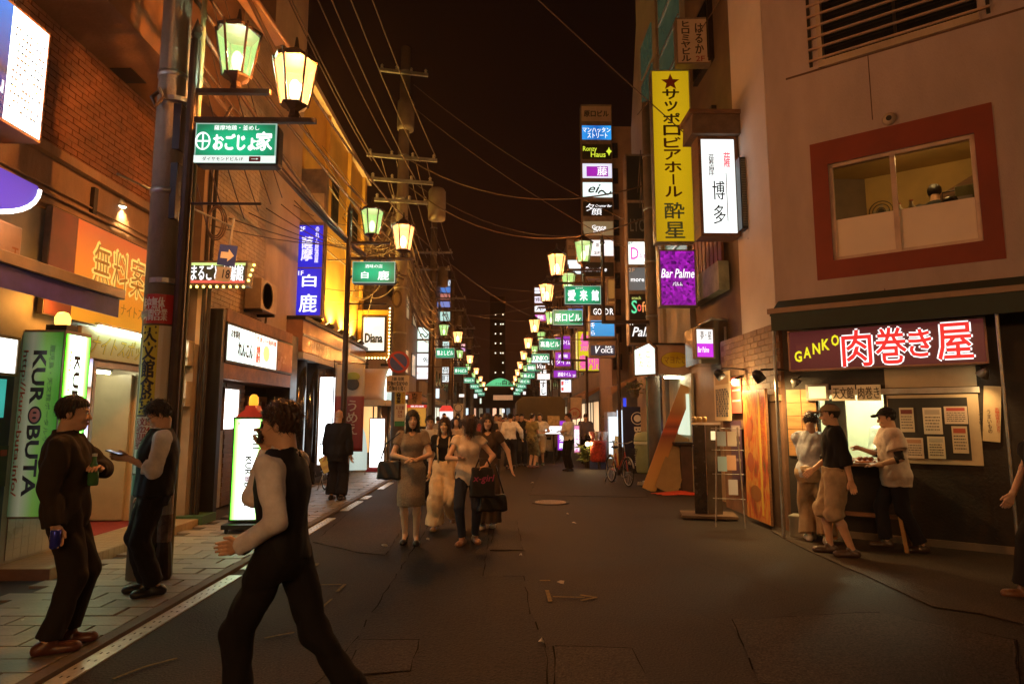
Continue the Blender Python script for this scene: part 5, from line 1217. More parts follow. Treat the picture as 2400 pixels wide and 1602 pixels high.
# ================================================================ LANTERN POSTS
def lantern_glass(key, col, s):
    m = bpy.data.materials.new(key); m.use_nodes = True; n = m.node_tree.nodes; l = m.node_tree.links
    for x in list(n):
        if x.type != 'OUTPUT_MATERIAL': n.remove(x)
    em = n.new('ShaderNodeEmission'); em.inputs[0].default_value = (*col, 1); em.inputs[1].default_value = s
    tr = n.new('ShaderNodeBsdfTransparent'); tr.inputs[0].default_value = (.75, .75, .75, 1)
    ad = n.new('ShaderNodeAddShader'); l.new(em.outputs[0], ad.inputs[0]); l.new(tr.outputs[0], ad.inputs[1])
    l.new(ad.outputs[0], [x for x in n if x.type == 'OUTPUT_MATERIAL'][0].inputs[0]); m.cycles.emission_sampling = 'NONE'; MATS[key] = m; return m
G_OR = lantern_glass('orange_lantern_glass', (1, .45, .15), 1.6)
G_GR = lantern_glass('green_lantern_glass', (.55, .95, .28), .55)
M_POST = mat('brown_post_paint', (.045, .026, .018), .45, .3, .4, 6, .1)
def lantern(root, x, z, glass, bulb_col, bs):
    """six-sided lantern, wider at the top, standing on an arm"""
    hx = [i * R(60) + R(15) for i in range(6)]
    l_ = MB().lathe([(.03, 0), (.06, .02), (.05, .08), (.13, .13), (.15, .15)], 6, (x, 0, z)).build('lantern_foot', M_POST, root)
    cap = MB().lathe([(.235, .62), (.25, .65), (.12, .74), (.03, .80), (.012, .92), (.002, .93)], 6, (x, 0, z)).build('lantern_cap', M_POST, root)
    for i in range(6):
        a, b = hx[i], hx[(i + 1) % 6]
        p = [(.135, .15, a), (.135, .15, b), (.22, .63, b), (.22, .63, a)]
        vs = [(x + r_ * math.cos(t), r_ * math.sin(t), z + z_) for r_, z_, t in p]
        MB().add(vs, [(0, 1, 2, 3)]).build('lantern_pane', glass, root)
        MB().cyl((x + .14 * math.cos(a), .14 * math.sin(a), z + .14), (x + .232 * math.cos(a), .232 * math.sin(a), z + .68), .0135, n=5).build('lantern_bar', M_POST, root)
    MB().ball((x, 0, z + .32), (.06, .06, .12)).build('bulb', emis(bulb_col, bs, False, 0), root, True)
GREEN = (.0, .30, .12)
def make_post(side, label, loc, group, main, foot=True, on=(1, 1), pw=(820, 70), tall=5.6):
    """side +1: arms reach to +x (left kerb); -1: arms reach to -x on a bracket (right kerb)"""
    t = thing('lantern_post', label, 'street lamp', loc, 0, group)
    s = side
    if s > 0:
        MB().cyl((0, 0, 0), (0, 0, tall), .062, .05, 12).build('post', M_POST, t)
        MB().lathe([(.075, 0), (.09, .05), (.07, .3), (.062, .35)], 12).build('post_foot', M_POST, t)
    else:
        MB().cyl((0, 0, 3.75), (0, 0, tall), .05, .045, 10).build('post', M_POST, t)
        MB().bb(-.04, .98 if foot else 1.05, -.03, .03, 3.74, 3.82).build('bracket', M_POST, t)
        if foot: MB().cyl((.95, 0, 0), (.95, 0, 3.95), .055, .05, 10).build('post', M_POST, t)
    MB().lathe([(.03, 0), (.06, .07), (.05, .11), (.0, .26)], 4, (0, 0, tall)).build('finial', M_POST, t)
    for x1, z in ((.82, 5.04), (1.32, 4.72)):
        MB().bb(min(0, s * x1), max(0, s * x1), -.028, .028, z - .05, z).build('arm', M_POST, t)
    MB().cyl((0, 0, 3.78), (s * .78, 0, 3.78), .014).build('rod', M_POST, t)
    MB().tube([(0, 0, 4.25), (s * .3, 0, 4.6), (s * .42, 0, 4.85)], .016).build('brace', M_POST, t)
    lantern(t, s * .45, 5.04, G_GR, (.75, 1, .5), 2.2); lantern(t, s * 1.08, 4.72, G_OR, (1, .8, .45), 9)
    if on[0]: lamp('lantern_light', 'POINT', (s * 1.08, 0, 5.08), pw[0], (1, .325, .055), t, .07)
    if on[1]: lamp('lantern_light', 'POINT', (s * .45, 0, 5.4), pw[1], (.72, 1, .66), t, .07)
    # green hanging sign
    x0, x1 = (.1, .96) if s > 0 else (-.92, -.06)
    cb = MB().bb(x0, x1, -.1, .1, 4.17, 4.62).build('sign_box', M_DARK, t, bevel=.04)
    MB().bb(x0 + .01, x1 - .01, -.108, -.1, 4.18, 4.61).build('sign_rim', emis((.6, .9, .75), .55, False, 0), cb)
    MB().bb(x0 + .025, x1 - .025, -.114, -.108, 4.195, 4.595).build('sign_panel', emis((.0, .50, .22), 1.25, True, .75), cb)
    MB().bb(x0 + .2, x0 + .22, -.01, .01, 4.62, 4.67).build('hanger', M_DARK, cb); MB().bb(x1 - .22, x1 - .2, -.01, .01, 4.62, 4.67).build('hanger', M_DARK, cb)
    w = x1 - x0
    for q in main: lettering(q[0], x0 + q[1] * w, x0 + q[3] * w, 4.17 + q[2] * .45, 4.17 + q[4] * .45, -.118, q[5] if len(q) > 5 else WE, cb, heavy=q[6] if len(q) > 6 else .004)
    return t, cb
t, cb = make_post(1, 'brown lantern post with green and orange lanterns beside the grey utility pole', (-3.30, 6.36, .03), None,
                  [('薩摩地鶏・釜めし', .24, .80, .78, .92, WE, .0), ('おごじょ', .24, .32, .74, .70, WE, .007), ('家', .75, .32, .94, .76, WE, .006)], pw=(1650, 90))
MB().bb(.11, .95, -.1175, -.1145, 4.18, 4.255).build('sign_strip', emis((.9, 1, .93), 1.0, False, 0), cb)
lettering('ダイヤモンドビル1F', .2, .62, 4.195, 4.24, -.121, BLACK, cb); lettering('➡', .68, .8, 4.19, 4.245, -.121, (.3, .02, .02), cb)
ring = [(.195 + .07 * math.cos(a), -.118, 4.41 + .09 * math.sin(a)) for a in [i * R(15) for i in range(25)]]
MB().tube(ring, .009, 4).build('emblem', inkmat(WE), cb); MB().bb(.13, .26, -.121, -.117, 4.402, 4.418).build('emblem', inkmat(WE), cb); MB().bb(.188, .202, -.121, -.117, 4.325, 4.495).build('emblem', inkmat(WE), cb)
for z0, z1 in ((3.6, 4.2), (4.35, 4.85)): MB().bb(-.16, -.08, -.06, .06, z0, z1).build('control_box', M_BLACKM, t)
make_post(1, 'brown lantern post standing beside the white standing lightbox and bald man', (-3.05, 12.2, .03), None, [('酒味の店', .3, .68, .70, .84, WE, 0), ('白', .22, .22, .38, .52, WE, .004), ('鹿', .6, .15, .85, .55, WE, .004)])
Lt = ['第よしビル', '第十Gビル', '松山ビル', '天文ビル', '文化ビル', '中央ビル']
for i, y in enumerate((27.9, 38.8, 49, 59, 69, 79)):
    make_post(1, ('lantern post next to the far stack of white sign panels', 'lantern post just past the white sign panels and red lantern')[i] if i < 2 else 'far lantern post on the sidewalk near the green arch', (-3.05, y, .03), None if i < 2 else 'far lantern posts on the sidewalk side', [(Lt[i], .08, .25, .92, .75)], on=(i < 3, 0), pw=(700, 0))
Rt = ['愛来館', '原口ビル', '高島ビル', 'KINKO', '錦島ビル', '喜よし', '松ビル', '文化ビル', '南ビル', '平ビル']
Rl = ['lantern post bracketed to the tall utility pole over the bicycle', 'lantern post in front of the low stack of bar panels', 'lantern post in front of the purple sign column', 'lantern post with a white strip under its green sign', 'lantern post in front of the black script sign']
for i, y in enumerate((14.3, 17.6, 24.2, 30, 36, 43, 50, 58, 66, 76)):
    tx = [(Rt[i], .08, .25, .92, .75)] if i != 0 else [('愛', .1, .2, .3, .75, WE, .008), ('来', .42, .2, .62, .75, WE, .008), ('館', .74, .2, .92, .75, WE, .008), ('スナック', .3, .8, .5, .9, WE, 0)]
    t, cb = make_post(-1, Rl[i] if i < 5 else 'far lantern post over the shop side near the green arch', (2.37, y, 0), None if i < 5 else 'far lantern posts on the shop side', tx, foot=i > 0, on=(i < 6, i < 3), pw=(880 if i < 3 else 620, 70))
    if i == 3: MB().bb(-.92, -.06, -.1175, -.1145, 4.18, 4.28).build('sign_strip', emis((.7, .95, 1), 1.0, False, 0), cb)
# the row goes on behind the viewer
for i, (s, x, y) in enumerate(((1, -3.3, -7), (-1, 2.37, -8.5), (1, -3.3, -14), (-1, 2.37, -15))):
    make_post(s, 'lantern post of the row before the brick building', (x, y, .03 if s > 0 else 0), 'lantern posts before the brick building', [('中央ビル', .08, .25, .92, .75)], pw=(1800, 420))

# ================================================================ UTILITY POLES
M_CPOLE = mat('concrete_pole', (.20, .165, .13), .8, 0, .25, 2.5, .3, 40)
def pole(label, x, y, h, r, group=None, arms=(), trans=(), lean=0):
    t = thing('utility_pole', label, 'utility pole', (x, y, 0), 0, group)
    MB().cyl((0, 0, 0), (lean, 0, h), r, r * .72, 18).build('shaft', M_CPOLE, t, True)
    for z in np.arange(2.6, h - .5, 1.3): MB().cyl((lean * z / h, 0, z), (lean * z / h, 0, z + .06), r * (1.06 - .26 * z / h), n=18).build('band', M_STEEL, t, True)
    for z, w, a in arms:
        MB().box((lean * z / h, -r - .03, z), (w, .08, .09), (0, 0, a)).build('crossarm', M_STEEL, t)
        for k in (-.45, -.15, .15, .45): MB().lathe([(.03, 0), (.05, .03), (.03, .06), (.05, .09), (.02, .13)], 8, (w * k * math.cos(a), -r - .03 + w * k * math.sin(a), z + .05)).build('insulator', mat('insulator', (.35, .32, .28), .3), t, True)
    for z, dx in trans:
        MB().lathe([(.05, 0), (.24, .02), (.25, .1), (.25, .85), (.2, .93), (.05, .95)], 16, (dx, -.05, z)).build('transformer', mat('transformer_grey', (.17, .14, .11), .6, .2, .2), t, True)
    return t
p1 = pole('grey concrete utility pole with stickers beside the brick building', -3.50, 6.42, 11.5, .165, lean=-.10)
p1.children[0].data.materials[0] = mat('pale_concrete_pole', (.46, .42, .36), .8, 0, .25, 2.5, .3, 40)
for z in (2.95, 4.9, 6.3): MB().cyl((0.02, 0, z), (.02, 0, z + .05), .175, n=18).build('clamp', M_STEEL, p1)
MB().cyl((.21, .05, 0), (.21, .05, 8), .03).build('conduit', mat('yellow_conduit', (.30, .26, .12), .5), p1)
MB().tube([(-.1, -.15, 5.0), (-.15, -.2, 4.9), (-.1, -.21, 4.8), (-.03, -.2, 4.9), (-.1, -.17, 5.02)], .02).build('cable_loop', M_CABLE, p1)
# sticker wrap on the pole
def pole_sheet(parent, label, r, z0, z1, a0, a1, m, name='sticker'):
    mb = MB(); n_ = 8
    for i in range(n_ + 1):
        a = a0 + (a1 - a0) * i / n_; mb.v += [(r * math.cos(a), r * math.sin(a), z0), (r * math.cos(a), r * math.sin(a), z1)]
    mb.f = [(2 * i, 2 * i + 2, 2 * i + 3, 2 * i + 1) for i in range(n_)]
    o = mb.build(name, m, parent); 
    if label: o['label'] = label
    return o
def wrapped(parent, t, r, z0, z1, ac, half, col, **k):
    """lettering bent round a pole"""
    o = lettering(t, -half * r, half * r, z0, z1, 0, col, parent, **k)
    for v in o.data.vertices:
        a = ac + v.co.x / r; v.co = (r * math.cos(a), r * math.sin(a), v.co.z)
RP = .163
pole_sheet(p1, 'red and white sticker on the pole', RP + .004, 2.53, 2.83, R(190), R(345), flat((.5, .03, .03)))
wrapped(p1, '年中無休\n24時間営業', RP + .006, 2.56, 2.8, R(262), .9, (.75, .7, .7))
pole_sheet(p1, 'yellow advert sticker on the pole', RP + .004, 1.62, 2.51, R(190), R(345), flat((.6, .55, .45)))
pole_sheet(p1, None, RP + .006, 1.62, 2.51, R(235), R(292), flat((.55, .48, .03)))
wrapped(p1, '天文館食堂', RP + .008, 1.64, 2.5, R(263), .42, (.02, .02, .02), vert=True, heavy=.006)
pole_sheet(p1, None, RP + .004, 1.05, 1.60, R(190), R(345), flat((.62, .6, .55)))
wrapped(p1, '天文館\n☎224-\n高見馬場\n☎222-', RP + .006, 1.28, 1.59, R(258), .75, (.3, .05, .05))
pole_sheet(p1, None, RP + .004, .84, 1.03, R(190), R(345), flat((.02, .12, .06)))
t = thing('paper_notice', 'white vertical paper notice wrapped round the lantern post foot', 'notice', (-3.30, 6.36, .03))
pole_sheet(t, None, .068, .36, 1.3, R(170), R(370), mat('torn_paper', (.45, .40, .33), .8, 0, .2, 6), 'paper'); wrapped(t, '見を行っています', .070, .7, 1.28, R(275), .5, (.03, .03, .05), vert=True)
pole_sheet(t, None, .070, .36, .62, R(170), R(370), mat('torn_print', (.25, .16, .11), .8, 0, .6, 14), 'print')
for i, z in enumerate((3.1, 2.5)):
    tt = thing('meter_box', 'small grey meter box on the wall pier behind the lantern post', 'meter', (-4.75, 9.42, z - .75), 0, 'meter boxes on the pier')
    MB().bb(-.1, .1, -.12, .05, 0, .38).build('box', mat('meter_grey', (.35, .3, .22), .5), tt, bevel=.01); MB().bb(.04, .12, -.16, -.12, .12, .34).build('dial', mat('meter_glass', (.5, .45, .38), .2), tt)
p2 = pole('utility pole with transformers, a no parking sign and adverts', -2.87, 17.5, 12.5, .20, None, [(9.0, 2.0, .2), (8.3, 1.8, .2), (7.7, 1.5, .2), (11.6, 1.4, .2)], [(9.9, .05), (7.2, 1.0)])
pole('utility pole behind the stack of white panels', -3.2, 28.7, 11.5, .19, None, [(9.2, 1.8, 0), (8.4, 1.6, 0)], [(7.6, .45)])
for y in (40, 54, 68): pole('utility pole in the far row on the sidewalk', -3.2, y, 11, .17, 'far utility poles', [(9.2, 1.8, 0), (8.4, 1.6, 0)], [(7.4, .4)])
p3 = pole('dark utility pole standing at the snack stall on the shop side', 3.52, 14.4, 9.2, .15, None, [], [])
p3.children[0].data.materials[0] = mat('dark_pole', (.10, .055, .035), .7, 0, .3, 3, .2)
for y in (33, 52, 70): pole('utility pole in the far row on the shop side', 3.6, y, 10, .16, 'far shop-side utility poles', [(8.8, 1.6, 0)])
# signs on pole 2
t = thing('no_parking_sign', 'round blue and red no parking sign with a plate on the utility pole', 'road sign', (*at_y(934, 848, 17.1)[:2], at_y(934, 848, 17.1).z - .27))
def disc(cx, cz, r, y0, y1): return MB().prism([(cx + r * math.cos(a), cz + r * math.sin(a)) for a in [i * R(12) for i in range(30)]], y0, y1)
disc(0, .27, .30, 0, .015).build('rim', mat('sign_red', (.38, .03, .025), .4), t); disc(0, .27, .235, -.006, -.001).build('disc', mat('sign_blue2', (.03, .06, .3), .4), t)
MB().box((0, -.009, .27), (.46, .004, .06), (0, R(45), 0)).build('bar', mat('sign_red', ()), t)
MB().bb(-.32, .30, 0, .01, -.55, -.1).build('plate', flat((.55, .48, .38)), t); lettering('7:00-10:00\n貨物の集配中の\n貨物車を除く', -.28, .26, -.52, -.14, -.003, (.05, .05, .06), t); MB().cyl((-.5, .1, .2), (0, .1, .2), .04).build('bracket', M_DARK, t)
c, w, h = frect(925, 895, 950, 998, 17.25)
t = thing('pole_advert', 'tall advert plate in red, yellow and green strapped to the utility pole', 'advert', (c.x, c.y, c.z - h / 2))
MB().bb(-w / 2, w / 2, 0, .02, 0, h).build('plate', flat((.55, .55, .48)), t)
for a, b_, cc in ((.9, 1, (.5, .04, .04)), (.5, .88, (.5, .42, .05)), (0, .12, (.02, .22, .1))): MB().bb(-w / 2 + .01, w / 2 - .01, -.004, -.001, a * h, b_ * h - .01).build('field', flat(cc), t)
lettering('天文館食堂', -.1, .02, h * .52, h * .86, -.007, BLACK, t, vert=True, heavy=.005); lettering('うまいもん', .05, .12, h * .52, h * .86, -.007, (.35, .03, .02), t, vert=True); lettering('天文館\n224\n222', -.12, .12, h * .2, h * .46, -.007, (.2, .05, .05), t)

# ================================================================ CABLES
cab_n = 0
def cable(a, b, sag, r=.012, label='overhead cable strung along the utility poles', group='overhead cables'):
    a = Vector(a); b = Vector(b); n_ = 12
    pts = [a.lerp(b, i / n_) - Vector((0, 0, 4 * sag * (i / n_) * (1 - i / n_))) for i in range(n_ + 1)]
    single(MB().tube(pts, r, 5), 'overhead_cable', M_CABLE, label, 'cable', group, True)
A1 = Vector((-3.55, 6.4, 0)); A0 = Vector((-3.9, -9, 0)); A2 = Vector((-2.87, 17.4, 0)); A3 = Vector((-3.2, 28.6, 0)); A4 = Vector((-3.2, 39.9, 0)); A5 = Vector((-3.2, 53.9, 0)); A6 = Vector((-3.2, 67.9, 0))
U = Vector((0, 0, 1)); Xv = Vector((1, 0, 0))
for P, Q in ((A1, A2), (A2, A3), (A3, A4), (A4, A5), (A5, A6)):
    for k, (h_, dx) in enumerate(((9.05, -.9), (9.05, -.3), (9.05, .5), (9.05, .95), (8.35, -.5), (8.35, .4), (7.3, .2), (6.4, .25), (6.2, .2))):
        hq = min(h_, 9.0) if Q is not A2 else h_
        cable(P + U * (h_ + (1.2 if P is A1 and h_ > 8 else 0)) + Xv * (dx * .7), Q + U * (hq + random.uniform(-.15, .15)) + Xv * dx, .25 + .12 * random.random(), .014 if k < 6 else .024)
    # thick twisted telecom bundle
    for k in range(4): cable(P + U * (5.55 + .09 * k) + Xv * random.uniform(-.1, .25), Q + U * (5.35 + .1 * k) + Xv * random.uniform(-.1, .25), .3 + .1 * k, .03 if k % 2 else .02, 'thick telecom cable in the bundle between the utility poles', 'telecom cables')
for k, (h0, h1) in enumerate(((8.6, 9.2), (8.0, 8.7), (7.4, 6.8), (6.9, 6.2))):
    cable(A0 + U * h0 + Xv * .3 * k, A1 + U * h1 + Xv * .1, .3, .016, 'overhead cable ending at the grey pole above the brick building', 'cables at the grey pole')
# spans across the street
for a, b, s in (((-2.7, 17.4, 9.0), (3.4, 14.4, 7.1), .7), ((-2.7, 17.4, 8.2), (3.4, 14.4, 6.3), .95), ((-2.7, 17.4, 8.4), (3.7, 20.8, 8.0), .8), ((-2.6, 17.4, 11.3), (4.1, 16, 6.4), .35), ((-2.6, 17.4, 10.6), (4.1, 16, 5.6), .3),
                ((-2.7, 17.4, 7.0), (3.6, 33, 6.5), .7), ((-3.0, 28.6, 8.3), (3.6, 24.5, 6.8), .5), ((-3.0, 28.6, 7.4), (3.6, 33, 8.4), .6), ((-3.0, 39.9, 8.2), (3.6, 33, 8.2), .5), ((-3.0, 39.9, 7.2), (3.6, 52, 8), .6), ((-3.0, 28.6, 6.6), (2.4, 24.2, 5.3), .2), ((-3.0, 54, 8.2), (3.6, 52, 7.2), .6),
                ((-1.0, 9.0, 9.6), (4.25, 11.7, 6.55), .05), ((3.3, 14.4, 8.9), (4.3, 11.0, 9.7), .1), ((-9, 9.4, 12), (-3.5, 6.4, 9.5), .1)):
    cable(a, b, s, .02 if a[2] == 9.0 or a[2] == 8.2 else .011, 'cable slung across the street between pole and buildings', 'cross-street cables')
for k in range(7):
    y0 = 9.6 + k * .8; cable((-4.65, y0, 4.6 + (k * 37 % 17) * .12), (-2.95, 17.3, 6.6 - k * .2), .25, .011, 'slack service cable drooping from the pole to the tiled building', 'service cables')
for k in range(6): cable((-3.5, 6.42, 5.2 + .5 * k), (-4.6, 9.7 + .6 * k, 4.4 + .35 * k), .15, .010, 'service cable from the grey pole to the tiled building', 'short service cables')
for k in range(5): cable((3.36, 14.4, 6.4 + .4 * k), (4.2, 16.0 + .9 * k, 6.0 + .2 * k), .2, .010, 'service cable from the dark pole to the sign columns', 'shop-side service cables')
for px, py in ((505, 520), (930, 700), (920, 640)):
    c = at_y(px, py, 8.2 if px < 600 else 17.0)
    mb = MB(); 
    for j in range(3): mb.tube([(c.x + (.16 + .03 * j) * math.cos(a) * .6, c.y + .02 * j, c.z + (.2 + .02 * j) * math.sin(a)) for a in [i * R(24) for i in range(16)]], .011, 5)
    single(mb, 'cable_coil', M_CABLE, 'coil of spare cable hanging by the tiled building' if px < 600 else 'coil of spare cable hanging at the transformer pole', 'cable coil', None if px < 600 else 'spare cable coils', True)
rr = random.Random(5)
for k in range(30):
    y0 = rr.uniform(13.5, 21); cable((-4.7, y0, rr.uniform(4.2, 8.8)), (-2.9, rr.choice((17.4, 17.4, 28.6)), rr.uniform(5.4, 8.6)), rr.uniform(.1, .5), rr.choice((.009, .012, .018)), 'loose service cable between the transformer poles and the yellow building', 'loose service cables')
for k in range(18): cable((-3.0 + rr.uniform(-.2, .3), 17.4, rr.uniform(5.2, 7.6)), (-3.2 + rr.uniform(-.2, .3), 28.6, rr.uniform(5.0, 7.4)), rr.uniform(.1, .8), rr.choice((.012, .02)), 'sagging cable in the tangle past the transformer pole', 'tangled cables')
# cover on the cables over the first lantern
c = at_y(595, 20, 7.2)
t = thing('cable_guard', 'long curved cable guard catching orange light above the first lanterns', 'cable guard', (c.x, c.y, c.z))
MB().prism([(-.16, -.02), (-.12, .06), (0, .1), (.12, .06), (.16, -.02), (.13, -.02), (0, .06), (-.13, -.02)], -.7, .7).build('shell', mat('guard_plastic', (.40, .24, .14), .45, 0, .2), t, True).rotation_euler = (R(-8), R(20), R(-12))
MB().tube([(-.05, -1.2, .2), (0, 0, 0), (.1, 1.2, -.35)], .03).build('cable', M_CABLE, t)

# ================================================================ FURTHER BUILDINGS
def row_building(side, y0, y1, H, X, col, label, lit, floors=3, awn=None):
    s = 1 if side > 0 else -1
    b = thing('shop_building', label, 'building', (X + s * 2.5, (y0 + y1) / 2, 0), 0)
    key = 'row_%s' % '_'.join('%.2f' % c for c in col)
    xa, xb = sorted((X, X + s * 5))
    MB().bb(xa, xb, y0, y1, 2.9, H).build('wall', mat(key, col, .75, 0, .25, 1.2, .2), b, world=True)
    gx = sorted((X + s * .4, X + s * 5)); MB().bb(gx[0], gx[1], y0, y1, 0, 2.9).build('ground_floor', mat('shop_dark', (.06, .045, .035), .5, 0, .3, 2), b, world=True)
    n_ = max(2, int((y1 - y0) / 2)); st = (y1 - y0) / n_
    for f in range(floors):
        z = 3.7 + f * 2.7
        if z + 1.3 > H: break
        for k in range(n_):
            a, c = y0 + st * (k + .25), y0 + st * (k + .75); px = sorted((X - s * .03, X + s * .1))
            w_ = MB().bb(px[0], px[1], a, c, z, z + 1.2).build('window', M_DARK, b, world=True)
            on = random.random() < .18
            pq = sorted((X - s * .035, X - s * .03)); MB().bb(pq[0], pq[1], a + .06, c - .06, z + .06, z + 1.14).build('pane', emis((1, .75, .4), .35, False, .3) if on else M_GLASS, w_, world=True)
    pq = sorted((X + s * .30, X + s * .38)); MB().bb(pq[0], pq[1], y0 + .4, y1 - .4, .3, 2.3).build('shop_window', emis(lit, 1.5, True, .5), b, world=True)
    for k in range(n_ + 1): yk = y0 + .4 + (y1 - y0 - .8) * k / n_; pz = sorted((X + s * .26, X + s * .30)); MB().bb(pz[0], pz[1], yk - .04, yk + .04, 0, 2.4).build('mullion', M_DARK, b, world=True)
    if awn:
        x1 = X - s * .9; MB().add([(X, y0 + .2, 2.9), (x1, y0 + .2, 2.5), (x1, y1 - .2, 2.5), (X, y1 - .2, 2.9), (X, y0 + .2, 2.85), (x1, y0 + .2, 2.3), (x1, y1 - .2, 2.3), (X, y1 - .2, 2.85)], [(0, 1, 2, 3), (7, 6, 5, 4), (0, 4, 5, 1), (1, 5, 6, 2), (2, 6, 7, 3), (3, 7, 4, 0)]).build('awning', mat('awn_%.2f' % awn[0], awn, .6), b, world=True)
    return b
row_building(-1, 21.6, 26.5, 8.8, -4.6, (.20, .14, .10), 'dark shop building next to the yellow building with a pink awning', (1, .55, .2), 2, (.4, .16, .12))
row_building(-1, 26.6, 34.5, 10.5, -4.7, (.24, .19, .15), 'grey shop building behind the orange food stand', (1, .6, .25), 3, (.3, .15, .06))
row_building(-1, 34.9, 44, 9.5, -4.6, (.18, .13, .1), 'brown shop building carrying the stack of white panels', (1, .8, .5), 2, (.2, .2, .18))
row_building(-1, 44, 55, 12, -4.7, (.2, .16, .13), 'tall shop building past the red and white paper lantern', (.9, .9, .7), 3)
row_building(-1, 55, 68, 9, -4.6, (.17, .12, .1), 'low shop building near the green arch, sidewalk side', (1, .6, .3), 2)
row_building(-1, 68, 84, 11, -4.7, (.15, .12, .1), 'last shop building before the green arch, sidewalk side', (1, .7, .4), 2)
row_building(1, 19.4, 21.3, 7.5, 4.35, (.2, .14, .1), 'low shop building behind the blue vending machine', (1, .7, .4), 2, (.25, .14, .08))
row_building(1, 24.4, 31, 9.5, 4.2, (.22, .15, .11), 'shop building behind the purple sign column', (1, .6, .3), 3, (.3, .16, .08))
row_building(1, 31, 40, 8.5, 4.2, (.2, .15, .12), 'shop building behind the black script sign', (1, .7, .4), 2)
row_building(1, 40, 52, 13, 4.3, (.21, .15, .12), 'tall shop building behind the far white and magenta panels', (1, .8, .5), 3)
row_building(1, 52, 66, 9, 4.2, (.17, .12, .1), 'low shop building near the green arch, shop side', (1, .6, .3), 2)
row_building(1, 66, 84, 11, 4.2, (.16, .12, .1), 'last shop building before the green arch, shop side', (1, .7, .4), 2)
# far tower with window lights
t = thing('far_tower', 'distant dark apartment tower with columns of small window lights', 'building', (2, 170, 0))
MB().bb(-5.2, -1.0, -4, 10, 0, 34).build('wall', mat('tower_dark', (.03, .022, .018), .9), t)
for r_ in range(8):
    for k, x in enumerate((-3.6, -2.2, -1.6)):
        if random.random() < .85: MB().bb(x - .15, x + .15, -4.05, -4.0, 10.5 + r_ * 2.6, 10.85 + r_ * 2.6).build('window', emis((1, .9, .65), 2, False, 0), t)
t = thing('far_block', 'long dark building closing the street beyond the arch', 'building', (0, 120, 0))
MB().bb(-16, 16, 0, 8, 0, 7).build('wall', mat('tower_dark', ()), t)
for x in range(-5, 6): MB().bb(x * 1.3 - .35, x * 1.3 + .35, -.05, 0, 1.5, 3.2).build('window', emis(((1, .8, .5), (.7, .9, 1), (1, .5, .3))[x % 3], (.9, .2, .05, 1.4)[x % 4], False, 0), t)
# arch sign
t = thing('arch_sign', 'green glowing arch sign with black brush characters spanning the far street', 'arch', (0, 62, 0))
Yc = 62; zc = at_y(1170, 905, Yc).z; x0 = at_y(1138, 900, Yc).x; x1 = at_y(1206, 900, Yc).x
za = at_y(1170, 885, Yc).z; n_ = 14
poly = [(x0, zc), (x1, zc)] + [(x1 + (x0 - x1) * i / n_, zc + .15 + (za - zc - .15) * math.sin(math.pi * i / n_)) for i in range(n_ + 1)]
MB().prism(poly, 0, .4).build('board', M_DARK, t); MB().prism([(x, z + (.03 if z < zc + .1 else -.03)) for x, z in poly], -.02, -.005).build('panel', emis((.1, .75, .32), 1.0, True, .5), t)
lettering('白波', .1, 1.2, zc + .15, zc + .62, -.03, (.01, .02, .01), t, heavy=.02); lettering('さつま', -.6, 0, zc + .15, zc + .4, -.03, (.01, .05, .03), t)
for s in (-1, 1): MB().cyl((s * 4.3, .2, 0), (s * 4.3, .2, zc + .4), .12).build('post', M_POST, t)
MB().bb(-4.3, 4.3, .15, .25, zc - .12, zc).build('beam', M_POST, t)
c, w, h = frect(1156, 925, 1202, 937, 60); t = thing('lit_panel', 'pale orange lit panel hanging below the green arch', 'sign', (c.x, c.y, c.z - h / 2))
cloth(-w / 2, w / 2, 0, h, 0, mat('pale_banner', (.6, .38, .22), .7, emit=(1, .5, .25), es=.35), 'cloth', t); MB().cyl((-4.2, 0, h), (4.2, 0, h), .02).build('rope', M_DARK, t)  # hanging cloth; emission stands in for lantern light falling on it
# truck with tarpaulin
c = at_z(1255, 1075, 0)
t = thing('covered_truck', 'small truck with a grey-green tarpaulin cover parked by the shops', 'truck', (1.62, 25.5, 0))
MB().prism([(-1.0, .75), (1.0, .75), (1.0, 2.25), (.8, 2.42), (-.78, 2.42), (-1.0, 2.2)], 0, 2.6).build('tarpaulin', mat('grey_tarp', (.10, .085, .055), .7, 0, .25, 1.5, .5, 6), t, bevel=.05)
MB().bb(-.95, .95, -.05, 4.2, .5, .75).build('bed', M_DARK, t); MB().bb(-.9, .9, 2.75, 4.3, .5, 1.9).build('cab', mat('truck_white', (.4, .38, .34), .4), t, bevel=.08)
for sx in (-.78, .78):
    for sy in (.6, 3.5): MB().cyl((sx - .1, sy, .32), (sx + .1, sy, .32), .32, n=18).build('wheel', M_BLACKM, t)
    MB().bb(sx - .12, sx + .12, -.06, -.03, .55, .68).build('tail_light', flat((.2, .01, .01)), t)
MB().bb(-.2, .2, -.07, -.05, .52, .68).build('licence_plate', flat((.45, .4, .1)), t)
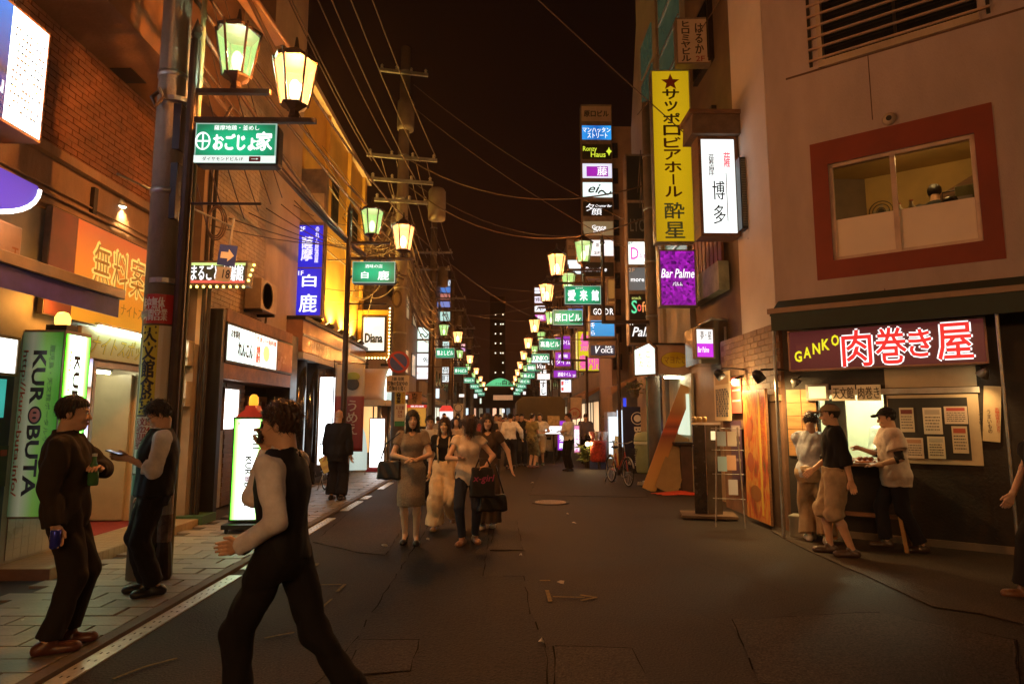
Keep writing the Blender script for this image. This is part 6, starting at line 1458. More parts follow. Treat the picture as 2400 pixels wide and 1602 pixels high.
# left: stack of white panels, far small signs
column('stack of four white panels with faint writing on the far sidewalk side', 977, 1006, 34.7, [(744, 763, (.3, .2, .13), 0, [('桜よし', .15, .2, .9, .8, (.06, .04, .03))]), (767, 794, (.8, 1, .9), 1.4, [('〜', .2, .1, .9, .5, (.1, .15, .1))]), (798, 825, (.85, 1, .88), 1.4, []), (828, 857, (.92, .98, .98), 1.4, [('佐', .5, .3, .95, .7, (.05, .05, .05))]), (860, 888, (1, .95, .93), 1.4, [('O', .05, .4, .25, .6, ('e', (.9, .2, .2), .9)), ('riental', .28, .42, .9, .55, ('e', (.9, .4, .4), .8))])])
column('tall narrow stack of blue and white panels half hidden by cables', 1031, 1056, 47, [(656, 670, (.8, .9, 1), .9, []), (672, 686, (.1, .25, .7), .9, []), (688, 702, (.7, .25, .2), .8, []), (706, 720, (.25, .3, .7), .9, []), (730, 752, (.6, .9, .8), 1, [('竹', .2, .1, .8, .9, (.1, .2, .15))]), (758, 772, DK, 0, [('バック', .1, .2, .9, .8, WE)])])
column('stack of white panels with black brush characters behind the far lantern sign', 1036, 1053, 44, [(800, 832, (.7, .95, .9), 1.1, [('稲', .2, .1, .8, .9, (.05, .05, .05))]), (859, 875, (.9, 1, 1), 1.2, [('荷', .1, .1, .9, .9, (.03, .03, .03))]), (877, 895, (.9, 1, 1), 1.2, [('町', .1, .1, .9, .9, (.03, .03, .03))])])
sg_ = [(1080, 805, 1091, 812, 52, (.9, .5, .5)), (1079, 814, 1091, 824, 52, (.6, .3, .6)), (1098, 829, 1105, 837, 60, (.45, .1, .75)), (1098, 846, 1106, 854, 58, (.6, .8, .8)), (1110, 922, 1119, 933, 55, (.85, 1, .95)), (1075, 922, 1089, 931, 45, (1, .95, .85)), (1020, 909, 1031, 934, 36, (.8, .95, 1)), (1124, 932, 1129, 946, 60, (.8, 1, .8)), (1225, 916, 1233, 925, 55, (1, .95, .9)), (1241, 935, 1256, 938, 60, (.4, 1, .9)), (948, 925, 957, 937, 24, (1, .95, .9))]
sl_ = ['tiny pink sign', 'tiny mauve sign', 'tiny violet round-cornered sign', 'tiny pale teal sign', 'small mint white sign', 'small cream sign', 'narrow bluish white sign', 'tiny light green sign', 'small warm white sign on the shop side', 'thin turquoise sign strip', 'small warm white sign by the advert-covered pole']
for (a, b_, c_, d, Y, col), lab in zip(sg_, sl_):
    c, w, h = frect(a, b_, c_, d, Y); sign(lab + (' far down the street' if 'by the' not in lab else ''), c, w, h, 0, .15, col, 1.3)
c, w, h = frect(1176, 957, 1183, 967, 100); sign('small bright white sign in the darkness beyond the arch', c, w, h, 0, .2, (.9, .95, 1), 1.6)
# ================================================================ PEOPLE (bodies and clothes grown from distance fields)
def nets(D, lo, h):
    s = D < 0
    OFF = [(0, 0, 0), (1, 0, 0), (0, 1, 0), (1, 1, 0), (0, 0, 1), (1, 0, 1), (0, 1, 1), (1, 1, 1)]
    n0, n1, n2 = D.shape
    cnt = sum(s[a:n0 - 1 + a, b:n1 - 1 + b, c:n2 - 1 + c].astype(np.int8) for a, b, c in OFF)
    I, J, K = np.nonzero((cnt > 0) & (cnt < 8))
    dv = np.stack([D[I + a, J + b, K + c] for a, b, c in OFF], 1)
    acc = np.zeros((len(I), 3), np.float32); num = np.zeros((len(I), 1), np.float32)
    for a in range(8):
        for b in range(a + 1, 8):
            if sum(x != y for x, y in zip(OFF[a], OFF[b])) != 1: continue
            m = (dv[:, a] < 0) != (dv[:, b] < 0)
            t = dv[m, a] / (dv[m, a] - dv[m, b]); oa = np.array(OFF[a], np.float32); ob = np.array(OFF[b], np.float32)
            acc[m] += oa + (ob - oa) * t[:, None]; num[m] += 1
    V = (acc / num + np.stack([I, J, K], 1)) * h + np.array(lo, np.float32)
    vid = -np.ones((n0 - 1, n1 - 1, n2 - 1), np.int64); vid[I, J, K] = np.arange(len(I))
    F = []
    def quads(i, j, k, di, dj, sg):
        q = np.stack([vid[i, j, k], vid[i + di[0], j + di[1], k + di[2]], vid[i + di[0] + dj[0], j + di[1] + dj[1], k + di[2] + dj[2]], vid[i + dj[0], j + dj[1], k + dj[2]]], 1)
        q[~sg] = q[~sg][:, ::-1]; F.append(q[(q >= 0).all(1)])
    e = s[:-1, 1:-1, 1:-1] != s[1:, 1:-1, 1:-1]; i, j, k = np.nonzero(e); quads(i, j, k, (0, 1, 0), (0, 0, 1), s[i, j + 1, k + 1])
    e = s[1:-1, :-1, 1:-1] != s[1:-1, 1:, 1:-1]; i, j, k = np.nonzero(e); quads(i, j, k, (0, 0, 1), (1, 0, 0), s[i + 1, j, k + 1])
    e = s[1:-1, 1:-1, :-1] != s[1:-1, 1:-1, 1:]; i, j, k = np.nonzero(e); quads(i, j, k, (1, 0, 0), (0, 1, 0), s[i + 1, j + 1, k])
    return V, np.concatenate(F)
def poly(f, lo, hi, h):
    ax = [np.arange(a - 2 * h, b + 3 * h, h, dtype=np.float32) for a, b in zip(lo, hi)]
    G = np.stack(np.meshgrid(*ax, indexing='ij'), -1); sh = G.shape[:3]
    return nets(f(G.reshape(-1, 3)).reshape(sh), [a[0] for a in ax], h)
def A(*v): return np.array(v, np.float32)
def rc(P, a, b, ra, rb):
    ba = b - a; pa = P - a; t = np.clip(pa @ ba / max(1e-9, float(ba @ ba)), 0, 1)
    return np.linalg.norm(pa - t[:, None] * ba, axis=1) - (ra + (rb - ra) * t)
def el(P, c, r, M=None):
    q = P - c
    if M is not None: q = q @ M
    r = np.asarray(r, np.float32); k0 = np.linalg.norm(q / r, axis=1); k1 = np.linalg.norm(q / (r * r), axis=1)
    return k0 * (k0 - 1) / np.maximum(k1, 1e-6)
def smin(a, b, k):
    h = np.clip(.5 + .5 * (b - a) / k, 0, 1); return b + (a - b) * h - k * h * (1 - h)
def smax(a, b, k): return -smin(-a, -b, k)
def loft(P, st, inf=0., zlo=None, zhi=None):
    """stack of ellipses: rows of (z, cx, cy, rx, ry, yaw)"""
    st = np.asarray(st, np.float32); z = P[:, 2]
    cx, cy_, rx, ry, yw = (np.interp(z, st[:, 0], st[:, i]) for i in range(1, 6))
    x, y = P[:, 0] - cx, P[:, 1] - cy_; c, s = np.cos(yw), np.sin(yw)
    u, v = x * c + y * s, -x * s + y * c; rx = rx + inf; ry = ry + inf
    q = np.sqrt((u / rx) ** 2 + (v / ry) ** 2); d = (q - 1) * np.minimum(rx, ry)
    lo_ = st[0, 0] if zlo is None else zlo; hi_ = st[-1, 0] if zhi is None else zhi
    return np.maximum(d, np.maximum(lo_ - z, z - hi_)).astype(np.float32)
def folds(P, amp, seed=0, f=26):
    r = np.random.default_rng(seed); n = np.zeros(len(P), np.float32)
    for i in range(5):
        d = r.normal(size=3); d[2] *= .55; d /= np.linalg.norm(d); e = r.normal(size=3)
        n += (1 - 2 * np.abs(np.sin(.5 * (P @ A(*(d * f * (1 + .5 * i))) + 1.7 * np.sin(P @ A(*(e * 9))) + r.uniform(0, 6))))) / (1 + .4 * i)
    return amp * n * .5
def ik(a, b, l1, l2, hint):
    d = b - a; L = np.linalg.norm(d); L2 = min(L, (l1 + l2) * .998); d = d / L; b2 = a + d * L2
    x = (L2 * L2 + l1 * l1 - l2 * l2) / (2 * L2); y = math.sqrt(max(0, l1 * l1 - x * x))
    h = A(*hint); h = h - d * (h @ d); h = h / max(1e-6, np.linalg.norm(h))
    return (a + d * x + h * y).astype(np.float32), b2.astype(np.float32)
def rotm(yaw=0, pitch=0, roll=0):
    return np.array((Matrix.Rotation(yaw, 3, 'Z') @ Matrix.Rotation(pitch, 3, 'X') @ Matrix.Rotation(roll, 3, 'Y')), np.float32)

def cloth_m(key, col, rough=.85, bump=.25, scale=220, sheen=0):
    return mat(key, col, rough, 0, .22, 9, bump, scale, spec=.25)
SKIN = mat('skin', (.54, .33, .22), .5, 0, .10, 14, .06, 120, sss=.12, spec=.35)
SKIN2 = mat('skin_pale', (.70, .47, .34), .48, 0, .08, 14, .05, 120, sss=.12, spec=.35)
HAIRM = mat('black_hair', (.012, .008, .006), .42, 0, .5, 60, .5, 90, aniso=(1, 1, .15), spec=.5)
HAIRB = mat('brown_hair', (.040, .018, .010), .42, 0, .5, 60, .5, 90, aniso=(1, 1, .15), spec=.5)
M_EYE = mat('eye_dark', (.01, .008, .007), .15, var=0); M_LIP = mat('lip', (.32, .09, .07), .4, var=0)

def person(label, loc, rz=0, H=1.7, fem=False, fat=1.0, lean=(0, 0), twist=0, hipz=.915, feet=((-.1, 0, 0, 0), (.1, 0, 0, 0)), hands=(None, None), elb=(None, None),
           head=(0, 0), hair='short', hairm=None, top=None, vest=None, pants=None, dress=None, shoes=(.02, .015, .015), heel=0, skin=None, res=1.0, group=None, kneef=(None, None), hdir=(None, None), curl=.5, extra=(), hipx=0, collar=False, cap=None):
    t = thing('person', label, 'person', (loc[0], loc[1], loc[2] if len(loc) > 2 else 0), rz, group)
    k = H / 1.7; skin = skin or (SKIN2 if fem else SKIN); hairm = hairm or HAIRM
    far = res > 1.5; g = .0095 * res; gh = .0058 * res if not far else .015; ghd = .0042 if not far else .012
    P0 = A(hipx, 0, hipz); S = A(hipx + lean[0], lean[1], hipz + .47)
    cw, sw = math.cos(twist), math.sin(twist); shw = .155 if fem else .178
    sh = [S + A(s * shw * cw, s * shw * sw, -.005) for s in (-1, 1)]
    hp = [P0 + A(s * .085, 0, -.02) for s in (-1, 1)]
    leg = []; arm = []
    for i, s in enumerate((-1, 1)):
        f = feet[i]; ank = A(f[0], f[1], f[2] + .085 + heel); fd = A(math.sin(f[3]), -math.cos(f[3]), 0)
        kn, an = ik(hp[i], ank, .425, .42, kneef[i] or (fd[0], fd[1], 0)); leg.append((hp[i], kn, an, fd))
        hd = hands[i]; hd = A(*hd) if hd is not None else sh[i] + A(s * .075, -.03, -.515)
        e_, w_ = ik(sh[i], hd, .285, .25, elb[i] or (s * .45, .8, -.15)); arm.append((sh[i], e_, w_))
    zs = np.array([-.12, -.035, .045, .135, .235, .345, .44, .5, .55]) + hipz
    rx = np.array([.125, .168, .163, .124, .13, .146, .142, .10, .05]) if fem else np.array([.13, .163, .158, .146, .153, .17, .168, .12, .06])
    ry = np.array([.09, .116, .11, .09, .10, .112, .088, .065, .045]) if fem else np.array([.09, .115, .112, .106, .113, .12, .1, .076, .055])
    w = np.clip((zs - hipz) / .47, 0, 1.1); cx = P0[0] + w * lean[0]; cyy = w * lean[1]
    fz = 1 + (fat - 1) * np.array([.6, .9, 1.2, 1.6, 1.5, 1, .7, .5, .5])
    ST = np.stack([zs, cx, cyy, rx * fz, ry * fz, w * twist], 1)
    # ---- head
    Hc = S + A(-sw * .02, -.028, .205); HR = rotm(head[0] + twist, head[1])
    hs = .96 if fem else 1.0
    hl = lambda x, y, z: Hc + HR @ (A(x, y, z) * hs)
    def f_head(P):
        Q = (P - Hc) @ HR / hs
        d = smin(el(Q, A(0, .012, .035), (.073, .092, .086)), el(Q, A(0, -.022, -.028), (.060, .070, .086)), .03)
        d = smin(d, el(Q, A(0, -.052, -.092), (.034, .032, .024)), .03)
        d = smin(d, rc(Q, A(-.03, -.076, .026), A(.03, -.076, .026), .012, .012), .015)
        if not far:
            for s in (-1, 1):
                d = smin(d, el(Q, A(s * .036, -.068, -.03), (.022, .018, .022)), .02); d = smax(d, -el(Q, A(s * .029, -.101, .003), (.016, .014, .010)), .012)
            d = smin(d, rc(Q, A(0, -.086, .012), A(0, -.104, -.03), .006, .0115), .010); d = smin(d, rc(Q, A(-.012, -.094, -.034), A(.012, -.094, -.034), .007, .007), .008)
            d = smin(d, el(Q, A(0, -.086, -.062), (.02, .010, .007)), .006); d = smin(d, el(Q, A(0, -.084, -.073), (.016, .010, .006)), .006)
        for s in (-1, 1): d = smin(d, el(Q, A(s * .073, .012, -.008), (.010, .02, .031)), .008)
        return smin(d, rc(P, Hc + HR @ A(0, .022, -.07), S + A(0, .012, .035), .050 if fem else .057, .058 if fem else .066), .03)
    meshes = [poly(f_head, Hc - A(.12, .14, .22), Hc + A(.12, .14, .14), gh)]
    # ---- body
    def f_body(P):
        d = loft(P, ST, -.012)
        for i in (0, 1):
            a, e_, w_ = arm[i]; am = (.88 if fem else 1.0); fm = am * (.85 if top and top.get('sleeve', 'long') == 'long' else 1); am = am * (.82 if top and top.get('sleeve', 'long') in ('long', 'roll') else 1)
            q = smin(rc(P, a, e_, .050 * am, .040 * am), rc(P, e_, w_ + (e_ - w_) * .02, .041 * fm, .026 * (fm if not top else max(fm, .95 if not fem else .85))), .02); q = smin(q, el(P, a + A(0, 0, -.02), (.058 * am,) * 3), .03); d = smin(d, q, .035)
            h_, kn, an, fd = leg[i]
            mid = kn + (an - kn) * .32 + A(*(-fd)) * .018
            lk = .84 if pants and pants.get('len', 1) > .9 else 1
            q = smin(rc(P, h_, kn, .083 * lk, .052 * lk), rc(P, kn, mid, .05 * lk, .054 * lk), .03); q = smin(q, rc(P, mid, an, .053 * lk, .035), .02); d = smin(d, q, .03)
            to = an + fd * .135 + A(0, 0, -.062 - heel); d = smin(d, rc(P, an + A(0, 0, -.03), to, .034, .022), .02); d = smin(d, rc(P, an + A(0, 0, 0), an - fd * .035 + A(0, 0, -.055), .03, .028), .02)
        return d
    allp = np.stack([*sh, *[x for l_ in leg for x in l_[:3]], *[x for a_ in arm for x in a_]])
    meshes.append(poly(f_body, np.minimum(allp.min(0), A(-.2, -.15, .02)) - A(.09, .2, .09), np.maximum(allp.max(0), A(.2, .15, 0)) + A(.09, .2, .09), g * 1.15 if not far else .024))
    # ---- hands
    hw = []
    for i, s in enumerate((-1, 1)):
        a, e_, w_ = arm[i]; d = w_ - e_; d = d / np.linalg.norm(d)
        if hdir[i] is not None: d = A(*hdir[i]); d = d / np.linalg.norm(d)
        side = A(0, -1, 0) - d * (A(0, -1, 0) @ d)
        if np.linalg.norm(side) < .35: side = A(0, 0, 1) - d * d[2]
        side = side / np.linalg.norm(side); nn = np.cross(d, side) * (-s); nn = nn / np.linalg.norm(nn)   # palm looks to the body
        segs = []; hk = .9 if fem else 1.0
        base = [w_ + (d * .085 + side * o) * hk for o in (.030, .010, -.010, -.028)]
        for b_ in base: segs.append((w_ + d * .0, b_, .021 * hk, .0135 * hk))
        for b_, L in zip(base, (.070, .078, .073, .057)):
            q = b_; an_ = .25 * curl
            for j, fr in enumerate((.45, .32, .26)):
                an_ += curl * (.55 if j else .25); dd = d * math.cos(an_) + nn * math.sin(an_); q2 = q + dd * L * fr * hk; segs.append((q, q2, (.0095 - .0009 * j) * hk, (.0087 - .0009 * j) * hk)); q = q2
        th = w_ + (d * .03 + side * .026) * hk; t2 = th + (d * .034 + side * .022 + nn * .012) * hk; t3 = t2 + (d * .03 + side * .004 + nn * .012) * hk
        segs += [(w_ + d * .01, th, .02 * hk, .014 * hk), (th, t2, .0125 * hk, .0105 * hk), (t2, t3, .0105 * hk, .0085 * hk)]; hw.append(w_ + d * .09 * hk + nn * .03)
        def f_hand(P):
            dd = None
            for q0, q1, r0, r1 in segs: v = rc(P, q0, q1, r0, r1); dd = v if dd is None else smin(dd, v, .006)
            return smin(dd, rc(P, w_ - d * .03, w_, .027 * (.88 if fem else 1), .024 * hk), .02)
        pts = np.stack([p for q in segs for p in q[:2]]); meshes.append(poly(f_hand, pts.min(0) - .035, pts.max(0) + .035, ghd))
    def emitm(ms, name, m, parent=t):
        V = np.concatenate([v for v, _ in ms]) * k; o = 0; F = []
        for v, f in ms: F.append(f + o); o += len(v)
        F = np.concatenate(F); me = bpy.data.meshes.new(name)
        me.vertices.add(len(V)); me.vertices.foreach_set('co', V.astype(np.float32).ravel()); me.loops.add(len(F) * 4); me.loops.foreach_set('vertex_index', F.astype(np.int32).ravel())
        me.polygons.add(len(F)); me.polygons.foreach_set('loop_start', np.arange(0, len(F) * 4, 4, dtype=np.int32)); me.polygons.foreach_set('use_smooth', np.ones(len(F), bool)); me.update(calc_edges=True); me.validate()
        me.materials.append(m); ob = bpy.data.objects.new(name, me); COL.objects.link(ob); ob.parent = parent; return ob
    body = emitm(meshes, 'body', skin)
    if not far:
        for s in (-1, 1):
            for nm, c_, r_, mm in (('eye', (s * .029, -.0865, .003), (.0135, .006, .0048), M_EYE), ('eyebrow', (s * .030, -.0885, .0245), (.017, .005, .0032), hairm)):
                mb = MB().ball((0, 0, 0), tuple(x * hs for x in r_), 8, 6); mb.v = [tuple((hl(*c_) + HR @ A(*v)) * k) for v in mb.v]; mb.build(nm, mm, body, True)
        mb = MB().ball((0, 0, 0), (.02, .008, .0085), 10, 6); mb.v = [tuple((hl(0, -.0905, -.067) + HR @ A(*v)) * k) for v in mb.v]; mb.build('lips', M_LIP if fem else mat('lip_m', (.32, .15, .10), .45, var=0), body, True)
    # ---- hair
    seed = abs(hash(label)) % 1000 if False else sum(map(ord, label)) % 997
    if hair != 'bald':
        def f_hair(P):
            Q = (P - Hc) @ HR / hs; y, z = Q[:, 1], Q[:, 2]
            th = {'short': .010, 'messy': .016, 'long': .016, 'bob': .020, 'mid': .016}[hair]
            d = el(Q, A(0, .014, .036), (.073 + th, .094 + th, .088 + th)); ang = np.arctan2(Q[:, 0], Q[:, 1])
            if hair in ('short', 'messy'):
                cut = -.055 - y * .35 if hair == 'short' else -.075 - y * .3
                d = np.maximum(d, -(z - np.where(y < -.02, .035 + (-.02 - y) * .35, -.01 - (y + .02) * .9)))
            else:
                L = {'long': -.33, 'bob': -.13, 'mid': -.2}[hair]
                back = loft(Q, [(L, 0, .05, .085, .035, 0), (L + .08, 0, .045, .10, .05, 0), (-.08, 0, .03, .092, .075, 0), (.05, 0, .015, .088, .09, 0)]); d = smin(d, back, .02)
                for s in (-1, 1): d = smin(d, rc(Q, A(s * .076, -.015, .02), A(s * (.088 if hair == 'bob' else .08), -.03 if hair == 'long' else -.01, L + .03), .018, .024), .02)
                d = smax(d, -el(Q, A(0, -.12, -.055), (.069, .105, .112)), .01)
            d = d + .0045 * np.sin(ang * 23 + z * 18 + 2 * np.sin(z * 30)) + (.006 * np.sin(Q[:, 0] * 95 + 2 * np.sin(z * 60)) * np.sin(y * 90 + z * 70) if hair == 'messy' else .002 * np.sin(ang * 51))
            return d
        zl = {'short': .14, 'messy': .16, 'long': .42, 'bob': .22, 'mid': .30}[hair]
        ho = emitm([poly(f_hair, Hc - A(.15, .16, zl), Hc + A(.15, .16, .16), gh * 1.1)], 'hair', hairm)
        if not far:      # loose strands over the hair mass
            me = ho.data; N = len(me.vertices); co = np.empty(N * 3, np.float32); me.vertices.foreach_get('co', co); co = co.reshape(-1, 3); nr = np.empty(N * 3, np.float32); me.vertex_normals.foreach_get('vector', nr); nr = nr.reshape(-1, 3)
            rg = np.random.default_rng(seed); ids = rg.choice(N, 1400); p_ = co[ids]; n_ = nr[ids]; sw_ = .9 if hair == 'messy' else .35
            tt = A(0, .25, -1) + rg.normal(size=p_.shape) * sw_; tt = tt - n_ * (tt * n_).sum(1)[:, None]; tt /= np.maximum(np.linalg.norm(tt, axis=1), 1e-5)[:, None]
            L = (rg.uniform(.02, .055, len(ids)) if hair in ('short', 'messy') else rg.uniform(.04, .11, len(ids)))[:, None] * (.6 if hair == 'short' else 1); sd = np.cross(n_, tt) * .0011
            of = rg.uniform(.001, .011 if hair == 'messy' else .005, len(ids))[:, None]; a0 = p_ - n_ * .003; a1 = p_ + tt * L * .55 + n_ * of; a2 = p_ + tt * L + n_ * of * .6
            V = np.stack([a0 - sd, a0 + sd, a1 + sd, a1 - sd, a2 + sd * .3, a2 - sd * .3], 1).reshape(-1, 3); b_ = np.arange(len(ids))[:, None] * 6
            F_ = np.concatenate([b_ + A(0, 1, 2, 3).astype(int), b_ + A(3, 2, 4, 5).astype(int)]); mb = MB(); mb.v = V.tolist(); mb.f = F_.tolist(); tag(mb.build('strand', hairm, ho), kind='stuff')
    if cap:
        kind, cm = cap
        def f_cap(P):
            Q = (P - Hc) @ HR / hs; d = el(Q, A(0, .01, .045), (.092, .112, .085 if kind == 'cap' else .075)); d = np.maximum(d, -(Q[:, 2] - .045 + Q[:, 1] * .12))
            br = el(Q, A(0, -.125, .048), (.07, .075, .011) if kind == 'cap' else (.075, .045, .02)); return smin(d, br, .008)
        emitm([poly(f_cap, Hc - A(.15, .24, .05), Hc + A(.15, .16, .17), gh)], 'cap', cm)
    # ---- garments
    zt = hipz
    def g_top(spec, name):
        inf = spec.get('inf', .016); sl = spec.get('sleeve', 'long'); hem = spec.get('hem', hipz - .08); fl = spec.get('flare', 0.0); nk = spec.get('neck', .078)
        st = ST.copy(); hemr = np.interp(hem, zs, st[:, 3])
        def f(P):
            z = P[:, 2]; w_ = np.clip((hipz + .2 - z) / .3, 0, 1) * fl
            d = loft(P, st, inf, hem, zs[-1]) - w_
            d = np.maximum(d, hem - z)
            if fem and not spec.get('flat'):
                for s in (-1, 1): d = smin(d, el(P, S + A(s * .068, -.085, -.13), (.062, .055, .058)), .05)
            for i in (0, 1):
                a, e_, w2 = arm[i]; si = spec.get('sinf', inf)
                if sl == 'none': continue
                fr = {'long': 1, 'short': .62, 'roll': 1.0, 'cap': .3}[sl]; q = rc(P, a + A(0, 0, -.005), a + (e_ - a) * min(1, fr), .056 + si, (.046 + si) if fr >= 1 else .05 + si * 1.3)
                if fr < 1: ax_ = (e_ - a) / np.linalg.norm(e_ - a); q = np.maximum(q, (P - (a + (e_ - a) * fr)) @ ax_)
                if sl in ('long', 'roll'):
                    ex = 1 if sl == 'long' else .35; we = e_ + (w2 - e_) * ex; ax_ = (w2 - e_) / np.linalg.norm(w2 - e_)
                    q2 = np.maximum(rc(P, e_, we + ax_ * .03, .046 + si, .034 + si * .7 if sl == 'long' else .046 + si), (P - we) @ ax_); q = smin(q, q2, .02)
                d = smin(d, q, .04)
            d = d + folds(P, spec.get('fold', .006) * 1.35, seed)
            nb = S + A(0, .008, .03); d = np.maximum(d, -rc(P, nb, Hc + A(0, 0, -.05), nk, nk))
            if spec.get('v'): d = np.maximum(d, -rc(P, nb + A(0, -.07, .03), nb + A(0, -.16, -spec['v']), .05, .012))
            if collar and spec.get('collar', True):
                q = (P - (S + A(0, .006, .055))); q = q @ rotm(0, R(-14)); d = np.minimum(d, np.maximum(np.abs(np.hypot(q[:, 0], q[:, 1] * 1.05) - .072 + q[:, 2] * .12) - .008, np.abs(q[:, 2]) - .026))
            return d
        lo_ = np.minimum.reduce([*[x for a_ in arm for x in a_], A(P0[0] - .24, -.22, hem)]) - .09; hi_ = np.maximum.reduce([*[x for a_ in arm for x in a_], A(P0[0] + .24, .22, S[2] + .12)]) + .09
        lo_[2] = min(hem, min(a_[2][2] for a_ in arm) if sl in ('long',) else hem) - .03
        emitm([poly(f, lo_, hi_, g)], name, spec['m'])
    if top: g_top(top, top.get('name', 'shirt'))
    if vest: g_top(dict(vest, sleeve='none', inf=vest.get('inf', .026), flat=True, collar=False), 'vest')
    if pants:
        inf = pants.get('inf', .014); fr = pants.get('len', .97); wl = pants.get('wide', 0); ws = pants.get('waist', hipz + .07)
        def f(P):
            d = loft(P, ST, inf, hipz - .13, ws)
            for i in (0, 1):
                h_, kn, an, fd = leg[i]; L1 = min(1, fr * 2); L2 = max(0, fr * 2 - 1)
                ke = h_ + (kn - h_) * L1; q = rc(P, h_, ke, .088 + inf, .062 + inf + wl * .6)
                if L2 > 0:
                    we = kn + (an - kn) * L2; ax_ = (an - kn) / np.linalg.norm(an - kn); q = smin(q, np.maximum(rc(P, kn, we + ax_ * .04, .06 + inf + wl * .6, pants.get('cuff', .058) + inf + wl), (P - we) @ ax_), .03)
                else: ax_ = (kn - h_) / np.linalg.norm(kn - h_); q = np.maximum(q, (P - ke) @ ax_)
                d = smin(d, q, .025)
            d = np.maximum(d, P[:, 2] - ws); return d + folds(P, pants.get('fold', .006) * 1.25, seed + 3, 22)
        pt = np.stack([x for l_ in leg for x in l_[:3]]); lo_ = np.minimum(pt.min(0), A(P0[0] - .17, -.12, 9)) - .12 - wl; hi_ = np.maximum(pt.max(0), A(P0[0] + .17, .12, ws)) + .12 + wl; lo_[2] += .1
        emitm([poly(f, lo_, hi_, g)], pants.get('name', 'trousers'), pants['m'])
    if dress:
        rows = dress['rows']            # (z, rx, ry) below the waist
        st = np.concatenate([[(z, P0[0] + (leg[0][1][0] + leg[1][1][0]) * .25 * (z < .6), (leg[0][1][1] + leg[1][1][1]) * .35 * (z < .7), a, b, 0) for z, a, b in rows], ST[2:] + A(0, 0, 0, .012, .012, 0)])
        def f(P):
            d = loft(P, st, .004, rows[0][0], zs[-1])
            for s in (-1, 1): d = smin(d, el(P, S + A(s * .066, -.083, -.13), (.062, .056, .058)), .05)
            for i in (0, 1):
                a, e_, _ = arm[i]; fr = dress.get('sleeve', .5)
                if fr: ax_ = (e_ - a) / np.linalg.norm(e_ - a); d = smin(d, np.maximum(rc(P, a, a + (e_ - a) * fr, .066, .062), (P - (a + (e_ - a) * fr)) @ ax_), .03)
            ang = np.arctan2(P[:, 0], P[:, 1]); d = d + folds(P, dress.get('fold', .005), seed) + dress.get('pleat', 0) * np.sin(ang * 14 + 2 * np.sin(P[:, 2] * 4)) * np.clip((hipz - P[:, 2]) / .6, 0, 1)
            nb = S + A(0, .008, .03); d = np.maximum(d, -rc(P, nb, Hc + A(0, 0, -.05), .085, .085)); d = np.maximum(d, -rc(P, nb + A(0, -.07, .03), nb + A(0, -.16, -dress.get('v', .06)), .05, .012)); return np.maximum(d, rows[0][0] - P[:, 2])
        rm_ = max(a for _, a, _ in rows); lo_ = A(P0[0] - max(.26, rm_), -max(.24, rm_), rows[0][0]) - .06; hi_ = A(P0[0] + max(.26, rm_), max(.24, rm_), S[2] + .12) + .05
        emitm([poly(f, lo_, hi_, g)], 'dress', dress['m'])
    # ---- shoes
    if shoes is not None:
        sm = mat('shoe_%.2f_%.2f_%.2f' % tuple(shoes), tuple(shoes), .35, 0, .3, 10, .1)
        for i in (0, 1):
            h_, kn, an, fd = leg[i]; lift = feet[i][2]; pit = feet[i][4] if len(feet[i]) > 4 else 0
            def f(P):
                Q = P - an; v = Q @ A(*fd); u = Q @ A(-fd[1], fd[0], 0); z = Q[:, 2] + .085 + heel
                if pit: c, s = math.cos(pit), math.sin(pit); v, z = v * c + z * s, -v * s + z * c
                W = np.stack([u, v, z - (heel * np.clip((.06 - v) / .12, 0, 1) if heel else 0)], 1)
                d = smin(rc(W, A(0, -.05, .035), A(0, .15, .026), .042, .040), el(W, A(0, .12, .03), (.048, .075, .035)), .02)
                if heel: d = np.maximum(d, W[:, 2] - .045 - .03 * (np.abs(W[:, 1] - .03) > .07)); d = np.minimum(d, rc(np.stack([u, v, z], 1), A(0, -.055, .0), A(0, -.05, heel + .02), .010, .02))
                else: d = smin(d, rc(W, A(0, -.03, .05), A(0, .02, .085), .042, .038), .02)
                return np.maximum(d, -(W[:, 2] - .003) if not heel else -(z - .001))
            c = an + A(*fd) * .05; emitm([poly(f, c - A(.2, .2, .12 + heel), c + A(.2, .2, .09), .0075 if not far else .016)], 'shoe', sm)
    M4 = Matrix.Translation(Vector(t.location)) @ Matrix.Rotation(rz, 4, 'Z')
    W = lambda p: M4 @ Vector([float(x) * k for x in p])
    return dict(t=t, hands=[W(p) for p in hw], wrist=[W(a_[2]) for a_ in arm], elbow=[W(a_[1]) for a_ in arm], sh=[W(p) for p in sh], head=W(Hc), W=W, k=k)

C_ = lambda n, c, **k: cloth_m(n, c, **k)
WS = C_('white_shirt', (.74, .73, .74)); BV = C_('black_vest', (.008, .008, .010), rough=.7); BT = C_('black_trousers', (.009, .008, .010)); NV = C_('navy_denim', (.022, .03, .055), bump=.4)
gp = lambda x, y: at_z(x, y, 0)
PE = {}
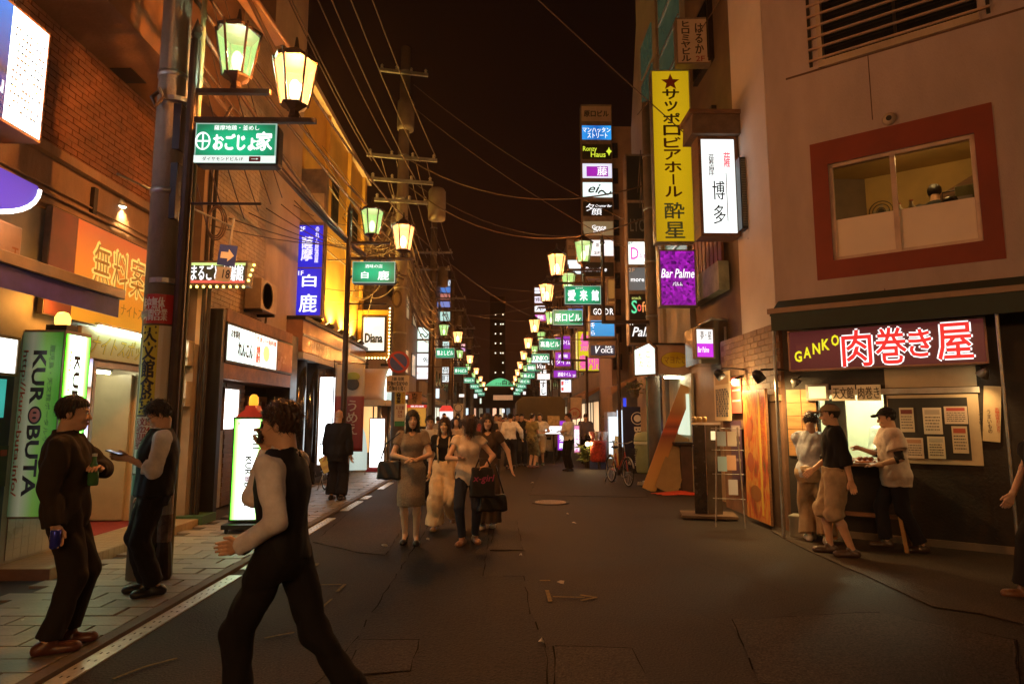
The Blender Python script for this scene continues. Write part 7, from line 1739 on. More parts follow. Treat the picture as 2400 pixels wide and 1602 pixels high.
# man in dark brown shirt
c = gp(128, 1532)
PE['olive'] = person('man in a dark brown shirt holding a bottle to his chest beside the green lightbox', (c.x, c.y, .036), R(110), 1.69, feet=((-.11, .02, 0, .15), (.10, -.04, 0, -.1)), lean=(0, .03), hipz=.92,
    hands=((-.235, .0, .86), (.03, -.17, 1.2)), elb=(None, (1, -.3, -.45)), hdir=(None, (-.75, .1, .2)), head=(R(2), R(3)), hair='short', top=dict(m=C_('dark_brown_shirt', (.028, .021, .016)), inf=.024, hem=.82, fold=.010, sinf=.014), pants=dict(m=C_('charcoal_trousers', (.016, .013, .012)), inf=.013, cuff=.058, fold=.009), shoes=(.09, .03, .02), collar=True, curl=.7)
c = gp(345, 1400)
PE['phone'] = person('man in glasses, white shirt and black vest looking down at a phone', (c.x, c.y, .036), R(-56), 1.69, fat=1.12, feet=((-.1, .0, 0, -.1), (.10, .05, 0, .05)), lean=(0, .02), hands=((-.22, -.06, .86), (.05, -.22, 1.20)), elb=(None, (.35, .5, -1)), hdir=(None, (-.15, -.9, .25)),
    head=(R(-4), R(30)), hair='messy', top=dict(m=WS, inf=.012, sleeve='roll', hem=.9, fold=.008, sinf=.020), vest=dict(m=BV, hem=.86, v=.16, inf=.034), pants=dict(m=BT, inf=.014, cuff=.06, fold=.009), shoes=(.012, .012, .014), collar=True, curl=.6)
c = at_y(662, 1300, 3.42)
PE['walk'] = person('man in black vest walking past with a phone at his ear', (c.x, c.y, 0), R(-104), 1.68, fat=.9, feet=((-.10, .42, .075, 0, -.5), (.10, -.14, 0, 0)), hipz=.90, lean=(0, -.02), twist=R(8), hands=((-.04, -.15, 1.43), (.17, -.13, .96)), elb=((-.35, .15, -1), (.15, 1, -.1)), hdir=((.3, .05, .9), (-.25, -.85, -.15)),
    head=(R(-2), R(5)), hair='messy', hairm=HAIRB, top=dict(m=C_('pale_shirt', (.66, .63, .65)), inf=.006, sleeve='long', hem=.9, fold=.008, sinf=.007), vest=dict(m=BV, hem=.87, v=.16, inf=.026, fold=.005), pants=dict(m=BT, inf=.008, cuff=.055, fold=.01), collar=True, curl=.7)
# four women
tw = mat('tweed', (.26, .215, .175), .9, 0, .9, 140, .5, 200)
c = gp(962, 1272)
PE['w1'] = person('woman in a speckled knee-length tweed dress with hands clasped', (c.x, c.y, 0), R(4), 1.63, True, feet=((-.075, .02, 0, -.1), (.075, -.06, 0, .1)), heel=.045, hipz=.955, hands=((-.05, -.20, 1.12), (.05, -.21, 1.10)), elb=((-.8, .3, -.4), (.8, .3, -.4)), hdir=((.8, -.35, 0), (-.8, -.35, 0)), head=(R(6), R(2)), hair='long',
    dress=dict(m=tw, rows=[(.50, .175, .14), (.62, .18, .145), (.85, .178, .135), (.92, .176, .13)], sleeve=.5, v=.10, fold=.005), shoes=(.01, .01, .012))
c = gp(1040, 1240)
PE['w2'] = person('woman in a black top and wide cream trousers with braces', (c.x, c.y, 0), R(-6), 1.58, True, feet=((-.12, -.08, 0, 0), (.12, .24, .13, 0, -.7)), hands=(None, (.23, -.12, 1.0)), head=(R(-4), R(2)), hair='mid', hairm=HAIRB, top=dict(m=C_('black_top', (.010, .010, .011)), inf=.012, sleeve='short', hem=.93, v=.05, fold=.005),
    pants=dict(m=C_('cream_trousers', (.68, .55, .38)), inf=.022, wide=.045, cuff=.07, len=.96, fold=.014, waist=1.04), shoes=(.35, .22, .12))
c = gp(1096, 1272)
PE['w3'] = person('woman in white vest top and jeans turning her head away', (c.x, c.y, 0), R(12), 1.60, True, feet=((-.09, -.10, 0, -.5), (.11, .05, 0, .1)), hands=((-.10, -.24, 1.14), (.20, -.20, 1.02)), elb=((-.8, .4, -.3), (.9, .3, -.2)), hdir=((-.5, -.6, .1), (-.8, -.5, 0)), head=(R(-118), R(4)), hair='bob', hairm=HAIRB,
    top=dict(m=C_('ivory_top', (.70, .60, .50)), inf=.014, sleeve='cap', hem=.78, fold=.007, v=.05), pants=dict(m=NV, inf=.006, cuff=.042, fold=.005), shoes=(.30, .16, .10))
c = gp(1142, 1236)
PE['w4'] = person('woman with long hair in a long dark brown dress swinging one arm', (c.x, c.y, 0), R(-4), 1.63, True, feet=((-.07, -.06, 0, 0), (.08, .1, 0, 0)), hands=(None, (.36, .04, .90)), elb=(None, (.9, .5, 0)), head=(R(8), R(4)), hair='long', hairm=HAIRB,
    dress=dict(m=C_('brown_dress', (.075, .052, .04)), rows=[(.10, .21, .19), (.45, .20, .17), (.8, .18, .14), (.92, .172, .128)], sleeve=.42, v=.07, fold=.006, pleat=.012), shoes=(.5, .45, .4))
# men at the stall
c = gp(1915, 1272)
PE['s1'] = person('man in a grey shirt and khaki trousers leaning over the stall counter', (c.x, c.y, .012), R(150), 1.63, fat=1.05, feet=((-.12, .04, 0, -.1), (.1, -.08, 0, .25)), lean=(0, -.10), hands=((.08, -.36, 1.12), (-.12, -.38, 1.12)), elb=((-1, .1, -.2), (1, .1, -.3)), head=(R(-8), R(28)), hair='messy', hairm=HAIRB,
    top=dict(m=C_('grey_shirt', (.42, .45, .52)), inf=.026, hem=.84, fold=.009, sinf=.022), pants=dict(m=C_('khaki', (.36, .26, .16)), inf=.03, cuff=.08, fold=.012), shoes=(.6, .55, .48))
c = gp(1972, 1302)
PE['s2'] = person('man in a black polo shirt, cap and khaki knee shorts', (c.x, c.y, .012), R(-112), 1.72, feet=((-.1, -.1, 0, .1), (.1, .1, 0, 0)), lean=(0, -.01), hands=((-.16, -.22, .95), (.20, .12, .86)), elb=(None, (.3, 1, 0)), head=(R(6), R(6)), hair='short', top=dict(m=C_('black_polo', (.010, .010, .012)), inf=.018, sleeve='roll', hem=.84, fold=.007), pants=dict(m=C_('khaki_shorts', (.34, .25, .16)), inf=.032, len=.56, fold=.012, name='shorts'), shoes=(.06, .035, .025), collar=True, cap=('cap', C_('tan_cap', (.26, .19, .11))))
c = gp(2112, 1290)
PE['s3'] = person('man in a white short-sleeved shirt, dark flat cap and jeans at the stall', (c.x, c.y, .012), R(-113), 1.68, feet=((-.1, -.14, 0, 0), (.1, .2, 0, .1)), lean=(0, -.03), hands=((-.12, -.34, 1.2), (.17, -.20, 1.02)), elb=(None, (.4, .8, -.3)), hdir=(None, (-.5, -.8, 0)), head=(R(4), R(10)), hair='short', top=dict(m=C_('pinkish_white_shirt', (.56, .45, .38)), inf=.045, sleeve='short', hem=.77, fold=.008, flare=.02), pants=dict(m=C_('dark_jeans', (.014, .013, .018)), inf=.016, cuff=.06), shoes=(.05, .03, .02), collar=True, cap=('flat', C_('black_flat_cap', (.012, .011, .011))))
c = gp(2492, 1412)
PE['edge'] = person('man in a black T-shirt and shorts walking in with a wristband', (c.x, c.y, .0), R(-105), 1.72, fat=1.08, feet=((-.1, -.22, 0, 0), (.1, .2, .05, 0, -.4)), hands=((-.24, -.2, .86), (.27, -.05, .85)), elb=(None, (.5, .9, 0)), head=(R(2), 0), hair='short', top=dict(m=C_('black_tshirt', (.010, .009, .010)), inf=.03, sleeve='short', hem=.8, fold=.009, sinf=.03), pants=dict(m=BT, inf=.03, cuff=.07), shoes=(.16, .07, .03))
# sidewalk: bald man in dark suit
c = gp(787, 1176)
PE['bald'] = person('bald man in a black suit seen from behind holding a yellow paper', (c.x, c.y, .036), R(172), 1.68, fat=1.08, feet=((-.11, .02, 0, 0), (.11, -.04, 0, .1)), hands=((-.26, -.02, .84), (.27, -.06, .84)), hair='bald', top=dict(m=C_('black_suit', (.008, .008, .010), rough=.75), inf=.034, hem=.74, fold=.006, sinf=.026, flare=.015, name='jacket'), pants=dict(m=BT, inf=.032, cuff=.085), collar=False, res=1.2, head=(R(10), R(5)))
# middle distance
F = 1.75
def far_man(label, px, py, rz, top, pant, H=1.69, **k):
    c = gp(px, py); o = dict(hair='short', res=F); o.update(k)
    return person(label, (c.x, c.y, o.pop('z', 0)), rz, H, top=dict(dict(m=top, inf=.024, fold=.008), **o.pop('tk', {})), pants=dict(dict(m=pant, inf=.02, cuff=.065), **o.pop('pk', {})), **o)
DKT = C_('dark_grey_trousers', (.02, .02, .025)); OLV = C_('olive_tshirt', (.24, .20, .09)); WTS = C_('white_tshirt', (.6, .56, .5)); BTS = C_('black_tshirt2', (.012, .012, .013)); KH = MATS['khaki']; CAM = mat('camouflage', (.10, .09, .05), .9, 0, .8, 14)
PE['tout'] = far_man('man in white shirt with folded arms standing alone before the purple signs', 1334, 1103, R(-62), WS, BT, res=1.3, hands=((.1, -.2, 1.18), (-.1, -.22, 1.16)), elb=((-.8, .2, -.5), (.8, .2, -.5)), feet=((-.06, 0, 0, 0), (.09, .02, 0, .2)), head=(R(-20), 0), tk=dict(hem=.9, sleeve='roll'), collar=True)
PE['wback'] = far_man('man in white shirt and dark trousers seen from behind, arm swinging', 1196, 1098, R(178), WS, DKT, res=1.4, hands=((-.36, -.05, .95), None), feet=((-.12, -.12, 0, 0), (.1, .12, 0, 0)), tk=dict(hem=.92))
far_man('man in black T-shirt holding a phone to his ear', 1222, 1092, R(8), BTS, DKT, hands=(None, (.13, -.1, 1.5)), elb=(None, (.8, -.3, -.6)), tk=dict(sleeve='short'), head=(0, R(15)))
far_man('man in olive T-shirt and camouflage shorts seen from the side', 1247, 1096, R(130), OLV, CAM, tk=dict(sleeve='short', hem=.78, flare=.02), pk=dict(len=.62, inf=.04), hands=((-.15, -.25, 1.1), (.15, -.25, 1.1)), shoes=(.12, .04, .03))
far_man('man in white T-shirt with a strap bag and khaki shorts', 1266, 1090, R(-15), WTS, KH, tk=dict(sleeve='short', hem=.78, flare=.02), pk=dict(len=.55, inf=.04), hands=((.0, -.2, 1.08), (.2, -.2, 1.1)), shoes=(.05, .08, .03))
far_man('man in white shirt stretching out one arm behind the olive T-shirt man', 1258, 1068, R(150), WS, DKT, hands=((-.1, -.3, 1.1), None), tk=dict(hem=.9))
far_man('man in brown T-shirt facing this way in the crowd', 1212, 1075, R(5), C_('brown_tshirt', (.10, .06, .04)), DKT, tk=dict(sleeve='short'))
far_man('man in a dark violet shirt bending by the flower stand', 1372, 1086, R(160), C_('violet_shirt', (.10, .09, .14)), BT, lean=(0, -.12), head=(0, R(25)))
far_man('youth in white printed T-shirt behind the woman in tweed', 1005, 1180, R(5), WTS, DKT, H=1.6, tk=dict(sleeve='short'), hair='messy', res=1.5)
PE['wb'] = person('young woman in pale dress looking out between the women', (*gp(1068, 1150)[:2], 0), R(0), 1.60, True, hair='mid', dress=dict(m=C_('pale_dress', (.5, .4, .32)), rows=[(.5, .17, .14), (.85, .17, .13), (.92, .17, .125)]), shoes=(.3, .2, .15), res=F)
cr = [(1110, 1092, 0, (.35, .09, .09), 'man in a dull red shirt'), (1150, 1085, 180, (.02, .02, .02), 'man in black seen from behind'), (1163, 1080, 10, (.5, .42, .36), 'man in a cream shirt'), (1025, 1078, 175, (.5, .5, .5), 'person in light grey'), (1040, 1066, 0, (.15, .1, .08), 'person in brown'), (1072, 1060, 185, (.02, .02, .03), 'person in dark navy'), (1096, 1050, 0, (.4, .3, .25), 'person in beige'), (1128, 1052, 180, (.08, .08, .1), 'person in slate grey'), (1140, 1045, 0, (.5, .45, .4), 'person in off-white'), (1158, 1048, 175, (.03, .02, .02), 'person in charcoal'), (1172, 1052, 20, (.25, .1, .1), 'person in maroon'), (1186, 1042, 180, (.45, .42, .4), 'person in pale grey'), (1203, 1050, 0, (.05, .06, .12), 'person in dark blue'), (1085, 1036, 180, (.5, .4, .3), 'person in sand'), (1110, 1034, 0, (.03, .03, .03), 'person in jet black'), (1133, 1033, 180, (.3, .32, .35), 'person in blue-grey'), (1150, 1032, 0, (.4, .15, .1), 'person in rust red'), (1168, 1034, 180, (.12, .1, .08), 'person in dark taupe'), (1195, 1034, 0, (.5, .48, .42), 'person in ivory')]
for i, (x, y, a, col, lab) in enumerate(cr):
    far_man(lab + ' walking in the crowd beyond the four women', x, y, R(a + random.uniform(-25, 25)), C_('crowd_%d' % i, col), random.choice((DKT, BT, NV)), H=random.uniform(1.58, 1.74), tk=dict(sleeve=random.choice(('short', 'long'))), hair=random.choice(('short', 'messy', 'short')), feet=((-.09, random.uniform(-.15, .15), 0, 0), (.09, random.uniform(-.15, .15), 0, 0)), res=2.0, group='people in the distant crowd')
# people behind the upstairs window
for u, zz, lab, tp in ((wu0 + .72, wz0 - .95, 'diner in a pale shirt sitting low behind the upstairs window', WTS), (wm + .42, wz0 - .62, 'dark-clothed diner with his back to the upstairs window', BTS)):
    q = CA + CD * u - CN * .75; person(lab, (q.x, q.y, zz), CRZ + R(70 if tp is WTS else 180), 1.66, top=dict(m=tp, inf=.03), pants=dict(m=BT), head=(0, R(15)), hair='messy', res=1.6)
q = CA + CD * (oU0 + .75) - CN * .9
person('cook in a pale apron inside the stall kitchen', (q.x, q.y, .05), CRZ, 1.66, top=dict(m=C_('cook_pale', (.5, .52, .45)), inf=.03), pants=dict(m=BT), cap=('flat', C_('cook_cap', (.5, .5, .45))), hands=((-.1, -.3, 1.1), (.1, -.3, 1.1)), res=1.6)
# ================================================================ THINGS PEOPLE HOLD OR WEAR
def rbox(label, name, cat, c, size, rot, m, parts=()):
    t = thing(name, label, cat, tuple(c)); t.rotation_euler = rot
    MB().box((0, 0, 0), size).build('body', m, t, bevel=min(size) * .3)
    for nm, cc, ss, mm in parts: MB().box(cc, ss).build(nm, mm, t)
    return t
h = PE['phone']['hands'][1]; rbox('slim dark phone in the hand of the man in glasses', 'phone', 'phone', h + Vector((-.03, 0, .035)), (.13, .065, .010), (0, R(18), 0), M_BLACKM, [('screen', (0, 0, .006), (.11, .055, .002), emis((.6, .75, 1), .5, False, 0))])
h = PE['walk']['hands'][0]; rbox('dark phone at the ear of the walking man', 'phone', 'phone', h + Vector((.0, 0, .03)), (.02, .055, .12), (0, R(10), 0), M_BLACKM, [('screen', (.011, 0, 0), (.002, .045, .1), M_GLASS)])
h = PE['olive']['hands'][1]
t = thing('bottle', 'green drink bottle held to the chest of the man in brown', 'bottle', tuple(h + Vector((.0, 0, -.10)))); MB().lathe([(.03, 0), (.034, .01), (.034, .12), (.014, .17), (.014, .2)], 14).build('body', mat('green_bottle', (.05, .16, .06), .15, 0, .2), t, True); MB().cyl((0, 0, .2), (0, 0, .22), .016).build('cap', flat((.5, .5, .45)), t)
h = PE['olive']['hands'][0]; t = thing('can', 'blue can in the lowered hand of the man in brown', 'can', tuple(h + Vector((0, 0, -.06)))); MB().lathe([(.026, 0), (.032, .01), (.032, .11), (.027, .12)], 14).build('body', mat('blue_can', (.03, .04, .45), .25, .5), t, True); MB().cyl((0, 0, .12), (0, 0, .122), .026).build('lid', M_ALU, t)
# glasses (worn: children of the wearer)
def wear(P, fn, name, m):
    o = fn.build(name, m, P['t'], True); return o
p = PE['phone']; k = p['k']
Hl = p['t'].matrix_basis.inverted() @ p['head'] if False else None
def head_local(P): 
    t = P['t']; return Matrix.Rotation(-t.rotation_euler.z, 3, 'Z') @ (P['head'] - Vector(t.location))
hc = head_local(p); hr = Matrix.Rotation(R(-4), 3, 'Z') @ Matrix.Rotation(R(30), 3, 'X'); g_ = MB()
for s in (-1, 1): g_.tube([hc + hr @ Vector((s * .031 + .024 * math.cos(a), -.1, .003 + .015 * math.sin(a))) for a in [i * R(30) for i in range(13)]], .0022, 5); g_.tube([hc + hr @ Vector((s * .055, -.1, .006)), hc + hr @ Vector((s * .078, .0, .006))], .0025, 5)
g_.build('glasses', M_BLACKM, p['t'])
def ring_on(P, i, r, m, name, fr=.9):
    a, b = P['elbow'][i], P['wrist'][i]; t = P['t']; inv = Matrix.Rotation(-t.rotation_euler.z, 3, 'Z'); q = inv @ (a.lerp(b, fr) - Vector(t.location)); d = (inv @ (b - a)).normalized(); MB().cyl(q - d * .012, q + d * .012, r, n=16).build(name, m, t, True)
ring_on(PE['edge'], 1, .034, M_BLACKM, 'wristband', .93); ring_on(PE['walk'], 1, .050, M_BLACKM, 'watch', .95)
for i in (0, 1):
    P = PE['s3']; t = P['t']; inv = Matrix.Rotation(-t.rotation_euler.z, 3, 'Z'); a, b = P['sh'][i], P['elbow'][i]; q0 = inv @ (a.lerp(b, .7) - Vector(t.location)); q1 = inv @ (b.lerp(P['wrist'][i], .2) - Vector(t.location)); qm = inv @ (b - Vector(t.location))
    MB().tube([q0, qm, q1], .05, 12).build('elbow_support', mat('black_knit', (.01, .01, .01), .9), t, True)
# braces of the woman in cream trousers
P = PE['w2']; k = P['k']
for s in (-1, 1): MB().tube([(s * .075 * k, -.125 * k, 1.02 * k), (s * .085 * k, -.145 * k, 1.2 * k), (s * .09 * k, -.11 * k, 1.36 * k), (s * .085 * k, -.02 * k, 1.43 * k), (s * .07 * k, .1 * k, 1.35 * k)], .013, 6).build('brace', MATS['cream_trousers'], P['t'], True)
# bags
def bag(label, c, w, d, h_, m, rz=0, strap=None, txt=None):
    t = thing('handbag', label, 'bag', tuple(c), rz)
    mb = MB(); n_ = 14
    V, F_ = poly(lambda P: smax(np.linalg.norm(np.maximum(np.abs(P - A(0, 0, h_ * .45)) - A(w / 2 - .04 + .0, d / 2 - .035, h_ * .45 - .03) * np.stack([1 - .25 * (P[:, 2] / h_), 1 - .5 * (P[:, 2] / h_), np.ones(len(P))], 1), 0), axis=1) - .03 + .006 * np.sin(P[:, 0] * 40 + P[:, 2] * 25), P[:, 2] - h_ * .9, .02), A(-w / 2 - .03, -d / 2 - .03, -.05), A(w / 2 + .03, d / 2 + .03, h_), .012)
    mb.add(V.tolist(), F_.tolist()); mb.build('body', m, t, True)
    if strap: MB().tube(strap, .011, 6).build('strap', m, t, True)
    if txt: lettering(txt[0], -w * .36, w * .4, h_ * .42, h_ * .68, -d / 2 - .012, txt[1], t, shear=.2)
    return t
NVB = mat('navy_leather', (.012, .013, .02), .4, 0, .3, 12, .3); BKB = mat('black_leather', (.008, .008, .009), .35, 0, .3, 12, .3)
P = PE['w1']; s0 = P['sh'][0]; bc = Vector((s0.x - .13, s0.y - .04, .80))
bag('dark navy shoulder bag hanging on the woman in tweed', bc, .36, .12, .27, NVB, R(-8), [(-.12, 0, .25), (-.06, .0, .45), (s0.x - bc.x + .0, .0, s0.z - bc.z + .035), (.12, .05, .4), (.13, 0, .24)])
P = PE['w3']; e_ = P['elbow'][1].lerp(P['wrist'][1], .6)
bag('black tote bag with pink lettering on the arm of the woman in jeans', (e_.x - .07, e_.y - .13, e_.z - .42), .36, .10, .42, mat('black_nylon', (.010, .009, .011), .6, 0, .3, 10, .3), R(10), [(-.1, 0, .34), (-.04, .03, .47), (.06, .03, .47), (.12, 0, .34)], ('x-girl', (.42, .05, .16)))
bag('black leather handbag below the tote of the woman in jeans', (e_.x + .06, e_.y - .06, e_.z - .60), .42, .13, .24, BKB, R(14), [(-.14, 0, .2), (-.05, .02, .48), (.04, .04, .58), (.14, 0, .22)])
h = PE['bald']['hands'][1]; t = thing('paper', 'yellow paper in the hand of the bald man', 'paper', tuple(h)); t.rotation_euler = (R(-10), R(-28), 0); MB().bb(-.10, .10, -.005, .005, -.27, .04).build('sheet', mat('yellow_paper', (.55, .45, .12), .6, 0, .1), t); MB().bb(-.08, .08, -.008, -.006, -.2, -.14).build('print', flat((.45, .32, .1)), t)

# ================================================================ BICYCLES
def bicycle(label, loc, rz, col):
    t = thing('bicycle', label, 'bicycle', loc, rz); fm = mat('bike_%.2f' % col[0], col, .35, .3, .2); ty = mat('tyre', (.012, .012, .012), .8)
    rr = .31
    for x in (-.52, .52):
        w = MB().tube([(x + rr * math.cos(a), 0, rr + .02 + rr * math.sin(a)) for a in [i * R(12) for i in range(31)]], .018, 6).build('wheel', ty, t, True)
        MB().tube([(x + (rr - .022) * math.cos(a), 0, rr + .02 + (rr - .022) * math.sin(a)) for a in [i * R(12) for i in range(31)]], .009, 4).build('rim', M_ALU, w, True)
        sp = MB()
        for i in range(14): a = i * R(360 / 14); sp.cyl((x, .02 * (-1) ** i, rr + .02), (x + (rr - .02) * math.cos(a), 0, rr + .02 + (rr - .02) * math.sin(a)), .0018, n=3)
        tag(sp.build('spoke', M_ALU, w), kind='stuff'); MB().cyl((x, -.05, rr + .02), (x, .05, rr + .02), .02).build('hub', M_ALU, w)
        MB().tube([(x + (rr + .035) * math.cos(a), 0, rr + .02 + (rr + .035) * math.sin(a)) for a in [R(20) + i * R(14) for i in range(11)]], .018, 5).build('mudguard', M_ALU, t, True)
    for nm, pts, r_, m in (('frame', [(-.52, 0, .33), (-.08, 0, .30), (.36, 0, .72)], .02, fm), ('frame', [(-.08, 0, .30), (-.2, 0, .72)], .018, fm), ('frame', [(-.52, 0, .33), (-.19, 0, .66)], .013, fm), ('fork', [(.52, 0, .33), (.42, 0, .6), (.35, 0, .78)], .018, fm),
                           ('stem', [(.35, 0, .76), (.31, 0, .98)], .014, M_ALU), ('handlebar', [(.1, -.27, 1.0), (.24, -.24, 1.02), (.33, -.08, .98), (.33, .08, .98), (.24, .24, 1.02), (.1, .27, 1.0)], .012, M_ALU), ('seat_post', [(-.2, 0, .7), (-.23, 0, .84)], .013, M_ALU), ('kickstand', [(-.5, .05, .33), (-.58, .14, .0)], .01, M_ALU), ('kickstand', [(-.5, -.05, .33), (-.58, -.14, .0)], .01, M_ALU)):
        MB().tube(pts, r_, 8).build(nm, m, t, True)
    MB().ball((-.25, 0, .87), (.14, .085, .035)).build('saddle', BKB, t, True); MB().cyl((-.08, -.04, .3), (-.08, .04, .3), .09, n=20).build('chainring', M_DARK, t)
    for s in (-1, 1): MB().tube([(-.08, s * .05, .3), (-.08 + s * .1, s * .07, .3 - s * .12)], .01, 5).build('crank', M_ALU, t); MB().box((-.08 + s * .1, s * .12, .3 - s * .12), (.08, .09, .02)).build('pedal', M_BLACKM, t)
    bk = MB()
    for i in range(7):
        z = .62 + i * .04; a = .13 + i * .008; bk.tube([(.5 - a, -a, z), (.5 + a, -a, z), (.5 + a, a, z), (.5 - a, a, z), (.5 - a, -a, z)], .004, 4)
    for i in range(8):
        for s in (-1, 1): u = -.13 + i * .037; bk.cyl((.5 + u, s * .13, .62), (.5 + u * 1.35, s * .178, .86), .003, n=4); bk.cyl((.5 + s * .13, u, .62), (.5 + s * .178, u * 1.35, .86), .003, n=4)
    tag(bk.build('basket', M_DARK, t), kind='stuff'); MB().cyl((.62, 0, .55), (.68, 0, .55), .04).build('headlamp', M_ALU, t)
    return t
c = gp(1452, 1135); bicycle('pink-red city bicycle with a front basket parked near the shops', (c.x, c.y, 0), R(-78), (.42, .09, .07))
c = gp(752, 1165); bicycle('silver bicycle half hidden behind the bald man', (c.x + .05, c.y + .5, .036), R(-62), (.30, .30, .30))

# ================================================================ RIGHT SIDE CLUTTER
mk2 = grad('orange_poster_print', [(0, (.6, .34, .1)), (.35, (.55, .25, .06)), (.52, (.25, .05, .02)), (.56, (.6, .1, .03)), (.6, (.25, .05, .02)), (.66, (.6, .14, .03)), (.72, (.4, .14, .04)), (1, (.62, .42, .18))], 'Z')
c = gp(1525, 1120); c2 = at_y(1600, 905, 15.6)
def plank(label, p, q, w, th, m, name, txt=None):
    p = Vector(p); q = Vector(q); d = (q - p); L = d.length; d.normalize(); s = Vector((0, 1, 0)).cross(d).normalized(); n = d.cross(s)
    t = thing(name, label, 'board', tuple(p)); M3 = Matrix((s, n, d)).transposed()
    mb = MB(); nn = 10
    for i in range(nn + 1):
        b_ = .02 * math.sin(math.pi * i / nn)
        for sx, sy in ((-1, -1), (1, -1), (1, 1), (-1, 1)): mb.v.append(tuple(M3 @ Vector((sx * w / 2, sy * th / 2 + b_, L * i / nn))))
    for i in range(nn):
        for j in range(4): a = i * 4; mb.f.append((a + j, a + (j + 1) % 4, a + 4 + (j + 1) % 4, a + 4 + j))
    mb.f += [(3, 2, 1, 0), (nn * 4, nn * 4 + 1, nn * 4 + 2, nn * 4 + 3)]
    mb.build('board', m, t)
    return t
pl = plank('long curved orange poster board leaning against the dark pole', (at_y(1520, 1140, 13.75).x, 13.75, .02), (at_y(1612, 905, 13.75).x, 13.8, at_y(1612, 905, 13.75).z), .30, .02, mk2, 'leaning_board')
plank('plain cardboard sheet leaning low beside the curved poster board', (at_z(1555, 1150).x, 13.6, .01), (at_y(1605, 1045, 13.9).x, 13.9, at_y(1605, 1045, 13.9).z + .2), .5, .02, mat('cardboard', (.36, .23, .10), .8, 0, .15), 'cardboard_sheet')
t = single(MB().box((at_z(1595, 1142).x, at_z(1595, 1142).y, .015), (.6, .35, .012), (0, 0, .3)), 'cardboard_sheet', mat('cardboard', ()), 'flattened cardboard lying on the road by the red cloth', 'cardboard')
c = gp(1590, 1158); mb = MB(); nx = 14
for j in range(nx + 1):
    for i in range(nx + 1):
        u, v = i / nx * 2 - 1, j / nx * 2 - 1; r_ = math.hypot(u, v); mb.v.append((c.x + u * .55, c.y + v * .3, .015 + max(0, .05 * (1 - r_)) * (1 + .6 * math.sin(u * 7 + v * 5))))
for j in range(nx):
    for i in range(nx):
        u, v = (i + .5) / nx * 2 - 1, (j + .5) / nx * 2 - 1
        if math.hypot(u, v) < .95 + .1 * math.sin(5 * math.atan2(v, u)): a = j * (nx + 1) + i; mb.f.append((a, a + 1, a + nx + 2, a + nx + 1))
single(mb, 'red_cloth', mat('red_cloth', (.50, .05, .02), .7, 0, .25, 4, .3), 'crumpled red cloth lying on the road', 'cloth', None, True)
for i, (px, py, s) in enumerate(((1500, 1136, .12), (1513, 1136, .16), (1527, 1148, .2))):
    c = gp(px, py); single(MB().prism([(c.x - s / 2, 0), (c.x + s / 2, 0), (c.x + s * .38, s * .65), (c.x - s * .36, s * .6)], c.y - s / 2, c.y + s / 2), 'stone_block', mat('block_grey', (.36, .32, .26), .8, 0, .2), ('small brown stone block by the leaning poster board', 'bluish stone block by the leaning poster board', 'largest pale stone block by the leaning poster board')[i], 'block', None, False, .01)
c = gp(1500, 1100)
t = thing('rubbish_bin', 'pale green plastic rubbish bin with a domed lid and bag edge', 'bin', (at_z(1499, 1102).x, 18.2, 0))
MB().lathe([(.22, 0), (.25, .03), (.29, .85), (.30, .88)], 20).build('body', mat('mint_plastic', (.30, .38, .24), .5, 0, .12), t, True); MB().lathe([(.31, .88), (.31, .95), (.29, 1.02), (.2, 1.14), (.001, 1.18)], 20).build('lid', mat('mint_plastic', ()), t, True); MB().lathe([(.305, .80), (.315, .84), (.31, .89)], 20).build('bag_edge', mat('clear_bag', (.5, .55, .45), .3), t, True)
c = at_z(1660, 1213)
t = thing('sign_stand', 'tall dark metal menu stand on a flat wooden base', 'stand', (c.x, c.y, .01), R(-12))
MB().bb(-.42, .42, -.28, .28, .02, .06).build('base', mat('dark_pallet', (.10, .06, .035), .8, 0, .4), t)
for sx in (-.3, .3): MB().bb(sx - .05, sx + .05, -.25, .25, 0, .02).build('skid', M_DARK, t)
MB().bb(-.20, -.01, -.05, .0, .06, 1.46).build('panel', mat('black_poster', (.02, .014, .012), .25, 0, .6, 4), t); MB().bb(.0, .22, -.05, .0, .06, 1.46).build('panel', mat('grey_sheet', (.16, .13, .10), .2, .6, .35, 3), t); MB().bb(-.22, .24, -.02, .02, 1.46, 1.5).build('top_rail', M_ALU, t)
MB().bb(.08, .15, -.056, -.051, 1.22, 1.36).build('label', emis((1, .8, .4), 1.1, False, 0), t)
for i in range(3): MB().lathe([(.035, 0), (.035, .07), (.028, .09)], 10, (-.16 + i * .08, 0, 1.5)).build('jar', flat((.5, .35, .15)), t, True)
c = at_z(1712, 1228)
t = thing('easel_rack', 'folding wire rack with leaflets standing in front of the purple poster', 'rack', (c.x, c.y, .0), R(-20))
for sx in (-.17, .17):
    MB().tube([(sx * 1.2, -.3, 0), (sx * .9, 0, 1.45)], .008, 6).build('leg', M_STEEL, t); MB().tube([(sx * 1.2, .3, 0), (sx * .9, .02, 1.3)], .008, 6).build('leg', M_STEEL, t)
for z in (.4, .75, 1.1, 1.42): yy = -.3 * (1 - z / 1.45); MB().cyl((-.23, yy, z), (.23, yy, z), .005).build('rail', M_STEEL, t)
for i, (x, z, c_) in enumerate(((-.08, 1.15, (.3, .4, .5)), (.07, 1.15, (.5, .45, .4)), (-.08, .78, (.25, .4, .5)), (.06, .45, (.4, .4, .45)), (.05, .8, (.5, .3, .2)))): MB().box((x, -.3 * (1 - z / 1.45) - .02, z + .12), (.13, .012, .22), (R(-11), 0, 0)).build('leaflet', flat(c_), t)
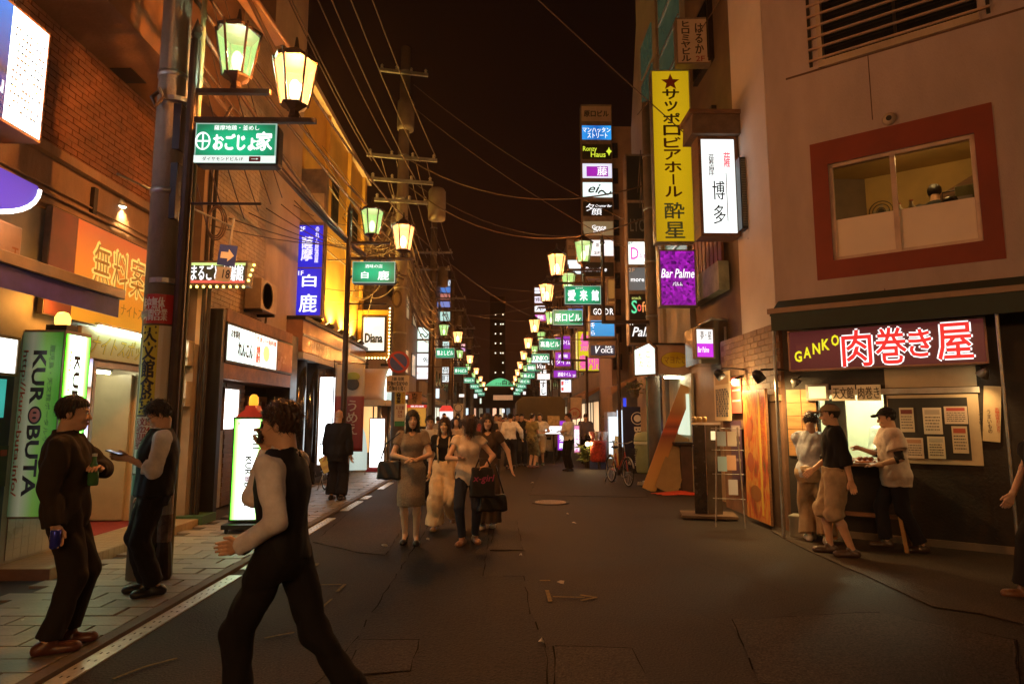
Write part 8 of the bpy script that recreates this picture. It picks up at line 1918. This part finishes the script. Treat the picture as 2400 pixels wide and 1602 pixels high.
# plants and flower stand
def plant(label, loc, h_, spread, n_, col, pot=(.25, .18, .12), pr=.16, group=None, leaf=.10):
    t = thing('potted_plant', label, 'plant', loc, 0, group); rr = random.Random(str(label))
    MB().lathe([(pr * .7, 0), (pr, pr * 1.4), (pr * 1.08, pr * 1.4), (pr * 1.08, pr * 1.6), (pr * .9, pr * 1.6)], 16).build('pot', mat('pot_%.2f' % pot[0], pot, .7), t, True)
    st = MB(); lf = MB()
    for i in range(max(3, n_ // 25)):
        a = rr.uniform(0, 6.28); st.tube([(0, 0, pr * 1.5), (spread * .25 * math.cos(a), spread * .25 * math.sin(a), h_ * .5), (spread * .5 * math.cos(a), spread * .5 * math.sin(a), h_ * rr.uniform(.75, 1))], .008, 4)
    for i in range(n_):
        a = rr.uniform(0, 6.28); r_ = spread * math.sqrt(rr.random()); z = h_ * (.35 + .65 * rr.random()) - r_ * .25; p = Vector((r_ * math.cos(a), r_ * math.sin(a), z)); d = Vector((math.cos(a) + rr.uniform(-.5, .5), math.sin(a) + rr.uniform(-.5, .5), rr.uniform(-.5, .7))).normalized(); s = d.cross(Vector((rr.uniform(-1, 1), rr.uniform(-1, 1), 1))).normalized() * leaf * .22; L = leaf * rr.uniform(.6, 1.3)
        lf.add([p, p + d * L * .5 + s, p + d * L, p + d * L * .5 - s], [(0, 1, 2, 3)])
    st.build('stem', mat('stem_brown', (.08, .06, .03), .8), t); tag(lf.build('foliage', mat('leaf_%.2f_%.2f' % col[:2], col, .5, 0, .5, 6), t), kind='stuff'); return t
plant('tall leafy green plant behind the flower stand', (at_z(1415, 1075).x, 20.8, 0), 1.75, .45, 420, (.07, .14, .03), leaf=.16); plant('bushy green plant right of the flower stand', (at_z(1440, 1085).x, 20.4, 0), 1.25, .42, 380, (.08, .16, .04), leaf=.14)
plant('low spiky green plant in a pot lit by the bare lamp', (at_z(1370, 1090).x, 20.0, 0), .75, .25, 220, (.16, .20, .04), leaf=.2); plant('hanging leafy basket on the shop wall by the utility pole', (3.9, 18.3, 2.15), .5, .22, 160, (.10, .11, .03), leaf=.1)
t = thing('flower_stand', 'red patterned flower stand with blue feet and wrapped bouquets', 'flower stand', (at_z(1392, 1092).x, 19.6, 0))
MB().lathe([(.24, .22), (.26, .3), (.24, .8), (.28, .86)], 18).build('body', mat('red_pattern', (.42, .05, .03), .5, 0, .8, 14), t, True)
for sx in (-.16, .16): MB().bb(sx - .11, sx + .11, -.12, .12, 0, .22).build('foot', mat('blue_crate', (.03, .06, .25), .5), t)
for i in range(7): a = i * .9; MB().lathe([(.02, 0), (.09, .2), (.11, .28), (.02, .24)], 8, (.2 * math.cos(a), .16 * math.sin(a), .86)).build('bouquet', mat('bouquet_%d' % (i % 3), ((.55, .45, .4), (.5, .15, .15), (.6, .55, .5))[i % 3], .4, 0, .4, 20), t)
c = at_y(1377, 1040, 19.7); t = thing('bare_bulb', 'bright bare lamp beside the flower stand', 'lamp', tuple(c)); MB().ball((0, 0, 0), .07).build('bulb', emis((1, .8, .4), 14, False, 0), t, True); MB().cyl((0, 0, -.06), (0, 0, -c.z + .02), .012).build('rod', M_DARK, t); lamp('stand_light', 'POINT', (0, -.12, .0), 12, (1, .66, .28), t, .06)
c = gp(1412, 1086); t = thing('surfboard', 'pale yellow surfboard-shaped board leaning on a box', 'board', (c.x, 19.3, 0)); MB().prism([(-.08, 0), (.06, .0), (.2, .35), (.24, .75), (.16, 1.0), (.02, 1.02), (-.04, .5)], 0, .05).build('board', mat('yellow_board', (.55, .38, .12), .4, 0, .1), t); MB().prism([(.0, .1), (.04, .1), (.14, .9), (.10, .92)], -.004, -.001).build('stripe', flat((.6, .5, .3)), t)
t = thing('flower_box', 'dark wooden box stand with a cloth top behind the bicycle', 'box', (at_z(1437, 1085).x, 19.9, 0)); MB().bb(-.35, .35, -.2, .2, 0, .8).build('body', M_DKW, t); MB().bb(-.38, .38, -.23, .23, .8, .85).build('top', M_WOOD, t)
# tout's lightbox, framed picture, purple floor signs, banners
c, w, h = frect(1276, 996, 1320, 1018, 21.5)
t = sign('white rounded lightbox with small dark writing beside the man with folded arms', c, w, h, 0, .15, (1, .98, .95), 1.9, [('もつ鍋・もつ焼', .1, .35, .9, .65, (.05, .05, .06))], name='standing_lightbox'); MB().cyl((0, .08, -c.z + h / 2), (0, .08, 0), .03).build('post', M_DARK, t); MB().bb(-w * .32, w * .32, .02, .06, h, h + .32).build('picture', mat('gold_picture', (.4, .27, .1), .4, 0, .5, 10), t)
c, w, h = frect(1305, 984, 1328, 1056, 22.5); sign('purple and white floor lightbox behind the man with folded arms', c, w, h, 0, .15, (.38, .03, .75), 1.0, [('酒場二階', .25, .08, .9, .62, WE, dict(vert=True, heavy=.01))])
c, w, h = frect(1344, 995, 1360, 1062, 21.0); sign('pink and yellow floor lightbox with bold characters', c, w, h, R(-10), .15, (.9, .3, .6), 1.1, [('無料案内', .1, .1, .9, .85, ('e', (1, .9, 1), 1.2), dict(vert=True, heavy=.01))])
def nobori(label, px, y0, y1, Y, wpx, mm, tx=None, disc_=None, tc=BLACK):
    c, w, h = frect(px - wpx / 2, y0, px + wpx / 2, y1, Y); t = thing('banner', label, 'banner', (c.x, c.y, 0.0)); z0 = c.z - h / 2
    MB().cyl((-w / 2, 0, 0), (-w / 2, 0, z0 + h + .05), .012).build('pole', M_DARK, t); MB().cyl((-w / 2, 0, z0 + h), (w / 2, 0, z0 + h), .008).build('crossbar', M_DARK, t); cloth(-w / 2, w / 2, z0, z0 + h, 0, mm, 'cloth', t, .02)
    if disc_: MB().tube([(disc_[0] * w + disc_[2] * math.cos(a), -.04, z0 + disc_[1] * h + disc_[2] * math.sin(a)) for a in [i * R(20) for i in range(19)]], .02, 4).build('emblem', flat(tc), t)
    if tx: lettering(tx[0], tx[1] * w, tx[3] * w, z0 + tx[2] * h, z0 + tx[4] * h, -.045, tc, t, vert=len(tx[0]) > 1)
    return t
nobori('cream banner with a red ringed character on the shop side', 1350, 930, 980, 23.2, 28, mat('cream_cloth', (.55, .45, .35), .8), ('得', -.3, .12, .05, .32), (-.12, .22, .2), (.4, .03, .03))
nobori('white banner with a black ringed cross emblem past the four women', 1074, 945, 986, 33, 24, mat('white_cloth', (.62, .58, .5), .8), ('居酒屋', -.25, .02, .25, .5), (0, .75, .2))
nobori('orange banner with faded characters over the sidewalk stand', 972, 918, 948, 26, 34, mat('orange_cloth', (.5, .28, .14), .8), ('肉巻き', -.2, .1, .2, .9))
c, w, h = frect(953, 948, 1000, 1000, 24); t = sign('orange food stand sign with a red top strip', c, w, h, 0, .5, (.75, .32, .04), .8, []); MB().bb(-w / 2, w / 2, -.02, -.013, h * .86, h).build('strip', emis((.7, .03, .02), .8, False, 0), t); lettering('080-393-0645', -w * .3, w * .35, h * .89, h * .97, -.024, WE, t); MB().bb(-w / 2 + .05, w / 2 - .05, .02, .4, -c.z + h / 2, 0).build('leg_box', M_DARK, t)
c, w, h = frect(1030, 950, 1062, 985, 31); t = thing('paper_lantern', 'red and white glowing paper lantern by the far pole', 'lantern', (c.x, c.y, c.z - h / 2)); MB().lathe([(w * .3, 0), (w * .5, h * .15), (w * .5, h * .75), (w * .3, h)], 16).build('paper', grad('red_white_paper', [(0, (1, .95, .9)), (.6, (1, .95, .9)), (.62, (.75, .04, .03)), (1, (.75, .04, .03))], 'Z', 1.1), t, True); MB().cyl((0, 0, h), (0, 0, h + .3), .02).build('hook', M_DARK, t)
# scooter behind the tout
c = gp(1290, 1075); t = thing('scooter', 'dark motor scooter parked behind the crowd', 'scooter', (c.x, 24.0, 0), R(-70))
for x in (-.55, .55): MB().tube([(x + .2 * math.cos(a), 0, .24 + .2 * math.sin(a)) for a in [i * R(20) for i in range(19)]], .045, 8).build('wheel', mat('tyre', ()), t, True)
MB().prism([(-.75, .45), (-.1, .3), (.25, .3), (.4, .9), (.34, .92), (.15, .42), (-.1, .5), (-.2, .72), (-.75, .75)], -.12, .12).build('body', mat('scooter_white', (.35, .33, .3), .3), t, bevel=.03); MB().box((-.45, 0, .78), (.6, .22, .08)).build('seat', BKB, t, bevel=.03); MB().tube([(.3, -.28, 1.0), (.38, 0, .95), (.3, .28, 1.0)], .014).build('handlebar', M_DARK, t)
# litter
for i, (px, py) in enumerate(((1248, 1133), (1330, 1207), (900, 1282), (1003, 1267), (1221, 1305), (1314, 1370), (1345, 1229), (1270, 1508), (1790, 1225), (48, 1463))):
    c = gp(px, py); rr = random.Random(i); s = rr.uniform(.02, .045); mb = MB(); n_ = 7
    for k in range(n_): a = 6.28 * k / n_; mb.v.append((c.x + s * rr.uniform(.5, 1.2) * math.cos(a), c.y + s * rr.uniform(.5, 1.2) * math.sin(a), .012 + rr.uniform(.002, .03)))
    mb.v.append((c.x, c.y, .045)); mb.f = [(k, (k + 1) % n_, n_) for k in range(n_)] + [tuple(range(n_ - 1, -1, -1))]
    single(mb, 'litter', mat('litter_white', (.5, .46, .4), .7), 'crumpled scrap of pale paper litter on the asphalt', 'litter', 'litter on the road')
# ================================================================ NIGHT HAZE lit by the lamps
hm = bpy.data.materials.new('night_haze'); hm.use_nodes = True
hn = hm.node_tree.nodes
for x in list(hn):
    if x.type != 'OUTPUT_MATERIAL': hn.remove(x)
pv = hn.new('ShaderNodeVolumePrincipled'); pv.inputs['Density'].default_value = .0009; pv.inputs['Color'].default_value = (.85, .62, .50, 1); pv.inputs['Anisotropy'].default_value = .3
hm.node_tree.links.new(pv.outputs[0], hn['Material Output'].inputs['Volume'])
hz = MB().bb(-60, 60, -40, 190, -1.4, 40).build('haze', hm); tag(hz, kind='stuff')
cy.volume_bounces = 0; cy.volume_max_steps = 64; cy.volume_step_rate = 4
